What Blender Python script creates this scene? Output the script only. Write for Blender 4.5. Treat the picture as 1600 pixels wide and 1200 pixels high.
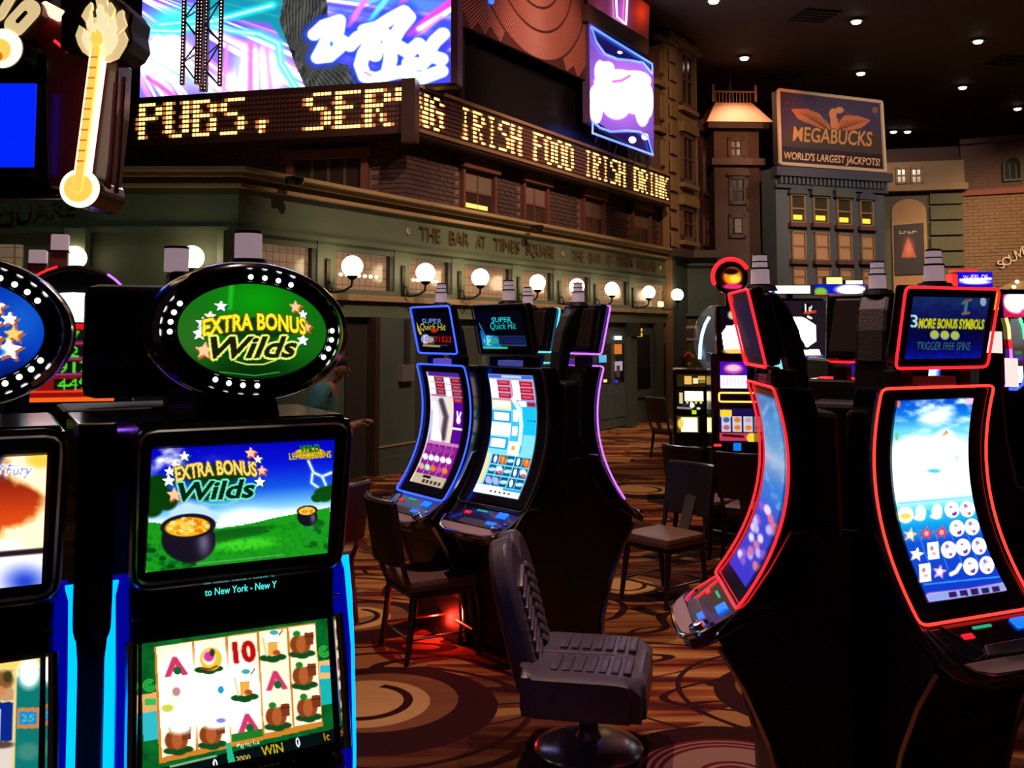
import bpy, bmesh, math, random
import numpy as np
from mathutils import Vector, Matrix
random.seed(4); np.random.seed(4)
PI = math.pi; R = math.radians
for o in list(bpy.data.objects): bpy.data.objects.remove(o, do_unlink=True)
scene = bpy.context.scene
COL = scene.collection

# ------------------------------------------------------------------ camera
H = 1.9; F = 1550.0; CYP = 404.0; TH = math.atan(0.075)
cam = bpy.data.cameras.new('camera'); camo = bpy.data.objects.new('camera', cam); COL.objects.link(camo)
camo.location = (0, 0, H); camo.rotation_euler = (PI/2 + TH, 0, 0)
cam.sensor_width = 36; cam.lens = F/1600*36; cam.shift_y = (CYP-600)/1600
cam.clip_end = 200; scene.camera = camo
# ------------------------------------------------------------------ world, exposure
w = bpy.data.worlds.new('world'); scene.world = w; w.use_nodes = True
w.node_tree.nodes['Background'].inputs[0].default_value = (0.30, 0.16, 0.15, 1)
w.node_tree.nodes['Background'].inputs[1].default_value = 0.03
vs = scene.view_settings
vs.view_transform = 'Standard'; vs.look = 'None'; vs.gamma = 1; vs.exposure = 0; vs.use_curve_mapping = False
CEIL = 8.8
def lamp(kind, loc, power, col, target=None, size=0.1, angle=60, blend=0.6):
    l = bpy.data.lights.new('lamp_light', kind); l.energy = power; l.color = col
    if kind == 'SPOT': l.spot_size = R(angle); l.spot_blend = blend; l.shadow_soft_size = size
    elif kind == 'POINT': l.shadow_soft_size = size
    o = bpy.data.objects.new('lamp_light', l); COL.objects.link(o); o.location = loc
    if target is not None:
        o.rotation_euler = (Vector(target)-Vector(loc)).to_track_quat('-Z', 'Y').to_euler()
    return o

# ------------------------------------------------------------------ photo pixel -> ray
_s, _c = math.sin(TH), math.cos(TH)
def ray(px, py):
    u = (px-800)/F; v = -(py-CYP)/F
    return Vector((u, _c - v*_s, _s + v*_c))
def at(px, py, Y):
    d = ray(px, py); return Vector((0, 0, H)) + d*(Y/d.y)
def ground(px, py, z=0.0):
    d = ray(px, py); return Vector((0, 0, H)) + d*((z-H)/d.z)
def onplane(px, py, p0, n):
    d = ray(px, py); o = Vector((0, 0, H)); t = (Vector(p0)-o).dot(n)/d.dot(n); return o + d*t

# ------------------------------------------------------------------ materials
def s2l(c):
    c = np.asarray(c, float); return np.where(c <= 0.04045, c/12.92, ((np.maximum(c, 0)+0.055)/1.055)**2.4)
MATS = {}
def mat(name, col, rough=0.5, metal=0.0, emit=None, es=0.0, coat=0.0, noise=0.0, nscale=8.0, bump=0.0, spec=0.5, trans=0.0, sample=True, alpha=1.0):
    if name in MATS: return MATS[name]
    m = bpy.data.materials.new(name); m.use_nodes = True; nt = m.node_tree; b = nt.nodes['Principled BSDF']
    b.inputs['Base Color'].default_value = (*col, 1); b.inputs['Roughness'].default_value = rough
    b.inputs['Metallic'].default_value = metal; b.inputs['Coat Weight'].default_value = coat; b.inputs['Coat Roughness'].default_value = 0.08
    b.inputs['Specular IOR Level'].default_value = spec; b.inputs['Transmission Weight'].default_value = trans
    b.inputs['Alpha'].default_value = alpha
    if emit is not None:
        b.inputs['Emission Color'].default_value = (*emit, 1); b.inputs['Emission Strength'].default_value = es
    if noise or bump:
        tc = nt.nodes.new('ShaderNodeTexCoord'); n = nt.nodes.new('ShaderNodeTexNoise')
        n.inputs['Scale'].default_value = nscale; n.inputs['Detail'].default_value = 5
        nt.links.new(tc.outputs['Object'], n.inputs['Vector'])
        if noise:
            mx = nt.nodes.new('ShaderNodeMix'); mx.data_type = 'RGBA'
            mx.inputs['A'].default_value = (*[c*(1-noise) for c in col], 1); mx.inputs['B'].default_value = (*[min(1, c*(1+noise)) for c in col], 1)
            nt.links.new(n.outputs['Fac'], mx.inputs['Factor']); nt.links.new(mx.outputs['Result'], b.inputs['Base Color'])
        if bump:
            bp = nt.nodes.new('ShaderNodeBump'); bp.inputs['Strength'].default_value = bump; bp.inputs['Distance'].default_value = 0.01
            nt.links.new(n.outputs['Fac'], bp.inputs['Height']); nt.links.new(bp.outputs['Normal'], b.inputs['Normal'])
    if not sample: m.cycles.emission_sampling = 'NONE'
    MATS[name] = m; return m
def glow(name, col, s=1.0, sample=True):
    """a thing that gives off light, colour in display values"""
    return mat(name, (0.02, 0.02, 0.02), 0.4, emit=tuple(s2l(col)), es=s, sample=sample)
def attr_mat(name, rough=0.25):
    if name in MATS: return MATS[name]
    m = bpy.data.materials.new(name); m.use_nodes = True; nt = m.node_tree; b = nt.nodes['Principled BSDF']
    b.inputs['Base Color'].default_value = (0.005, 0.005, 0.006, 1); b.inputs['Roughness'].default_value = rough
    a = nt.nodes.new('ShaderNodeAttribute'); a.attribute_name = 'Col'
    nt.links.new(a.outputs['Color'], b.inputs['Emission Color']); b.inputs['Emission Strength'].default_value = 1.0
    m.cycles.emission_sampling = 'NONE'; MATS[name] = m; return m
def print_mat(name, rough=0.6):
    """flat print: colour of the paint from the mesh, no light of its own"""
    if name in MATS: return MATS[name]
    m = bpy.data.materials.new(name); m.use_nodes = True; nt = m.node_tree; b = nt.nodes['Principled BSDF']
    b.inputs['Roughness'].default_value = rough
    a = nt.nodes.new('ShaderNodeAttribute'); a.attribute_name = 'Col'
    nt.links.new(a.outputs['Color'], b.inputs['Base Color']); MATS[name] = m; return m

# ------------------------------------------------------------------ mesh building
class MB:
    def __init__(s): s.v = []; s.f = []
    def add(s, vs, fs, M=None):
        o = len(s.v)
        s.v += [tuple(M @ Vector(p)) if M is not None else tuple(p) for p in vs]
        s.f += [tuple(i+o for i in f) for f in fs]; return s
    def box(s, x0, x1, y0, y1, z0, z1, M=None):
        v = [(x, y, z) for z in (z0, z1) for y in (y0, y1) for x in (x0, x1)]
        return s.add(v, [(0, 2, 3, 1), (4, 5, 7, 6), (0, 1, 5, 4), (2, 6, 7, 3), (0, 4, 6, 2), (1, 3, 7, 5)], M)
    def bbox(s, x0, x1, y0, y1, z0, z1, b=0.01, M=None):
        """box with chamfered edges"""
        bm = bmesh.new(); bmesh.ops.create_cube(bm, size=1)
        for q in bm.verts: q.co = ((x0+x1)/2+q.co.x*(x1-x0), (y0+y1)/2+q.co.y*(y1-y0), (z0+z1)/2+q.co.z*(z1-z0))
        b = min(b, 0.45*min(x1-x0, y1-y0, z1-z0))
        bmesh.ops.bevel(bm, geom=bm.edges[:], offset=b, segments=2, affect='EDGES', profile=0.6)
        bm.verts.index_update(); s.add([q.co[:] for q in bm.verts], [[q.index for q in f.verts] for f in bm.faces], M); bm.free(); return s
    def prism(s, poly, a0, a1, ax='x', M=None):
        """2-D polygon swept from a0 to a1: ax x -> poly is (y,z); y -> (x,z); z -> (x,y)"""
        n = len(poly)
        def P(p, a): return (a, p[0], p[1]) if ax == 'x' else (p[0], a, p[1]) if ax == 'y' else (p[0], p[1], a)
        v = [P(p, a0) for p in poly] + [P(p, a1) for p in poly]
        f = [tuple(range(n))[::-1], tuple(range(n, 2*n))] + [(i, (i+1) % n, n+(i+1) % n, n+i) for i in range(n)]
        return s.add(v, f, M)
    def tube(s, pts, r, seg=8, closed=False, M=None, cap=True):
        pts = [Vector(p) for p in pts]; n = len(pts); rs = r if isinstance(r, (list, tuple)) else [r]*n
        rings = []; up = None
        for i, p in enumerate(pts):
            a = pts[(i-1) % n] if (closed or i) else p; b = pts[(i+1) % n] if (closed or i < n-1) else p
            t = (b-a).normalized()
            if up is None: up = t.orthogonal().normalized()
            up = (up - t*up.dot(t))
            up = up.normalized() if up.length > 1e-6 else t.orthogonal().normalized()
            sd = t.cross(up)
            rings.append([p + (up*math.cos(2*PI*k/seg)+sd*math.sin(2*PI*k/seg))*rs[i] for k in range(seg)])
        v = [q for rg in rings for q in rg]; f = []
        for i in range(n if closed else n-1):
            j = (i+1) % n
            for k in range(seg):
                l = (k+1) % seg; f.append((i*seg+k, i*seg+l, j*seg+l, j*seg+k))
        if not closed and cap: f += [tuple(range(seg))[::-1], tuple((n-1)*seg+k for k in range(seg))]
        return s.add(v, f, M)
    def lathe(s, prof, seg=24, M=None, sx=1.0, sy=1.0):
        """profile of (r, z) turned about z"""
        v = []; f = []; n = len(prof)
        for r, z in prof:
            for k in range(seg): v.append((sx*r*math.cos(2*PI*k/seg), sy*r*math.sin(2*PI*k/seg), z))
        for i in range(n-1):
            for k in range(seg):
                l = (k+1) % seg; f.append((i*seg+k, i*seg+l, (i+1)*seg+l, (i+1)*seg+k))
        f.append(tuple(range(seg))[::-1]); f.append(tuple((n-1)*seg+k for k in range(seg)))
        return s.add(v, f, M)
    def sphere(s, c, r, seg=20, rings=12, sc=(1, 1, 1), M=None):
        pr = [(max(1e-4, math.sin(PI*i/rings)), -math.cos(PI*i/rings)) for i in range(rings+1)]
        T = Matrix.Translation(c) @ Matrix.Diagonal((r*sc[0], r*sc[1], r*sc[2], 1))
        return s.lathe(pr, seg, (M @ T) if M is not None else T)
    def sheet(s, prof, x0, x1, M=None):
        """open strip: profile (y,z) swept along x"""
        n = len(prof); v = [(x0, y, z) for y, z in prof]+[(x1, y, z) for y, z in prof]
        return s.add(v, [(i, i+1, n+i+1, n+i) for i in range(n-1)], M)
    def build(s, name, m, parent=None, smooth=False, bevel=0):
        me = bpy.data.meshes.new(name); me.from_pydata(s.v, [], s.f); me.update()
        bm = bmesh.new(); bm.from_mesh(me); bmesh.ops.recalc_face_normals(bm, faces=bm.faces[:]); bm.to_mesh(me); bm.free()
        if smooth:
            me.polygons.foreach_set('use_smooth', [True]*len(me.polygons))
            try: me.set_sharp_from_angle(angle=R(38))
            except Exception: pass
        me.materials.append(m)
        o = bpy.data.objects.new(name, me); COL.objects.link(o)
        if parent is not None: o.parent = parent
        if bevel:
            md = o.modifiers.new('bevel', 'BEVEL'); md.width = bevel; md.segments = 2; md.limit_method = 'ANGLE'; md.angle_limit = R(40)
        return o
def tag(o, label=None, cat=None, group=None, kind=None):
    if label: o['label'] = label
    if cat: o['category'] = cat
    if group: o['group'] = group
    if kind: o['kind'] = kind
    return o
def thing(name, label, cat, loc=(0, 0, 0), rz=0.0, group=None, kind=None):
    o = bpy.data.objects.new(name, None); COL.objects.link(o); o.location = loc; o.rotation_euler = (0, 0, rz); o.empty_display_size = 0.1
    return tag(o, label, cat, group, kind)
def copy_tree(o, parent=None):
    c = o.copy(); COL.objects.link(c); c.parent = parent
    for ch in list(o.children): copy_tree(ch, c)
    return c
def inst(src, parent, loc=(0, 0, 0), rot=None, scale=None):
    c = src.copy(); COL.objects.link(c); c.parent = parent; c.location = loc
    if rot is not None: c.rotation_euler = rot
    if scale is not None: c.scale = scale
    return c

# ------------------------------------------------------------------ lettering
_TX = {}
def text_tris(body, bold=0.0):
    """triangles of a line of type, cap height 1, centred on the origin"""
    if (body, bold) in _TX: return _TX[(body, bold)]
    cu = bpy.data.curves.new('type', 'FONT'); cu.body = body; cu.align_x = 'CENTER'; cu.resolution_u = 3; cu.offset = bold
    o = bpy.data.objects.new('type', cu); COL.objects.link(o); dg = bpy.context.evaluated_depsgraph_get()
    me = o.evaluated_get(dg).to_mesh(); me.calc_loop_triangles()
    co = np.empty(len(me.vertices)*3); me.vertices.foreach_get('co', co); co = co.reshape(-1, 3)[:, :2]
    tr = np.empty(len(me.loop_triangles)*3, int); me.loop_triangles.foreach_get('vertices', tr); tr = tr.reshape(-1, 3)
    T = co[tr]/0.69 - np.array([0, 0.5]); bpy.data.objects.remove(o, do_unlink=True)
    _TX[(body, bold)] = T; return T
def lettering(name, body, h, m, parent, M, depth=0.01, sx=1.0, shear=0.0, warp=None):
    """raised letters in the local xz plane, facing -y"""
    T = text_tris(body).copy()*h; T[..., 0] = T[..., 0]*sx + T[..., 1]*shear
    n = len(T); b = MB(); v = []; f = []
    for i in range(n):
        p = [(q[0], q[1]) for q in T[i]]
        if warp: p = [warp(*q) for q in p]
        k = len(v); v += [(a, -depth, c) for a, c in p]+[(a, 0, c) for a, c in p]
        f += [(k, k+1, k+2), (k, k+3, k+4, k+1), (k+1, k+4, k+5, k+2), (k+2, k+5, k+3, k)]
    b.add(v, f, M); me = bpy.data.meshes.new(name); me.from_pydata(b.v, [], b.f); me.materials.append(m)
    o = bpy.data.objects.new(name, me); COL.objects.link(o); o.parent = parent; return o

# ------------------------------------------------------------------ painted / lit pictures as fine colour meshes
class Pic:
    """a picture on an nx*ny grid; it is painted in the coordinates measured on the photograph between two edge lines"""
    def __init__(s, left, right, nx, ny):
        s.nx, s.ny = nx, ny
        v = np.linspace(0, 1, ny+1); u = np.linspace(0, 1, nx+1)
        def edge(e):
            e = np.array(e, float); t = np.linspace(0, 1, len(e))
            if len(e) > 3:
                c0 = np.polyfit(t, e[:, 0], 3); c1 = np.polyfit(t, e[:, 1], 3); return np.stack([np.polyval(c0, v), np.polyval(c1, v)], -1)
            if len(e) == 3:
                c0 = np.polyfit(t, e[:, 0], 2); c1 = np.polyfit(t, e[:, 1], 2); return np.stack([np.polyval(c0, v), np.polyval(c1, v)], -1)
            return np.stack([np.interp(v, t, e[:, 0]), np.interp(v, t, e[:, 1])], -1)
        L = edge(left); Rr = edge(right)
        P = L[:, None, :]*(1-u[None, :, None]) + Rr[:, None, :]*u[None, :, None]
        s.X = P[..., 0].ravel(); s.Y = P[..., 1].ravel()
        s.U = np.tile(u, ny+1); s.V = np.repeat(v, nx+1)
        s.C = np.zeros((len(s.X), 3))
    def mix(s, a, col):
        a = np.clip(a, 0, 1)[:, None]; s.C = s.C*(1-a) + np.asarray(col, float)*a; return s
    def fill(s, col): s.C[:] = col; return s
    def vgrad(s, stops, by='V'):
        t = getattr(s, by); xs = [k[0] for k in stops]
        for i in range(3): s.C[:, i] = np.interp(t, xs, [k[1][i] for k in stops])
        return s
    def ell(s, cx, cy, rx, ry, col, soft=0.15, rot=0, a=1.0):
        x = s.X-cx; y = s.Y-cy; c_, s_ = math.cos(rot), math.sin(rot)
        d = np.hypot((x*c_+y*s_)/rx, (-x*s_+y*c_)/ry); return s.mix(a*np.clip((1-d)/max(soft, 1e-3)+0.5, 0, 1), col)
    def halo(s, cx, cy, rx, ry, col, a=1.0, p=2.0):
        d = np.hypot((s.X-cx)/rx, (s.Y-cy)/ry); return s.mix(a*np.exp(-d**p), col)
    def add(s, cx, cy, rx, ry, col):
        d = np.hypot((s.X-cx)/rx, (s.Y-cy)/ry); s.C += np.exp(-d**2)[:, None]*np.asarray(col); return s
    def poly(s, pts, col, a=1.0):
        ins = np.zeros(len(s.X), bool); n = len(pts)
        for i in range(n):
            x0, y0 = pts[i]; x1, y1 = pts[(i+1) % n]
            if y0 == y1: continue
            c = (s.Y > min(y0, y1)) & (s.Y <= max(y0, y1))
            ins ^= c & (s.X < x0+(s.Y-y0)*(x1-x0)/(y1-y0))
        return s.mix(ins*a, col)
    def rect(s, x0, y0, x1, y1, col, a=1.0): return s.poly([(x0, y0), (x1, y0), (x1, y1), (x0, y1)], col, a)
    def line(s, pts, w, col, soft=0.8, a=1.0):
        d = np.full(len(s.X), 1e9)
        for (x0, y0), (x1, y1) in zip(pts[:-1], pts[1:]):
            dx, dy = x1-x0, y1-y0; L = dx*dx+dy*dy+1e-9
            t = np.clip(((s.X-x0)*dx+(s.Y-y0)*dy)/L, 0, 1); d = np.minimum(d, np.hypot(s.X-x0-t*dx, s.Y-y0-t*dy))
        return s.mix(a*np.clip((w/2-d)/soft+0.5, 0, 1), col)
    def star(s, cx, cy, r, col, rot=-PI/2, n=5, inner=0.45):
        return s.poly([(cx+(r if k % 2 == 0 else r*inner)*math.cos(rot+PI*k/n), cy+(r if k % 2 == 0 else r*inner)*math.sin(rot+PI*k/n)) for k in range(2*n)], col)
    def text(s, body, cx, cy, h, col, sx=1.0, rot=0.0, shear=0.0, outline=None, warp=None, bold=0.0):
        T = text_tris(body, bold).copy()*h; T[..., 0] = T[..., 0]*sx + T[..., 1]*shear
        if warp: T[..., 1] += warp(T[..., 0])
        c_, s_ = math.cos(rot), math.sin(rot)
        Q = np.stack([cx + T[..., 0]*c_ + T[..., 1]*s_, cy + T[..., 0]*s_ - T[..., 1]*c_], -1)
        if outline:
            w_, oc = outline
            for k in range(8): s._tris(Q+np.array([w_*math.cos(k*PI/4), w_*math.sin(k*PI/4)]), oc)
        return s._tris(Q, col)
    def _tris(s, Q, col):
        mn = Q.min((0, 1)); mx = Q.max((0, 1))
        idx = np.where((s.X >= mn[0]) & (s.X <= mx[0]) & (s.Y >= mn[1]) & (s.Y <= mx[1]))[0]
        if len(idx) == 0: return s
        x = s.X[idx]; y = s.Y[idx]; ins = np.zeros(len(idx), bool)
        for a, b, c in Q:
            def e(p, q): return (q[0]-p[0])*(y-p[1])-(q[1]-p[1])*(x-p[0])
            d0, d1, d2 = e(a, b), e(b, c), e(c, a)
            ins |= ((d0 >= 0) & (d1 >= 0) & (d2 >= 0)) | ((d0 <= 0) & (d1 <= 0) & (d2 <= 0))
        s.C[idx[ins]] = col; return s
    def build(s, name, surf, m, parent=None, gain=1.0, boost=0.0):
        """surf(u,v)->(x,y,z) arrays, v downwards"""
        x, y, z = surf(s.U, s.V); n = len(s.U); co = np.stack([x+0*s.U, y+0*s.U, z+0*s.U], -1)
        nx, ny = s.nx, s.ny; i = np.arange(nx)[None, :] + (nx+1)*np.arange(ny)[:, None]; i = i.ravel()
        q = np.stack([i, i+nx+1, i+nx+2, i+1], -1)
        me = bpy.data.meshes.new(name); me.vertices.add(n); me.vertices.foreach_set('co', co.ravel())
        me.loops.add(q.size); me.loops.foreach_set('vertex_index', q.ravel().astype(np.int32))
        me.polygons.add(len(q)); me.polygons.foreach_set('loop_start', (np.arange(len(q))*4).astype(np.int32))
        me.update(calc_edges=True); me.validate()
        lin = s2l(np.clip(s.C, 0, 4)); 
        if boost: lin = lin*(1+boost*np.clip(lin.min(1, keepdims=True)*1.5-0.5, 0, 1))
        ca = me.color_attributes.new('Col', 'FLOAT_COLOR', 'POINT')
        ca.data.foreach_set('color', np.concatenate([lin*gain, np.ones((n, 1))], 1).ravel().astype(np.float32))
        me.materials.append(m); o = bpy.data.objects.new(name, me); COL.objects.link(o)
        if parent is not None: o.parent = parent
        return o
def noise2(x, y, seed=0, oct=4):
    """smooth value noise on arrays"""
    rs = np.random.RandomState(seed); out = 0; amp = 1; tot = 0
    for o in range(oct):
        g = rs.rand(64, 64); xi = np.floor(x).astype(int); yi = np.floor(y).astype(int); fx = x-xi; fy = y-yi
        fx = fx*fx*(3-2*fx); fy = fy*fy*(3-2*fy)
        a = g[yi % 64, xi % 64]; b = g[yi % 64, (xi+1) % 64]; c = g[(yi+1) % 64, xi % 64]; d = g[(yi+1) % 64, (xi+1) % 64]
        out = out + amp*((a*(1-fx)+b*fx)*(1-fy)+(c*(1-fx)+d*fx)*fy); tot += amp; amp *= 0.5; x = x*2.03; y = y*2.03
    return out/tot
SCREEN = attr_mat('lit_screen'); PRINT = print_mat('painted_print')
BLACKG = mat('black_gloss', (0.006, 0.006, 0.008), 0.18, coat=0.5)
BLACKM = mat('black_satin', (0.0045, 0.004, 0.0045), 0.5, noise=0.3, nscale=30)
CHROME = mat('chrome', (0.72, 0.70, 0.72), 0.12, 1.0)
CHROMED = mat('dark_chrome', (0.30, 0.28, 0.30), 0.2, 1.0)
# ================================================================== SETTING: floor, ceiling, outer walls
def carpet():
    m = bpy.data.materials.new('carpet'); m.use_nodes = True; nt = m.node_tree; N = nt.nodes; b = N['Principled BSDF']
    b.inputs['Roughness'].default_value = 0.95; b.inputs['Specular IOR Level'].default_value = 0.1
    tc = N.new('ShaderNodeTexCoord'); sep = N.new('ShaderNodeSeparateXYZ'); nt.links.new(tc.outputs['Object'], sep.inputs[0])
    def math_(op, a, b_=None, c_=None):
        n = N.new('ShaderNodeMath'); n.operation = op
        for i, q in enumerate((a, b_, c_)):
            if q is None: continue
            if isinstance(q, (int, float)): n.inputs[i].default_value = q
            else: nt.links.new(q, n.inputs[i])
        return n.outputs[0]
    def noise(scale_xyz, detail=3, sc=1.0, rot=0.0, dist=0.0):
        mp = N.new('ShaderNodeMapping'); mp.inputs['Scale'].default_value = scale_xyz; mp.inputs['Rotation'].default_value = (0, 0, rot)
        nt.links.new(tc.outputs['Object'], mp.inputs[0]); n = N.new('ShaderNodeTexNoise'); n.inputs['Scale'].default_value = sc
        n.inputs['Detail'].default_value = detail; n.inputs['Distortion'].default_value = dist; nt.links.new(mp.outputs[0], n.inputs['Vector']); return n.outputs['Fac']
    def mixc(f, a, b_):
        n = N.new('ShaderNodeMix'); n.data_type = 'RGBA'; nt.links.new(f, n.inputs['Factor'])
        for k, q in (('A', a), ('B', b_)):
            if isinstance(q, tuple): n.inputs[k].default_value = (*q, 1)
            else: nt.links.new(q, n.inputs[k])
        return n.outputs['Result']
    def ramp(f, stops, const=False):
        r = N.new('ShaderNodeValToRGB'); nt.links.new(f, r.inputs[0])
        if const: r.color_ramp.interpolation = 'CONSTANT'
        while len(r.color_ramp.elements) < len(stops): r.color_ramp.elements.new(0.5)
        for e, (p, c) in zip(r.color_ramp.elements, stops): e.position = p; e.color = (*c, 1)
        return r.outputs[0]
    DK = (0.030, 0.005, 0.007); TAN = (0.46, 0.235, 0.085); ORG = (0.30, 0.080, 0.022); RED = (0.10, 0.012, 0.010)
    # wood-like streaks
    st = noise((0.55, 6.5, 1), 4, 1.0, R(-8), 0.4)
    col = ramp(st, [(0.30, DK), (0.40, RED), (0.50, ORG), (0.60, TAN), (0.72, ORG)])
    # big tan and wine fields
    fld = noise((0.55, 1.0, 1), 1, 0.8, R(25), 0.6)
    col = mixc(math_('MULTIPLY', math_('GREATER_THAN', fld, 0.56), 0.75), col, DK)
    fld2 = noise((0.8, 1.5, 1), 1, 0.9, R(-30), 0.8)
    lighter = mixc(math_('MULTIPLY', st, 0.9), TAN, (0.20, 0.085, 0.03))
    col = mixc(math_('MULTIPLY', math_('GREATER_THAN', fld2, 0.60), 0.85), col, lighter)
    # flowing dark outlines
    for (rt, sc) in ((R(20), 0.9), (R(-15), 0.7)):
        ln = noise((0.7, 1.6, 1), 0, sc, rt, 0.3)
        k = math_('LESS_THAN', math_('ABSOLUTE', math_('SUBTRACT', math_('FRACT', math_('MULTIPLY', ln, 6.0)), 0.5)), 0.045)
        col = mixc(k, col, DK)
    def dist(c, sx=1.0):
        dx = math_('SUBTRACT', sep.outputs[0], c[0]); dy = math_('SUBTRACT', sep.outputs[1], c[1])
        if sx != 1.0: dx = math_('MULTIPLY', dx, sx)
        return math_('SQRT', math_('ADD', math_('MULTIPLY', dx, dx), math_('MULTIPLY', dy, dy))), dx, dy
    def disc(col, c, r, new, sx=1.0):
        d, _, _ = dist(c, sx); return mixc(math_('LESS_THAN', d, r), col, new)
    def ring(col, c, r, wd, new, half=None):
        d, dx, dy = dist(c); k = math_('LESS_THAN', math_('ABSOLUTE', math_('SUBTRACT', d, r)), wd)
        if half is not None:
            a = math_('ADD', math_('MULTIPLY', dx, math.cos(half)), math_('MULTIPLY', dy, math.sin(half))); k = math_('MULTIPLY', k, math_('GREATER_THAN', a, -0.3*r))
        return mixc(k, col, new)
    tan2 = mixc(st, (0.62, 0.36, 0.15), (0.42, 0.22, 0.085))
    medallions = [(ground(590, 1098), 1.0), (ground(560, 965), 0.8), (ground(1150, 1215), 0.9), (ground(985, 915), 0.7), (ground(1010, 765), 1.1), (ground(1250, 1080), 0.8), (ground(700, 845), 0.8), (ground(330, 1000), 0.9)]
    for i, (c, k) in enumerate(medallions):
        if i == 2:
            col = disc(col, c, 0.62*k, DK); col = disc(col, (c.x-0.02, c.y-0.02), 0.46*k, (0.30, 0.16, 0.13))  # pinkish tone paints the pink light on this medallion
            for rr in (0.05, 0.12, 0.17, 0.40, 0.36, 0.44): col = ring(col, c, rr*k, 0.012*k, (0.13, 0.01, 0.015))
            continue
        col = ring(col, c, 0.80*k, 0.018*k, DK); col = disc(col, (c.x+0.02, c.y-0.05), 0.60*k, DK)
        col = disc(col, (c.x, c.y+0.03), 0.42*k, mixc(st, (0.30, 0.13, 0.05), (0.10, 0.02, 0.015)))
        col = disc(col, (c.x-0.06*k, c.y), 0.33*k, tan2)
        col = ring(col, (c.x-0.08*k, c.y+0.02), 0.235*k, 0.024*k, DK, half=-0.6); col = ring(col, (c.x, c.y+0.03), 0.425*k, 0.012*k, DK)
    fine = noise((220, 220, 1), 2)
    nf = N.new('ShaderNodeMix'); nf.data_type = 'RGBA'; nf.blend_type = 'MULTIPLY'; nf.inputs['Factor'].default_value = 0.5
    nt.links.new(col, nf.inputs['A']); nt.links.new(ramp(fine, [(0.3, (0.55, 0.55, 0.55)), (0.7, (1, 1, 1))]), nf.inputs['B'])
    nt.links.new(nf.outputs['Result'], b.inputs['Base Color'])
    bp = N.new('ShaderNodeBump'); bp.inputs['Strength'].default_value = 0.35; bp.inputs['Distance'].default_value = 0.004
    nt.links.new(fine, bp.inputs['Height']); nt.links.new(bp.outputs[0], b.inputs['Normal']); return m
tag(MB().box(-14, 18, -3, 40, -0.1, 0).build('floor', carpet()), 'swirling tan, orange and dark red patterned carpet', kind='structure')
CEILM = mat('dark_ceiling', (0.060, 0.040, 0.034), 0.75, noise=0.25, nscale=1.5, bump=0.1)
ceiling = tag(MB().box(-14, 18, -3, 40, CEIL, CEIL+0.2).build('ceiling', CEILM), 'dark brown painted ceiling with small downlights', kind='structure')
WALLD = mat('dark_wall', (0.018, 0.013, 0.014), 0.8, noise=0.3, nscale=2)
tag(MB().box(-14, 18, 39.8, 40, 0, CEIL).build('wall_back', WALLD), 'dark back wall behind the building fronts', kind='structure')
tag(MB().box(17.8, 18, -3, 40, 0, CEIL).build('wall_right', WALLD), 'dark wall at the right', kind='structure')
tag(MB().box(-14, -13.8, -3, 40, 0, CEIL).build('wall_left', WALLD), 'dark wall at the left', kind='structure')

# ceiling downlights that show, and square ceiling grilles
DLRIM = mat('downlight_rim', (0.05, 0.045, 0.04), 0.5)
DLGLOW = mat('downlight_glow', (0.8, 0.8, 0.8), 0.4, emit=(1.0, 0.86, 0.66), es=7.0)
proto = thing('downlight', '', 'light')
MB().lathe([(0.0, 0), (0.13, 0), (0.17, -0.015), (0.17, -0.045), (0.125, -0.05), (0.12, -0.02), (0.0, -0.02)], 20).build('rim', DLRIM, proto, smooth=True)
MB().lathe([(0.0, -0.021), (0.11, -0.021), (0.09, -0.085), (0.0, -0.11)], 16).build('bulb', DLGLOW, proto, smooth=True)
dls = [((1115, 2), 'white ceiling downlight cut by the top edge, above the yellow corner building'), ((1163, 91), 'white ceiling downlight above the orange-lit tower roof'),
       ((1338, 34), 'highest bright ceiling downlight near the top, left of the square grille pair'), ((1345, 115), 'white ceiling downlight straight above the eagle billboard'),
       ((1528, 65), 'white ceiling downlight high at the right, above the ceiling grille'), ((1504, 137), 'white ceiling downlight below the right ceiling grille'),
       ((1590, 170), 'white ceiling downlight at the right picture edge'), ((1396, 206), 'left of two close small downlights beside the eagle billboard'),
       ((1418, 206), 'right of two close small downlights beside the eagle billboard')]
for i, (p, lb) in enumerate(dls):
    o = proto if i == 0 else copy_tree(proto); q = ground(*p, z=CEIL-0.05); o.location = (q.x, q.y, CEIL); tag(o, lb, 'light', 'ceiling downlights')
    lamp('SPOT', (q.x, q.y, CEIL-0.16), 260, (1, 0.72, 0.45), (q.x, q.y, 0), 0.08, 95, 0.8)
for i, (p, lb) in enumerate([((1272, 24), 'square dark ceiling grille near the top edge'), ((1575, 94), 'square dark ceiling grille at the right'), ((1228, 118), 'dark ceiling grille beside the tower roof spire')]):
    q = ground(*p, z=CEIL); g = thing('ceiling_grille', lb, 'vent', (q.x, q.y, CEIL), R(12), 'ceiling grilles')
    MB().box(-.42, .42, -.42, .42, -0.02, 0).build('backing', WALLD, g)
    for k in range(5): MB().box(-.42, .42, -.4+.18*k, -.36+.18*k, -0.05, -0.02).build('slat', DLRIM, g)

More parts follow.
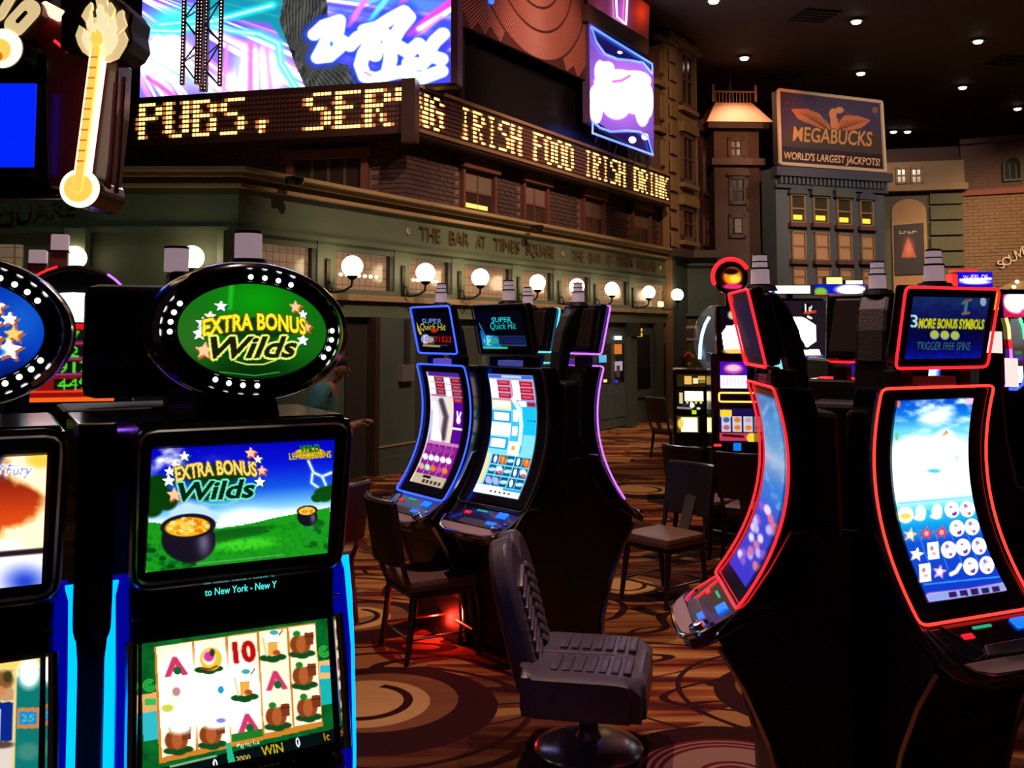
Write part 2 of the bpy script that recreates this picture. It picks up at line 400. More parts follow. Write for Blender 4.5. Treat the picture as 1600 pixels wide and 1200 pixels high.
# unseen ceiling spots, added to brighten the floor and the building fronts
for i, (x, y, tx, ty, tz, pw, an, colr, lb) in enumerate([
        (-1.2, 5.0, -0.3, 5.3, 0, 1150, 46, (1, .62, .42), 'added ceiling spotlight above the floor left of the centre machines'),
        (1.1, 4.75, 0.45, 4.4, 0, 760, 28, (1, .62, .66), 'added ceiling spotlight over the swivel stool'),
        (3.0, 9.5, 1.6, 9.3, 0, 1300, 62, (1, .60, .36), 'added ceiling spotlight over the open carpet by the bar doors'),
        (1.8, 7.8, -1.2, 13.4, 3.0, 1800, 40, (1, .74, .46), 'added ceiling spotlight aimed at the bar cornice corner'),
        (4.6, 11.5, 1.0, 16.5, 3.0, 2500, 50, (1, .70, .42), 'added ceiling spotlight aimed at the middle of the bar front'),
        (-3.2, 6.0, -4.6, 10.8, 2.8, 190, 60, (.75, .95, .7), 'added ceiling spotlight aimed at the left bar wall'),
        (-2.6, 9.4, -3.0, 14.2, 4.1, 420, 50, (1, .52, .44), 'added ceiling spotlight aimed at the brick wall under the message sign'),
        (3.4, 9.0, 0.2, 14.5, 4.4, 900, 56, (1, .50, .46), 'added ceiling spotlight aimed at the brick upper floor'),
        (4.2, 12.0, 1.2, 16.2, 6.8, 1500, 40, (1, .46, .34), 'added ceiling spotlight aimed at the fan marquee'),
        (4.5, 14.0, 4.2, 22.0, 5.5, 1700, 46, (1, .62, .32), 'added ceiling spotlight aimed at the yellow corner building'),
        (7.0, 18.5, 6.2, 24.6, 7.2, 900, 24, (1, .33, .15), 'added ceiling spotlight aimed at the tower roof'),
        (9.5, 16.0, 9.2, 24.5, 5.2, 2200, 50, (1, .78, .62), 'added ceiling spotlight aimed at the blue house'),
        (14.5, 17.0, 13.6, 24.0, 3.6, 5200, 50, (1, .64, .30), 'added ceiling spotlight aimed at the brick souvenir building'),
        (-4.2, 3.6, -1.8, 9.4, 1.3, 520, 26, (1, .85, .75), 'added ceiling spotlight aimed at the bar doorway')]):
    t = thing('added_spotlight', lb, 'light', (x, y, CEIL), 0, 'added spotlights')
    d = (Vector((tx, ty, tz))-Vector((x, y, CEIL-.25))).normalized()
    MB().lathe([(0.0, 0), (0.05, 0), (0.05, -0.03), (0.012, -0.035), (0.012, -0.16), (0.0, -0.16)], 12).build('stem', DLRIM, t)
    Q = Matrix.Translation((0, 0, -0.22)) @ d.to_track_quat('Z', 'Y').to_matrix().to_4x4()
    MB().lathe([(0.0, -0.12), (0.05, -0.12), (0.075, 0.0), (0.085, 0.12), (0.075, 0.12), (0.06, 0.05), (0, 0.05)], 16, Q).build('housing', DLRIM, t, smooth=True)
    lamp('SPOT', Vector((x, y, CEIL-.22))+d*0.16, pw, colr, (tx, ty, tz), 0.06, an, 0.7)

# ================================================================== THE BAR BUILDING
g0 = ground(577, 742); dA = Vector((0.603, 1, 0)).normalized(); nA = Vector((dA.y, -dA.x, 0)); angA = math.atan2(dA.y, dA.x)
def A_w(px, py, off=0.0): return onplane(px, py, g0 + nA*off, nA)
c0 = A_w(368, 400); c0 = Vector((c0.x, c0.y, 0))
def A(px, py, off=0.0):
    q = A_w(px, py, off); return ((q-c0).dot(dA), q.z)
LA = A(1050, 480)[0]
zL = A(640, 470, .12)[1]; zLb = A(640, 497, .08)[1]; zWb = A(640, 458)[1]; zWt = A(640, 405)[1]; zFb = A(640, 390, .1)[1]; zCb = A(640, 337, .12)[1]; zCt = A(640, 309, .3)[1]
bar = thing('bar_building', 'green two-storey bar front with globe lamps, gilt cornice and dark brick upper floor', 'building', c0, angA)
GREEN = mat('bar_green_paint', (0.085, 0.105, 0.070), 0.55, noise=0.15, nscale=2.5)
TEAL = mat('bar_teal_paint', (0.055, 0.075, 0.068), 0.5, noise=0.2, nscale=2.0)
GOLD = mat('cornice_gilt_paint', (0.30, 0.20, 0.105), 0.5, noise=0.15, nscale=4)
DARKW = mat('dark_reveal', (0.02, 0.018, 0.015), 0.6)
Minv = Matrix.Translation(c0) @ Matrix.Rotation(angA, 4, 'Z'); Minv = Minv.inverted()
def toA(v): return Minv @ Vector(v)
# plan outline: left face is square to the camera, then bends away
e0 = toA((at(140, 400, c0.y).x, c0.y, 0)); e1 = toA((-11, c0.y+0.9, 0)); e2 = toA((-11, c0.y+5, 0))
plan = [(0, 0), (LA, 0), (LA, 2.2), (3.0, 6.0), (e2.x, e2.y), (e1.x, e1.y), (e0.x, e0.y)]
MB().prism(plan, 0, zL, 'z').build('lower_wall', TEAL, bar)
MB().prism(plan, zL, zCb, 'z').build('upper_wall', GREEN, bar)
def grow(d):
    """plan outline moved out by d on the faces that show"""
    nl = toA(c0 + Vector((0, -1, 0))) ; nl = Vector((nl.x, nl.y)).normalized(); n2 = Vector((0, -1))
    k = 1/(1+nl.dot(n2)); cor = (nl+n2)*d*k
    return [(cor.x, cor.y), (LA, -d), (LA, 2.2), (3.0, 6.0), (e2.x, e2.y), (e1.x+nl.x*d, e1.y+nl.y*d), (e0.x+nl.x*d, e0.y+nl.y*d)]
def band(name, d, z0, z1, m): return MB().prism(grow(d), z0, z1, 'z').build(name, m, bar)
band('ledge', 0.16, zL-0.03, zL+0.05, GOLD); band('ledge_moulding', 0.10, zLb, zL-0.03, GREEN)
band('lintel_moulding', 0.13, zFb-0.03, zFb+0.03, GREEN); band('frieze', 0.08, zFb+0.03, zCb, GREEN)
dz = (zCt-zCb)
band('cornice', 0.16, zCb, zCb+dz*0.22, GOLD); band('cornice', 0.13, zCb+dz*.22, zCb+dz*.55, TEAL if False else mat('cornice_olive', (0.15, 0.13, 0.07), 0.5, noise=.15))
band('cornice', 0.22, zCb+dz*.55, zCb+dz*.78, GOLD); band('cornice', 0.30, zCb+dz*.78, zCt, GOLD)
# globe lamps, pilasters and transom windows
globes = [(540, 415), (655, 424), (741, 432), (831, 441), (893, 449), (948, 454), (1006, 458), (1051, 461)]
GLOBE = mat('lamp_globe', (0.9, 0.85, 0.75), 0.3, emit=(1.0, 0.80, 0.46), es=9.0)
IRON = mat('dark_bronze', (0.035, 0.022, 0.014), 0.4, 0.7)
sG = [A(p[0], p[1], 0.30) for p in globes]; zG = sum(q[1] for q in sG)/len(sG)
lampo = thing('globe_lamp', '', 'lamp')
MB().sphere((0, -0.30, 0), 0.135, 28, 18).build('globe', GLOBE, lampo, smooth=True)
MB().lathe([(0.0, -0.17), (0.03, -0.17), (0.055, -0.15), (0.075, -0.118), (0.0, -0.10)], 16, Matrix.Translation((0, -0.30, 0))).build('cup', IRON, lampo, smooth=True)
ar = MB(); ar.tube([(-0.13, 0, -0.30), (-0.12, -0.10, -0.33), (-0.06, -0.22, -0.31), (0, -0.29, -0.25), (0, -0.30, -0.17)], 0.016, 8)
ar.tube([(-0.13, -0.02, -0.20), (-0.17, -0.10, -0.20), (-0.20, -0.13, -0.27), (-0.16, -0.12, -0.31), (-0.12, -0.10, -0.28)], 0.011, 8); ar.build('bracket_arm', IRON, lampo, smooth=True)
MB().bbox(-0.165, -0.095, -0.025, 0.0, -0.45, 0.10, 0.01).build('wall_plate', IRON, lampo)
order = ['first', 'second', 'third', 'fourth', 'fifth', 'sixth', 'seventh', 'eighth']
for i, (s_, z_) in enumerate(sG):
    o = lampo if i == 0 else copy_tree(lampo)
    o.location = c0 + dA*s_ + nA*0.11 + Vector((0, 0, zG)); o.rotation_euler = (0, 0, angA)
    tag(o, f'lit white globe wall lamp, {order[i]} along the lettered bar front from the corner', 'lamp', 'globe lamps on the bar front')
for i, (p, lb) in enumerate([((296, 405), 'lit white globe lamp on the left bar wall, beside the grey signal light'), ((107, 402), 'lit white globe lamp on the left bar wall, above the red arched machine')]):
    o = copy_tree(lampo); q = at(*p, c0.y-0.4); o.location = (q.x, c0.y-0.02 + (0.06 if i else 0), zG); o.rotation_euler = (0, 0, 0); tag(o, lb, 'lamp', 'globe lamps on the left bar wall')
pil = [0.55] + [s_-0.13 for s_, _ in sG[:-1]]; pil[0] = sG[0][0]-0.13-1.55
pw_ = 0.17
for s_ in [0.14]+pil+[LA-0.15]:
    MB().box(s_-pw_, s_+pw_, -0.10, 0.0, zL+0.05, zFb-0.03).build('pilaster', GREEN, bar)
PANE = bpy.data.materials.new('reeded_amber_glass'); PANE.use_nodes = True
def pane_nodes(m):
    nt = m.node_tree; b = nt.nodes['Principled BSDF']; b.inputs['Roughness'].default_value = 0.16
    b.inputs['Base Color'].default_value = (0.16, 0.10, 0.06, 1)
    tc = nt.nodes.new('ShaderNodeTexCoord'); br = nt.nodes.new('ShaderNodeTexBrick'); br.offset = 0
    br.inputs['Scale'].default_value = 1; br.inputs['Brick Width'].default_value = 0.115; br.inputs['Row Height'].default_value = 0.115; br.inputs['Mortar Size'].default_value = 0.006
    br.inputs['Color1'].default_value = (0.235, 0.150, 0.095, 1); br.inputs['Color2'].default_value = (0.20, 0.125, 0.08, 1); br.inputs['Mortar'].default_value = (0.10, 0.062, 0.038, 1)
    mp = nt.nodes.new('ShaderNodeMapping'); mp.inputs['Rotation'].default_value = (R(90), 0, 0); nt.links.new(tc.outputs['Object'], mp.inputs[0]); nt.links.new(mp.outputs[0], br.inputs['Vector'])
    nt.links.new(br.outputs['Color'], b.inputs['Emission Color']); b.inputs['Emission Strength'].default_value = 0.55  # emission stands in for interior light and globe reflections on the glass
    nt.links.new(br.outputs['Color'], b.inputs['Base Color']); m.cycles.emission_sampling = 'NONE'
pane_nodes(PANE)
BULB = mat('small_bulb', (1, 1, 1), 0.4, emit=(1, 0.78, 0.42), es=3.0, sample=False)
for k, (a, b_) in enumerate(zip(pil[:-1]+[pil[-1]], pil[1:]+[LA-0.15])):
    x0, x1 = a+pw_, b_-pw_
    if x1-x0 < 0.2: continue
    wn = MB().box(x0, x1, -0.09, 0, zWt, zFb-0.03).build('window', GREEN, bar); MB().box(x0, x1, -0.11, 0, zL+0.05, zWb).build('window_sill', GREEN, wn); MB().box(x0, x1, -0.02, -0.005, zWb, zWt).build('pane', PANE, wn)
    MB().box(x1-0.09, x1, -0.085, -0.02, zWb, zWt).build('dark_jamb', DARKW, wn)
    if k in (1, 2):
        for j in range(7):
            xx = x0+0.18+(x1-x0-0.5)*j/6; MB().sphere((xx, -0.035, zWb+0.19), 0.025, 8, 6).build('candle_bulb', BULB, wn)
MB().bbox(LA-1.15, LA-0.95, -0.2, -0.12, zWb+0.0, zWb+0.12, 0.03).build('small_lit_sign', mat('sign_gold', (.6, .5, .2), .4, emit=(1, .8, .3), es=2.0, sample=False), bar)
# raised lettering on the frieze
LETT = mat('bronze_letters', (0.16, 0.115, 0.07), 0.35, 0.6)
zT = (zFb+zCb)/2 + 0.02
def onfr(px, py): return A(px, py, 0.09)
for (w_, p0_, p1_) in [('THE', 655, 687), ('BAR', 701, 731), ('AT', 743, 758), ('TIMES', 771, 811), ('SQUARE', 821, 865), ('THE', 893, 911), ('BAR', 919, 938), ('AT', 945, 955), ('TIMES', 964, 988), ('SQUARE', 995, 1024)]:
    a = onfr(p0_, 380)[0]; b_ = onfr(p1_, 380)[0]; T = text_tris(w_); wd = T[..., 0].max()-T[..., 0].min()
    hh = 0.20; lettering('lettering', w_, hh, LETT, bar, Matrix.Translation(((a+b_)/2, -0.085, zT)), 0.03, sx=(b_-a)/(wd*hh))
for px in (637, 879, 1031): MB().sphere((onfr(px, 365)[0], -0.10, zT), 0.05, 12, 8, (1, .5, 1)).build('round_stud', mat('stud_gilt', (.7, .55, .35), .3, .8), bar)
nl = toA(c0+Vector((0, -1, 0))); ML = Matrix.Rotation(-angA, 4, 'Z')
q = toA(at(48, 328, c0.y-0.05)); lettering('lettering', 'SQUARE', 0.17, mat('green_letters', (.10, .10, .06), .4, .4), bar, Matrix.Translation((q.x, q.y, zT)) @ ML, 0.03, sx=1.15)
q = toA(at(20, 410, c0.y+0.01)); MB().box(-0.6, 0.12, -0.12, 0, zWb-.1, zWt-.05, Matrix.Translation((q.x, q.y+0.0, 0)) @ ML).build('left_window_pane', PANE, bar)
q = toA(at(124, 410, c0.y-0.1)); MB().box(-0.12, 0.12, -0.14, 0, zL, zFb, Matrix.Translation((q.x, q.y, 0)) @ ML).build('left_pilaster', GREEN, bar)
# lower storey: dark doorway, green wall panel, hall doors, column and shop window
def low(px0, px1, z0, z1, name, m, d0=0.0, d1=0.05, ref=600, par=None):
    a = A(px0, ref)[0]; b_ = A(px1, ref)[0]; return MB().box(a, b_, -d1, -d0, z0, z1).build(name, m, par or bar)
low(538, 572, 0, zLb-.1, 'doorway', DARKW, 0, 0.03); low(577, 636, 0, zLb, 'wall_panel', TEAL, 0, 0.14); low(570, 577, 0, zLb, 'door_frame', mat('door_brown', (.03, .014, .01), .5), 0, 0.18)
low(575, 638, 0, 0.22, 'skirting', TEAL, 0.14, 0.17)
low(577, 637, 0.36, 0.385, 'chair_rail', GOLD, 0.14, 0.155)
low(618, 624, zLb-0.75, zLb-0.02, 'conduit', DARKW, 0.14, 0.19); low(609, 628, zLb-0.88, zLb-0.65, 'junction_box', mat('grey_box', (.12, .11, .12), .5), 0.14, 0.22)
low(640, 930, 0, zLb-.12, 'recessed_panel', mat('panel_dark_green', (.03, .035, .03), .5), 0, .03)
for px in (660, 700, 745, 800, 850, 895): low(px, px+7, 0, zLb, 'panel_rail', TEAL, .03, .09)
DTEAL = mat('door_teal', (0.06, 0.085, 0.095), 0.45, noise=.15, nscale=3)
DGLASS = mat('door_dark_glass', (0.008, 0.008, 0.010), 0.08)
for (p0_, p1_) in ((932, 954), (954, 975)):
    d = low(p0_, p1_, 0.02, zLb-.18, 'door', DTEAL, 0, .06)
    low(p0_+4.5, p1_-4.5, .92, zLb-.42, 'door_glass', DGLASS, .06, .075, par=d)
    low(p0_+3, p1_-3, .22, .72, 'door_panel', DTEAL, .06, .08, par=d)
d = low(956.5, 961, 1.02, 1.25, 'door_handle', CHROME, .07, .11)
SG = [((960, 971, 525, 531), (1, 1, 1), 1.2), ((960, 971, 538, 553), (.9, .5, .2), .8), ((961, 972, 565, 579), (.8, .7, .8), .7), ((936, 947, 555, 566), (.4, .75, .95), .9), ((943, 948, 593, 597), (1, .9, .5), 1.0), ((961, 965, 594, 598), (.2, .2, .9), .8)]
for (x0, x1, y0, y1), cc, st in SG:
    a, zt = A(x0, y0, .08); b_, zb = A(x1, y1, .08); MB().box(a, b_, -.09, -.077, zb, zt).build('lit_door_sign', glow('door_sign_%d' % int(x0*7+y0), cc, st, False), bar)
low(975, 985, 0, zLb, 'half_column', TEAL, 0, .16); a = A(974, 520)[0]; b_ = A(986, 520)[0]; MB().box(a, b_, -.22, 0, zLb-.28, zLb).build('column_capital', DARKW, bar)
wn = low(986, 1016, .55, zLb-.1, 'shop_window', DTEAL, 0, .06); low(989, 1012, .72, zLb-.25, 'window_glass', DGLASS, .06, .07, par=wn)
for (x0, x1, y0, y1), cc in [(((988), 999, 511, 517), (.2, .55, 1)), ((1000, 1004, 513, 518), (1, .6, .5)), ((989, 1004, 520, 526), (.85, .8, .1))]:
    a, zt = A(x0, y0, .1); b_, zb = A(x1, y1, .1); MB().bbox(a, b_, -.10, -.072, zb, zt, .01).build('neon_sign', glow('shop_neon_%d' % int(x0+y0), cc, 1.0, False), bar)
low(1018, 1030, 0, zLb, 'wall_panel', TEAL, 0, .12); low(1031, 1047, 0, zLb-.1, 'side_door', mat('pink_door', (.17, .075, .075), .5), 0, .04); low(1034, 1042, .5, zLb-.45, 'side_door_glass', DGLASS, .04, .06)

# brick upper floor, two faces meeting at a corner
kx, _ = A(634, 240, -0.05); K = c0 + dA*kx - nA*0.05; zLE0 = A(640, 205, .30)[1]; zLE1 = A(640, 134, .30)[1]
pl = at(200, 400, K.y*1.079); dL = Vector((pl.x-K.x, pl.y-K.y, 0)); lenL = dL.length+1.2; dL.normalize(); nL = Vector((-dL.y, dL.x, 0))
if nL.y > 0: nL = -nL
ZT = 7.8
def bricks(name, O, d, n, length, z0, z1, holes, m, parent, bw=0.21, bh=0.072):
    b = MB(); rows = int((z1-z0)/bh)
    for r in range(rows):
        x = -(bw/2 if r % 2 else 0)
        while x < length:
            a = max(0, x); e = min(length, x+bw-0.012); z = z0+r*bh; x += bw
            if e-a < 0.03 or any(h[0] < e and a < h[1] and h[2] < z+bh and z < h[3] for h in holes): continue
            t = random.uniform(0.012, 0.02)
            p = [O+d*a, O+d*e]; f = [q + n*t for q in p]; zz = z+bh-0.012
            v = [(f[0].x, f[0].y, z), (f[1].x, f[1].y, z), (f[1].x, f[1].y, zz), (f[0].x, f[0].y, zz), (p[0].x, p[0].y, z), (p[1].x, p[1].y, z), (p[1].x, p[1].y, zz), (p[0].x, p[0].y, zz)]
            b.add(v, [(0, 1, 2, 3), (0, 4, 5, 1), (1, 5, 6, 2), (2, 6, 7, 3), (3, 7, 4, 0)])
    o = b.build(name, m, parent); o['kind'] = 'stuff'; return o
BRICK = mat('dark_red_brick', (0.050, 0.022, 0.022), 0.8, noise=0.5, nscale=7)
MORTAR = mat('brick_mortar', (0.11, 0.070, 0.068), 0.85)
WOODR = mat('red_brown_trim', (0.11, 0.035, 0.026), 0.5)
GLASSD = mat('dim_window_glass', (0.030, 0.018, 0.016), 0.15)
Ka = toA(K); LA2 = A(1048, 300, -.05)[0]; dLl = toA(c0+dL); nLl = toA(c0+nL)
Lend = Ka + dLl*lenL
MB().prism([(Ka.x, Ka.y), (LA2, Ka.y), (LA2, 2.2), (3, 6), (Lend.x, Lend.y)], zCt-.05, zLE0+.3, 'z').build('brick_storey', MORTAR, bar)
holes = []; wins = [(720, 767, 264, 326), (815, 850, 286, 345), (908, 938, 309, 364), (985, 1011, 328, 379), (1031, 1043, 325, 384)]
for (x0, x1, y0, y1) in wins:
    a, zt = A(x0, y0, -.05); b_, _ = A(x1, y0, -.05); holes.append((a-Ka.x-.05, b_-Ka.x+.05, zCt-.1, zt+.22))
bricks('brickwork', Ka, Vector((1, 0, 0)), Vector((0, -1, 0)), LA2-Ka.x, zCt, zLE0, holes, BRICK, bar)
for i, h in enumerate(holes):
    x0, x1, zb, zt = Ka.x+h[0], Ka.x+h[1], zCt, h[3]; y = Ka.y
    f = MB(); f.box(x0, x0+.06, y-.09, y, zb, zt); f.box(x1-.06, x1, y-.09, y, zb, zt); f.box(x0-.05, x1+.05, y-.14, y, zt-.20, zt)
    wn = f.build('upper_window', WOODR, bar); MB().box(x0+.06, x1-.06, y-.02, y-.005, zb, zt-.2).build('pane', GLASSD, wn)
    g = MB(); xm = (x0+x1)/2; zm = (zb+zt-.2)/2; g.box(xm-.012, xm+.012, y-.035, y-.02, zb, zt-.2); g.box(x0+.06, x1-.06, y-.035, y-.02, zm-.015, zm+.015); g.build('glazing_bar', WOODR, wn)
    MB().box(x0+.07, x1-.07, y-.015+.0, y-.021, zm, zt-.2).build('blind', mat('roller_blind', (.12, .08, .06), .7), wn)
    if i == 0: MB().bbox(x0+.1, x1-.2, y-.035, y-.022, zb+.10, zb+.17, .01).build('lamp_reflection_glow', glow('window_reflection_glow', (1, .85, .4), 1.5, False), wn)  # glowing bar painted as a lamp's reflection
lw = [(2.55-1.05, 2.55+.35)]
hl = [( .55, 1.85, zCt+.0, zLE0-.12)]
bricks('brickwork', Ka, dLl, nLl, lenL, zCt, zLE0, hl, BRICK, bar)
ML2 = Matrix.Translation(Ka) @ Matrix(((dLl.x, -nLl.x, 0, 0), (dLl.y, -nLl.y, 0, 0), (0, 0, 1, 0), (0, 0, 0, 1)))
f = MB(); f.box(.55, .66, -.09, 0, zCt, zLE0-.12, ML2); f.box(1.74, 1.85, -.09, 0, zCt, zLE0-.12, ML2); f.box(.5, 1.9, -.11, 0, zLE0-.26, zLE0-.12, ML2)
wn = f.build('upper_window', WOODR, bar); MB().box(.66, 1.74, -.02, 0, zCt, zLE0-.26, ML2).build('pane', GLASSD, wn)
for k in range(4): MB().box(.66+.26*k, .70+.26*k, -.03, -.02, zCt, zLE0-.26, ML2).build('glazing_bar', mat('dim_green_slat', (.05, .05, .04), .6), wn)
for (x, wd) in ((3.58, .10), (3.42, .04)): MB().bbox(x, x+wd, -.05, -.02, zCt+.28, zCt+.36, .01, ML2).build('lamp_reflection_glow', glow('window_reflection_glow', (1, .85, .4), 1.5, False), bar)  # glowing bars standing in for lamp reflections
# dome security cameras on the cornice
for px, py, lb in ((467, 280, 'black dome security camera on a bracket at the cornice corner'), (845, 355, 'small black dome security camera under the middle of the cornice')):
    s_, z_ = A(px, py, .45); cmr = thing('security_camera', lb, 'camera', c0+dA*s_+nA*.30+Vector((0, 0, z_)), angA, 'security cameras on the bar'); cmr.scale = (.75, .75, .75)
    MB().bbox(-.10, .10, -.22, 0.0, 0.0, .05, .02).build('bracket', BLACKM, cmr); MB().lathe([(0, -.10), (.05, -.085), (.085, -.03), (.09, 0), (0, 0.001)], 16, Matrix.Translation((.05, -.15, 0))).build('dome', BLACKG, cmr, smooth=True)
    MB().lathe([(0, -.09), (.05, -.08), (.06, 0), (0, 0)], 12, Matrix.Translation((-.10, -.08, 0))).build('lens_housing', BLACKM, cmr, smooth=True)
# ================================================================== LED MESSAGE SIGN (two faces round the corner)
G5 = {'P': '11110 10001 10001 11110 10000 10000 10000', 'U': '10001 10001 10001 10001 10001 10001 01110', 'B': '11110 10001 10001 11110 10001 10001 11110', 'S': '01111 10000 10000 01110 00001 00001 11110',
      'E': '11111 10000 10000 11110 10000 10000 11111', 'R': '11110 10001 10001 11110 10100 10010 10001', 'V': '10001 10001 10001 10001 10001 01010 00100', 'I': '01110 00100 00100 00100 00100 00100 01110',
      'N': '10001 11001 11001 10101 10011 10011 10001', 'G': '01110 10001 10000 10111 10001 10001 01110', 'F': '11111 10000 10000 11110 10000 10000 10000', 'O': '01110 10001 10001 10001 10001 10001 01110',
      'D': '11110 10001 10001 10001 10001 10001 11110', 'H': '10001 10001 10001 11111 10001 10001 10001', 'K': '10001 10010 10100 11000 10100 10010 10001', ' ': '00000 '*7, ',': '00000 00000 00000 00000 00000 00110 00100', "'": '00110 00110 00100 00000 00000 00000 00000'}
def dot_columns(text):
    cols = []
    for ch in text:
        rows = G5[ch].split(); rr = [rows[i] for i in (0, 1, 2, 3, 4, 5, 5, 6)]
        for c, rep in zip(range(5), (2, 1, 1, 1, 2)):
            for _ in range(rep): cols.append([r[c] == '1' for r in rr])
        cols.append([False]*8)
    return cols
BOXM = mat('sign_box_brown', (0.030, 0.012, 0.010), 0.45); TRIMM = mat('sign_trim_tan', (0.20, 0.12, 0.07), 0.45)
LIT = mat('amber_bulb_lit', (1, .7, .3), 0.4, emit=(1.0, 0.60, 0.16), es=2.6, sample=False); UNLIT = mat('amber_bulb_unlit', (0.10, 0.045, 0.035), 0.3)
HALF = mat('amber_bulb_dim', (.5, .2, .1), 0.4, emit=(1.0, 0.28, 0.08), es=0.55, sample=False)
def led(parent, M, length, z0, z1, cols, start, pitch):
    """dot-matrix face in local x (along), y (towards viewer is -y)"""
    lit, un, dim = MB(), MB(), MB(); n = int(length/pitch); rp = (z1-z0)/9.0
    for i in range(n):
        for r in range(8):
            j = i-start; on = 0 <= j < len(cols) and cols[j][r]
            near = (not on) and ((0 <= j-1 < len(cols) and cols[j-1][r]) or (0 <= j+1 < len(cols) and cols[j+1][r])) and random.random() < .45
            x = (i+.5)*pitch; z = z1-rp*(r+1.0); q = pitch*.40; y = -.012
            b = lit if on else dim if near else un
            b.add([(x-q, 0, z-q), (x+q, 0, z-q), (x+q, 0, z+q), (x-q, 0, z+q), (x-q*.6, y, z-q*.6), (x+q*.6, y, z-q*.6), (x+q*.6, y, z+q*.6), (x-q*.6, y, z+q*.6)], [(4, 5, 6, 7), (0, 1, 5, 4), (1, 2, 6, 5), (2, 3, 7, 6), (3, 0, 4, 7)], M)
    for b, nm, m in ((lit, 'lit_bulbs', LIT), (dim, 'dim_bulbs', HALF), (un, 'dark_bulbs', UNLIT)):
        if b.v: b.build(nm, m, parent)['kind'] = 'stuff'
ledo = thing('led_message_sign', 'amber dot-matrix bulb sign wrapped round the brick corner reading pubs serving Irish food', 'sign', (0, 0, 0))
MA = Matrix.Translation(c0) @ Matrix.Rotation(angA, 4, 'Z')
sx0 = A(641, 170, .33)[0]; sx1 = A(1046, 290, .33)[0]; lenR = sx1-sx0
corner = c0 + dA*sx0 + nA*.33
MR = Matrix.Translation(corner) @ Matrix.Rotation(angA, 4, 'Z')
def zled(px, py): return onplane(px, py, corner, nA).z
zl0, zl1 = zled(660, 206), zled(660, 137)
MB().box(-.02, lenR+.05, .0, .33, zl0-.06, zl1+.03, MR).build('right_box', BOXM, ledo); MB().box(-.02, lenR+.05, -.03, .05, zl0-.02, zl0+.03, MR).build('trim_strip', TRIMM, ledo); MB().box(-.02, lenR+.05, -.03, .05, zl1-.02, zl1+.03, MR).build('trim_strip', TRIMM, ledo)
cr = dot_columns('NG IRISH FOOD IRISH DRINK'); pr = lenR/(len(cr)+3); led(ledo, MR, lenR, zl0+.03, zl1-.03, cr, 2, pr)
pl2 = at(203, 300, corner.y*1.079); dl2 = Vector((corner.x-pl2.x, corner.y-pl2.y, 0)); len2 = dl2.length; a2 = math.atan2(dl2.y, dl2.x)
MLd = Matrix.Translation((pl2.x, pl2.y, 0)) @ Matrix.Rotation(a2, 4, 'Z')
MB().box(-1.4, len2, .0, .33, zl0-.06, zl1+.05, MLd).build('left_box', BOXM, ledo)
MB().box(-.10, .10, -.10, .10, zl0-.2, zl1+.06, Matrix.Translation((corner.x, corner.y+.03, 0)) @ Matrix.Rotation(a2, 4, 'Z')).build('corner_post', BOXM, ledo)
cl = dot_columns('PUBS, SER')+[[True]*3+[False]*5]*2; pp = len2/(len(cl)+4); led(ledo, MLd, len2-.08, zl0, zl1-.0, cl, 2, pp)

# ================================================================== BIG VIDEO SCREEN above the sign, left of the corner
vs_o = thing('video_screen', 'huge video wall above the bulb sign, neon pink and blue streaks with white script', 'screen', (0, 0, 0))
zs0 = zl1+.05
def big_surf():
    P0 = Vector((pl2.x, pl2.y+.28, 0)); d = dl2.normalized()
    r0 = onplane(706, 100, P0, Vector((-d.y, d.x, 0))); L1 = (r0-P0).dot(d)
    return P0, d, L1
P0b, db, L1b = big_surf(); zsT = zs0+2.6
pic = Pic([(195, -150), (195, 165)], [(706, -170), (706, 131)], 300, 150)
X, Y = pic.X, pic.Y
# rays
ang = np.arctan2(Y+95, X-90); r1 = noise2(ang*26+3, 0*X+.5, 1, 3); r2 = noise2(ang*60, 0*X+7.5, 2, 2)
base = np.stack([.55+.6*(r1-.3), .25+.9*(r2-.4), .95+0*X], -1)
pk = np.clip((r1-.52)*6, 0, 1)[:, None]; wh = np.clip((r2-.52)*5, 0, 1)[:, None]; cy = np.clip((noise2(ang*18, 0*X+3, 5, 2)-.6)*6, 0, 1)[:, None]
C = np.array([.35, .25, .95])*(1-pk)+np.array([.98, .35, .75])*pk; C = C*(1-wh)+np.array([1, .93, 1])*wh; C = C*(1-cy*.7)+np.array([.4, .95, 1])*cy*.7
pic.C = C
pic.halo(235, 85, 60, 60, (1, 1, 1), 1); pic.halo(400, 100, 50, 50, (1, .97, 1), .95); pic.halo(370, 130, 90, 22, (1, .95, 1), .8)
pic.poly([(300, -60), (470, -170), (470, 60), (440, 56), (415, 22), (345, 12), (300, 2)], (.02, .55, .55), .85)
pic.halo(260, 5, 60, 22, (.2, .95, 1), .9)
for pts in ([(225, 18), (290, 14), (350, 34), (400, 42), (432, 60), (436, 95), (462, 140)], [(205, 28), (260, 32), (300, 20), (340, 10), (420, -10)]): pic.line(pts, 12, (.15, .95, .95), 10); pic.line(pts, 3, (.9, 1, 1), 3)
pic.poly([(445, -60), (505, -60), (512, 10), (492, 60), (498, 86), (560, 105), (585, 137), (478, 142), (462, 105), (446, 60), (432, 20)], (.16, .18, .18))
hx = noise2((X*.5+Y*.25)*.35, (Y-X*.3)*.05, 8, 3)
k = ((X > 420) & (X < 592) & (Y > -40) & (np.abs(pic.C-np.array([.16, .18, .18])).sum(1) < .02)).astype(float)
pic.mix(k*np.clip((hx-.45)*4, 0, 1)*.8, (.36, .34, .32)); pic.mix(k*np.clip((.42-hx)*5, 0, 1)*.8, (.05, .06, .07))
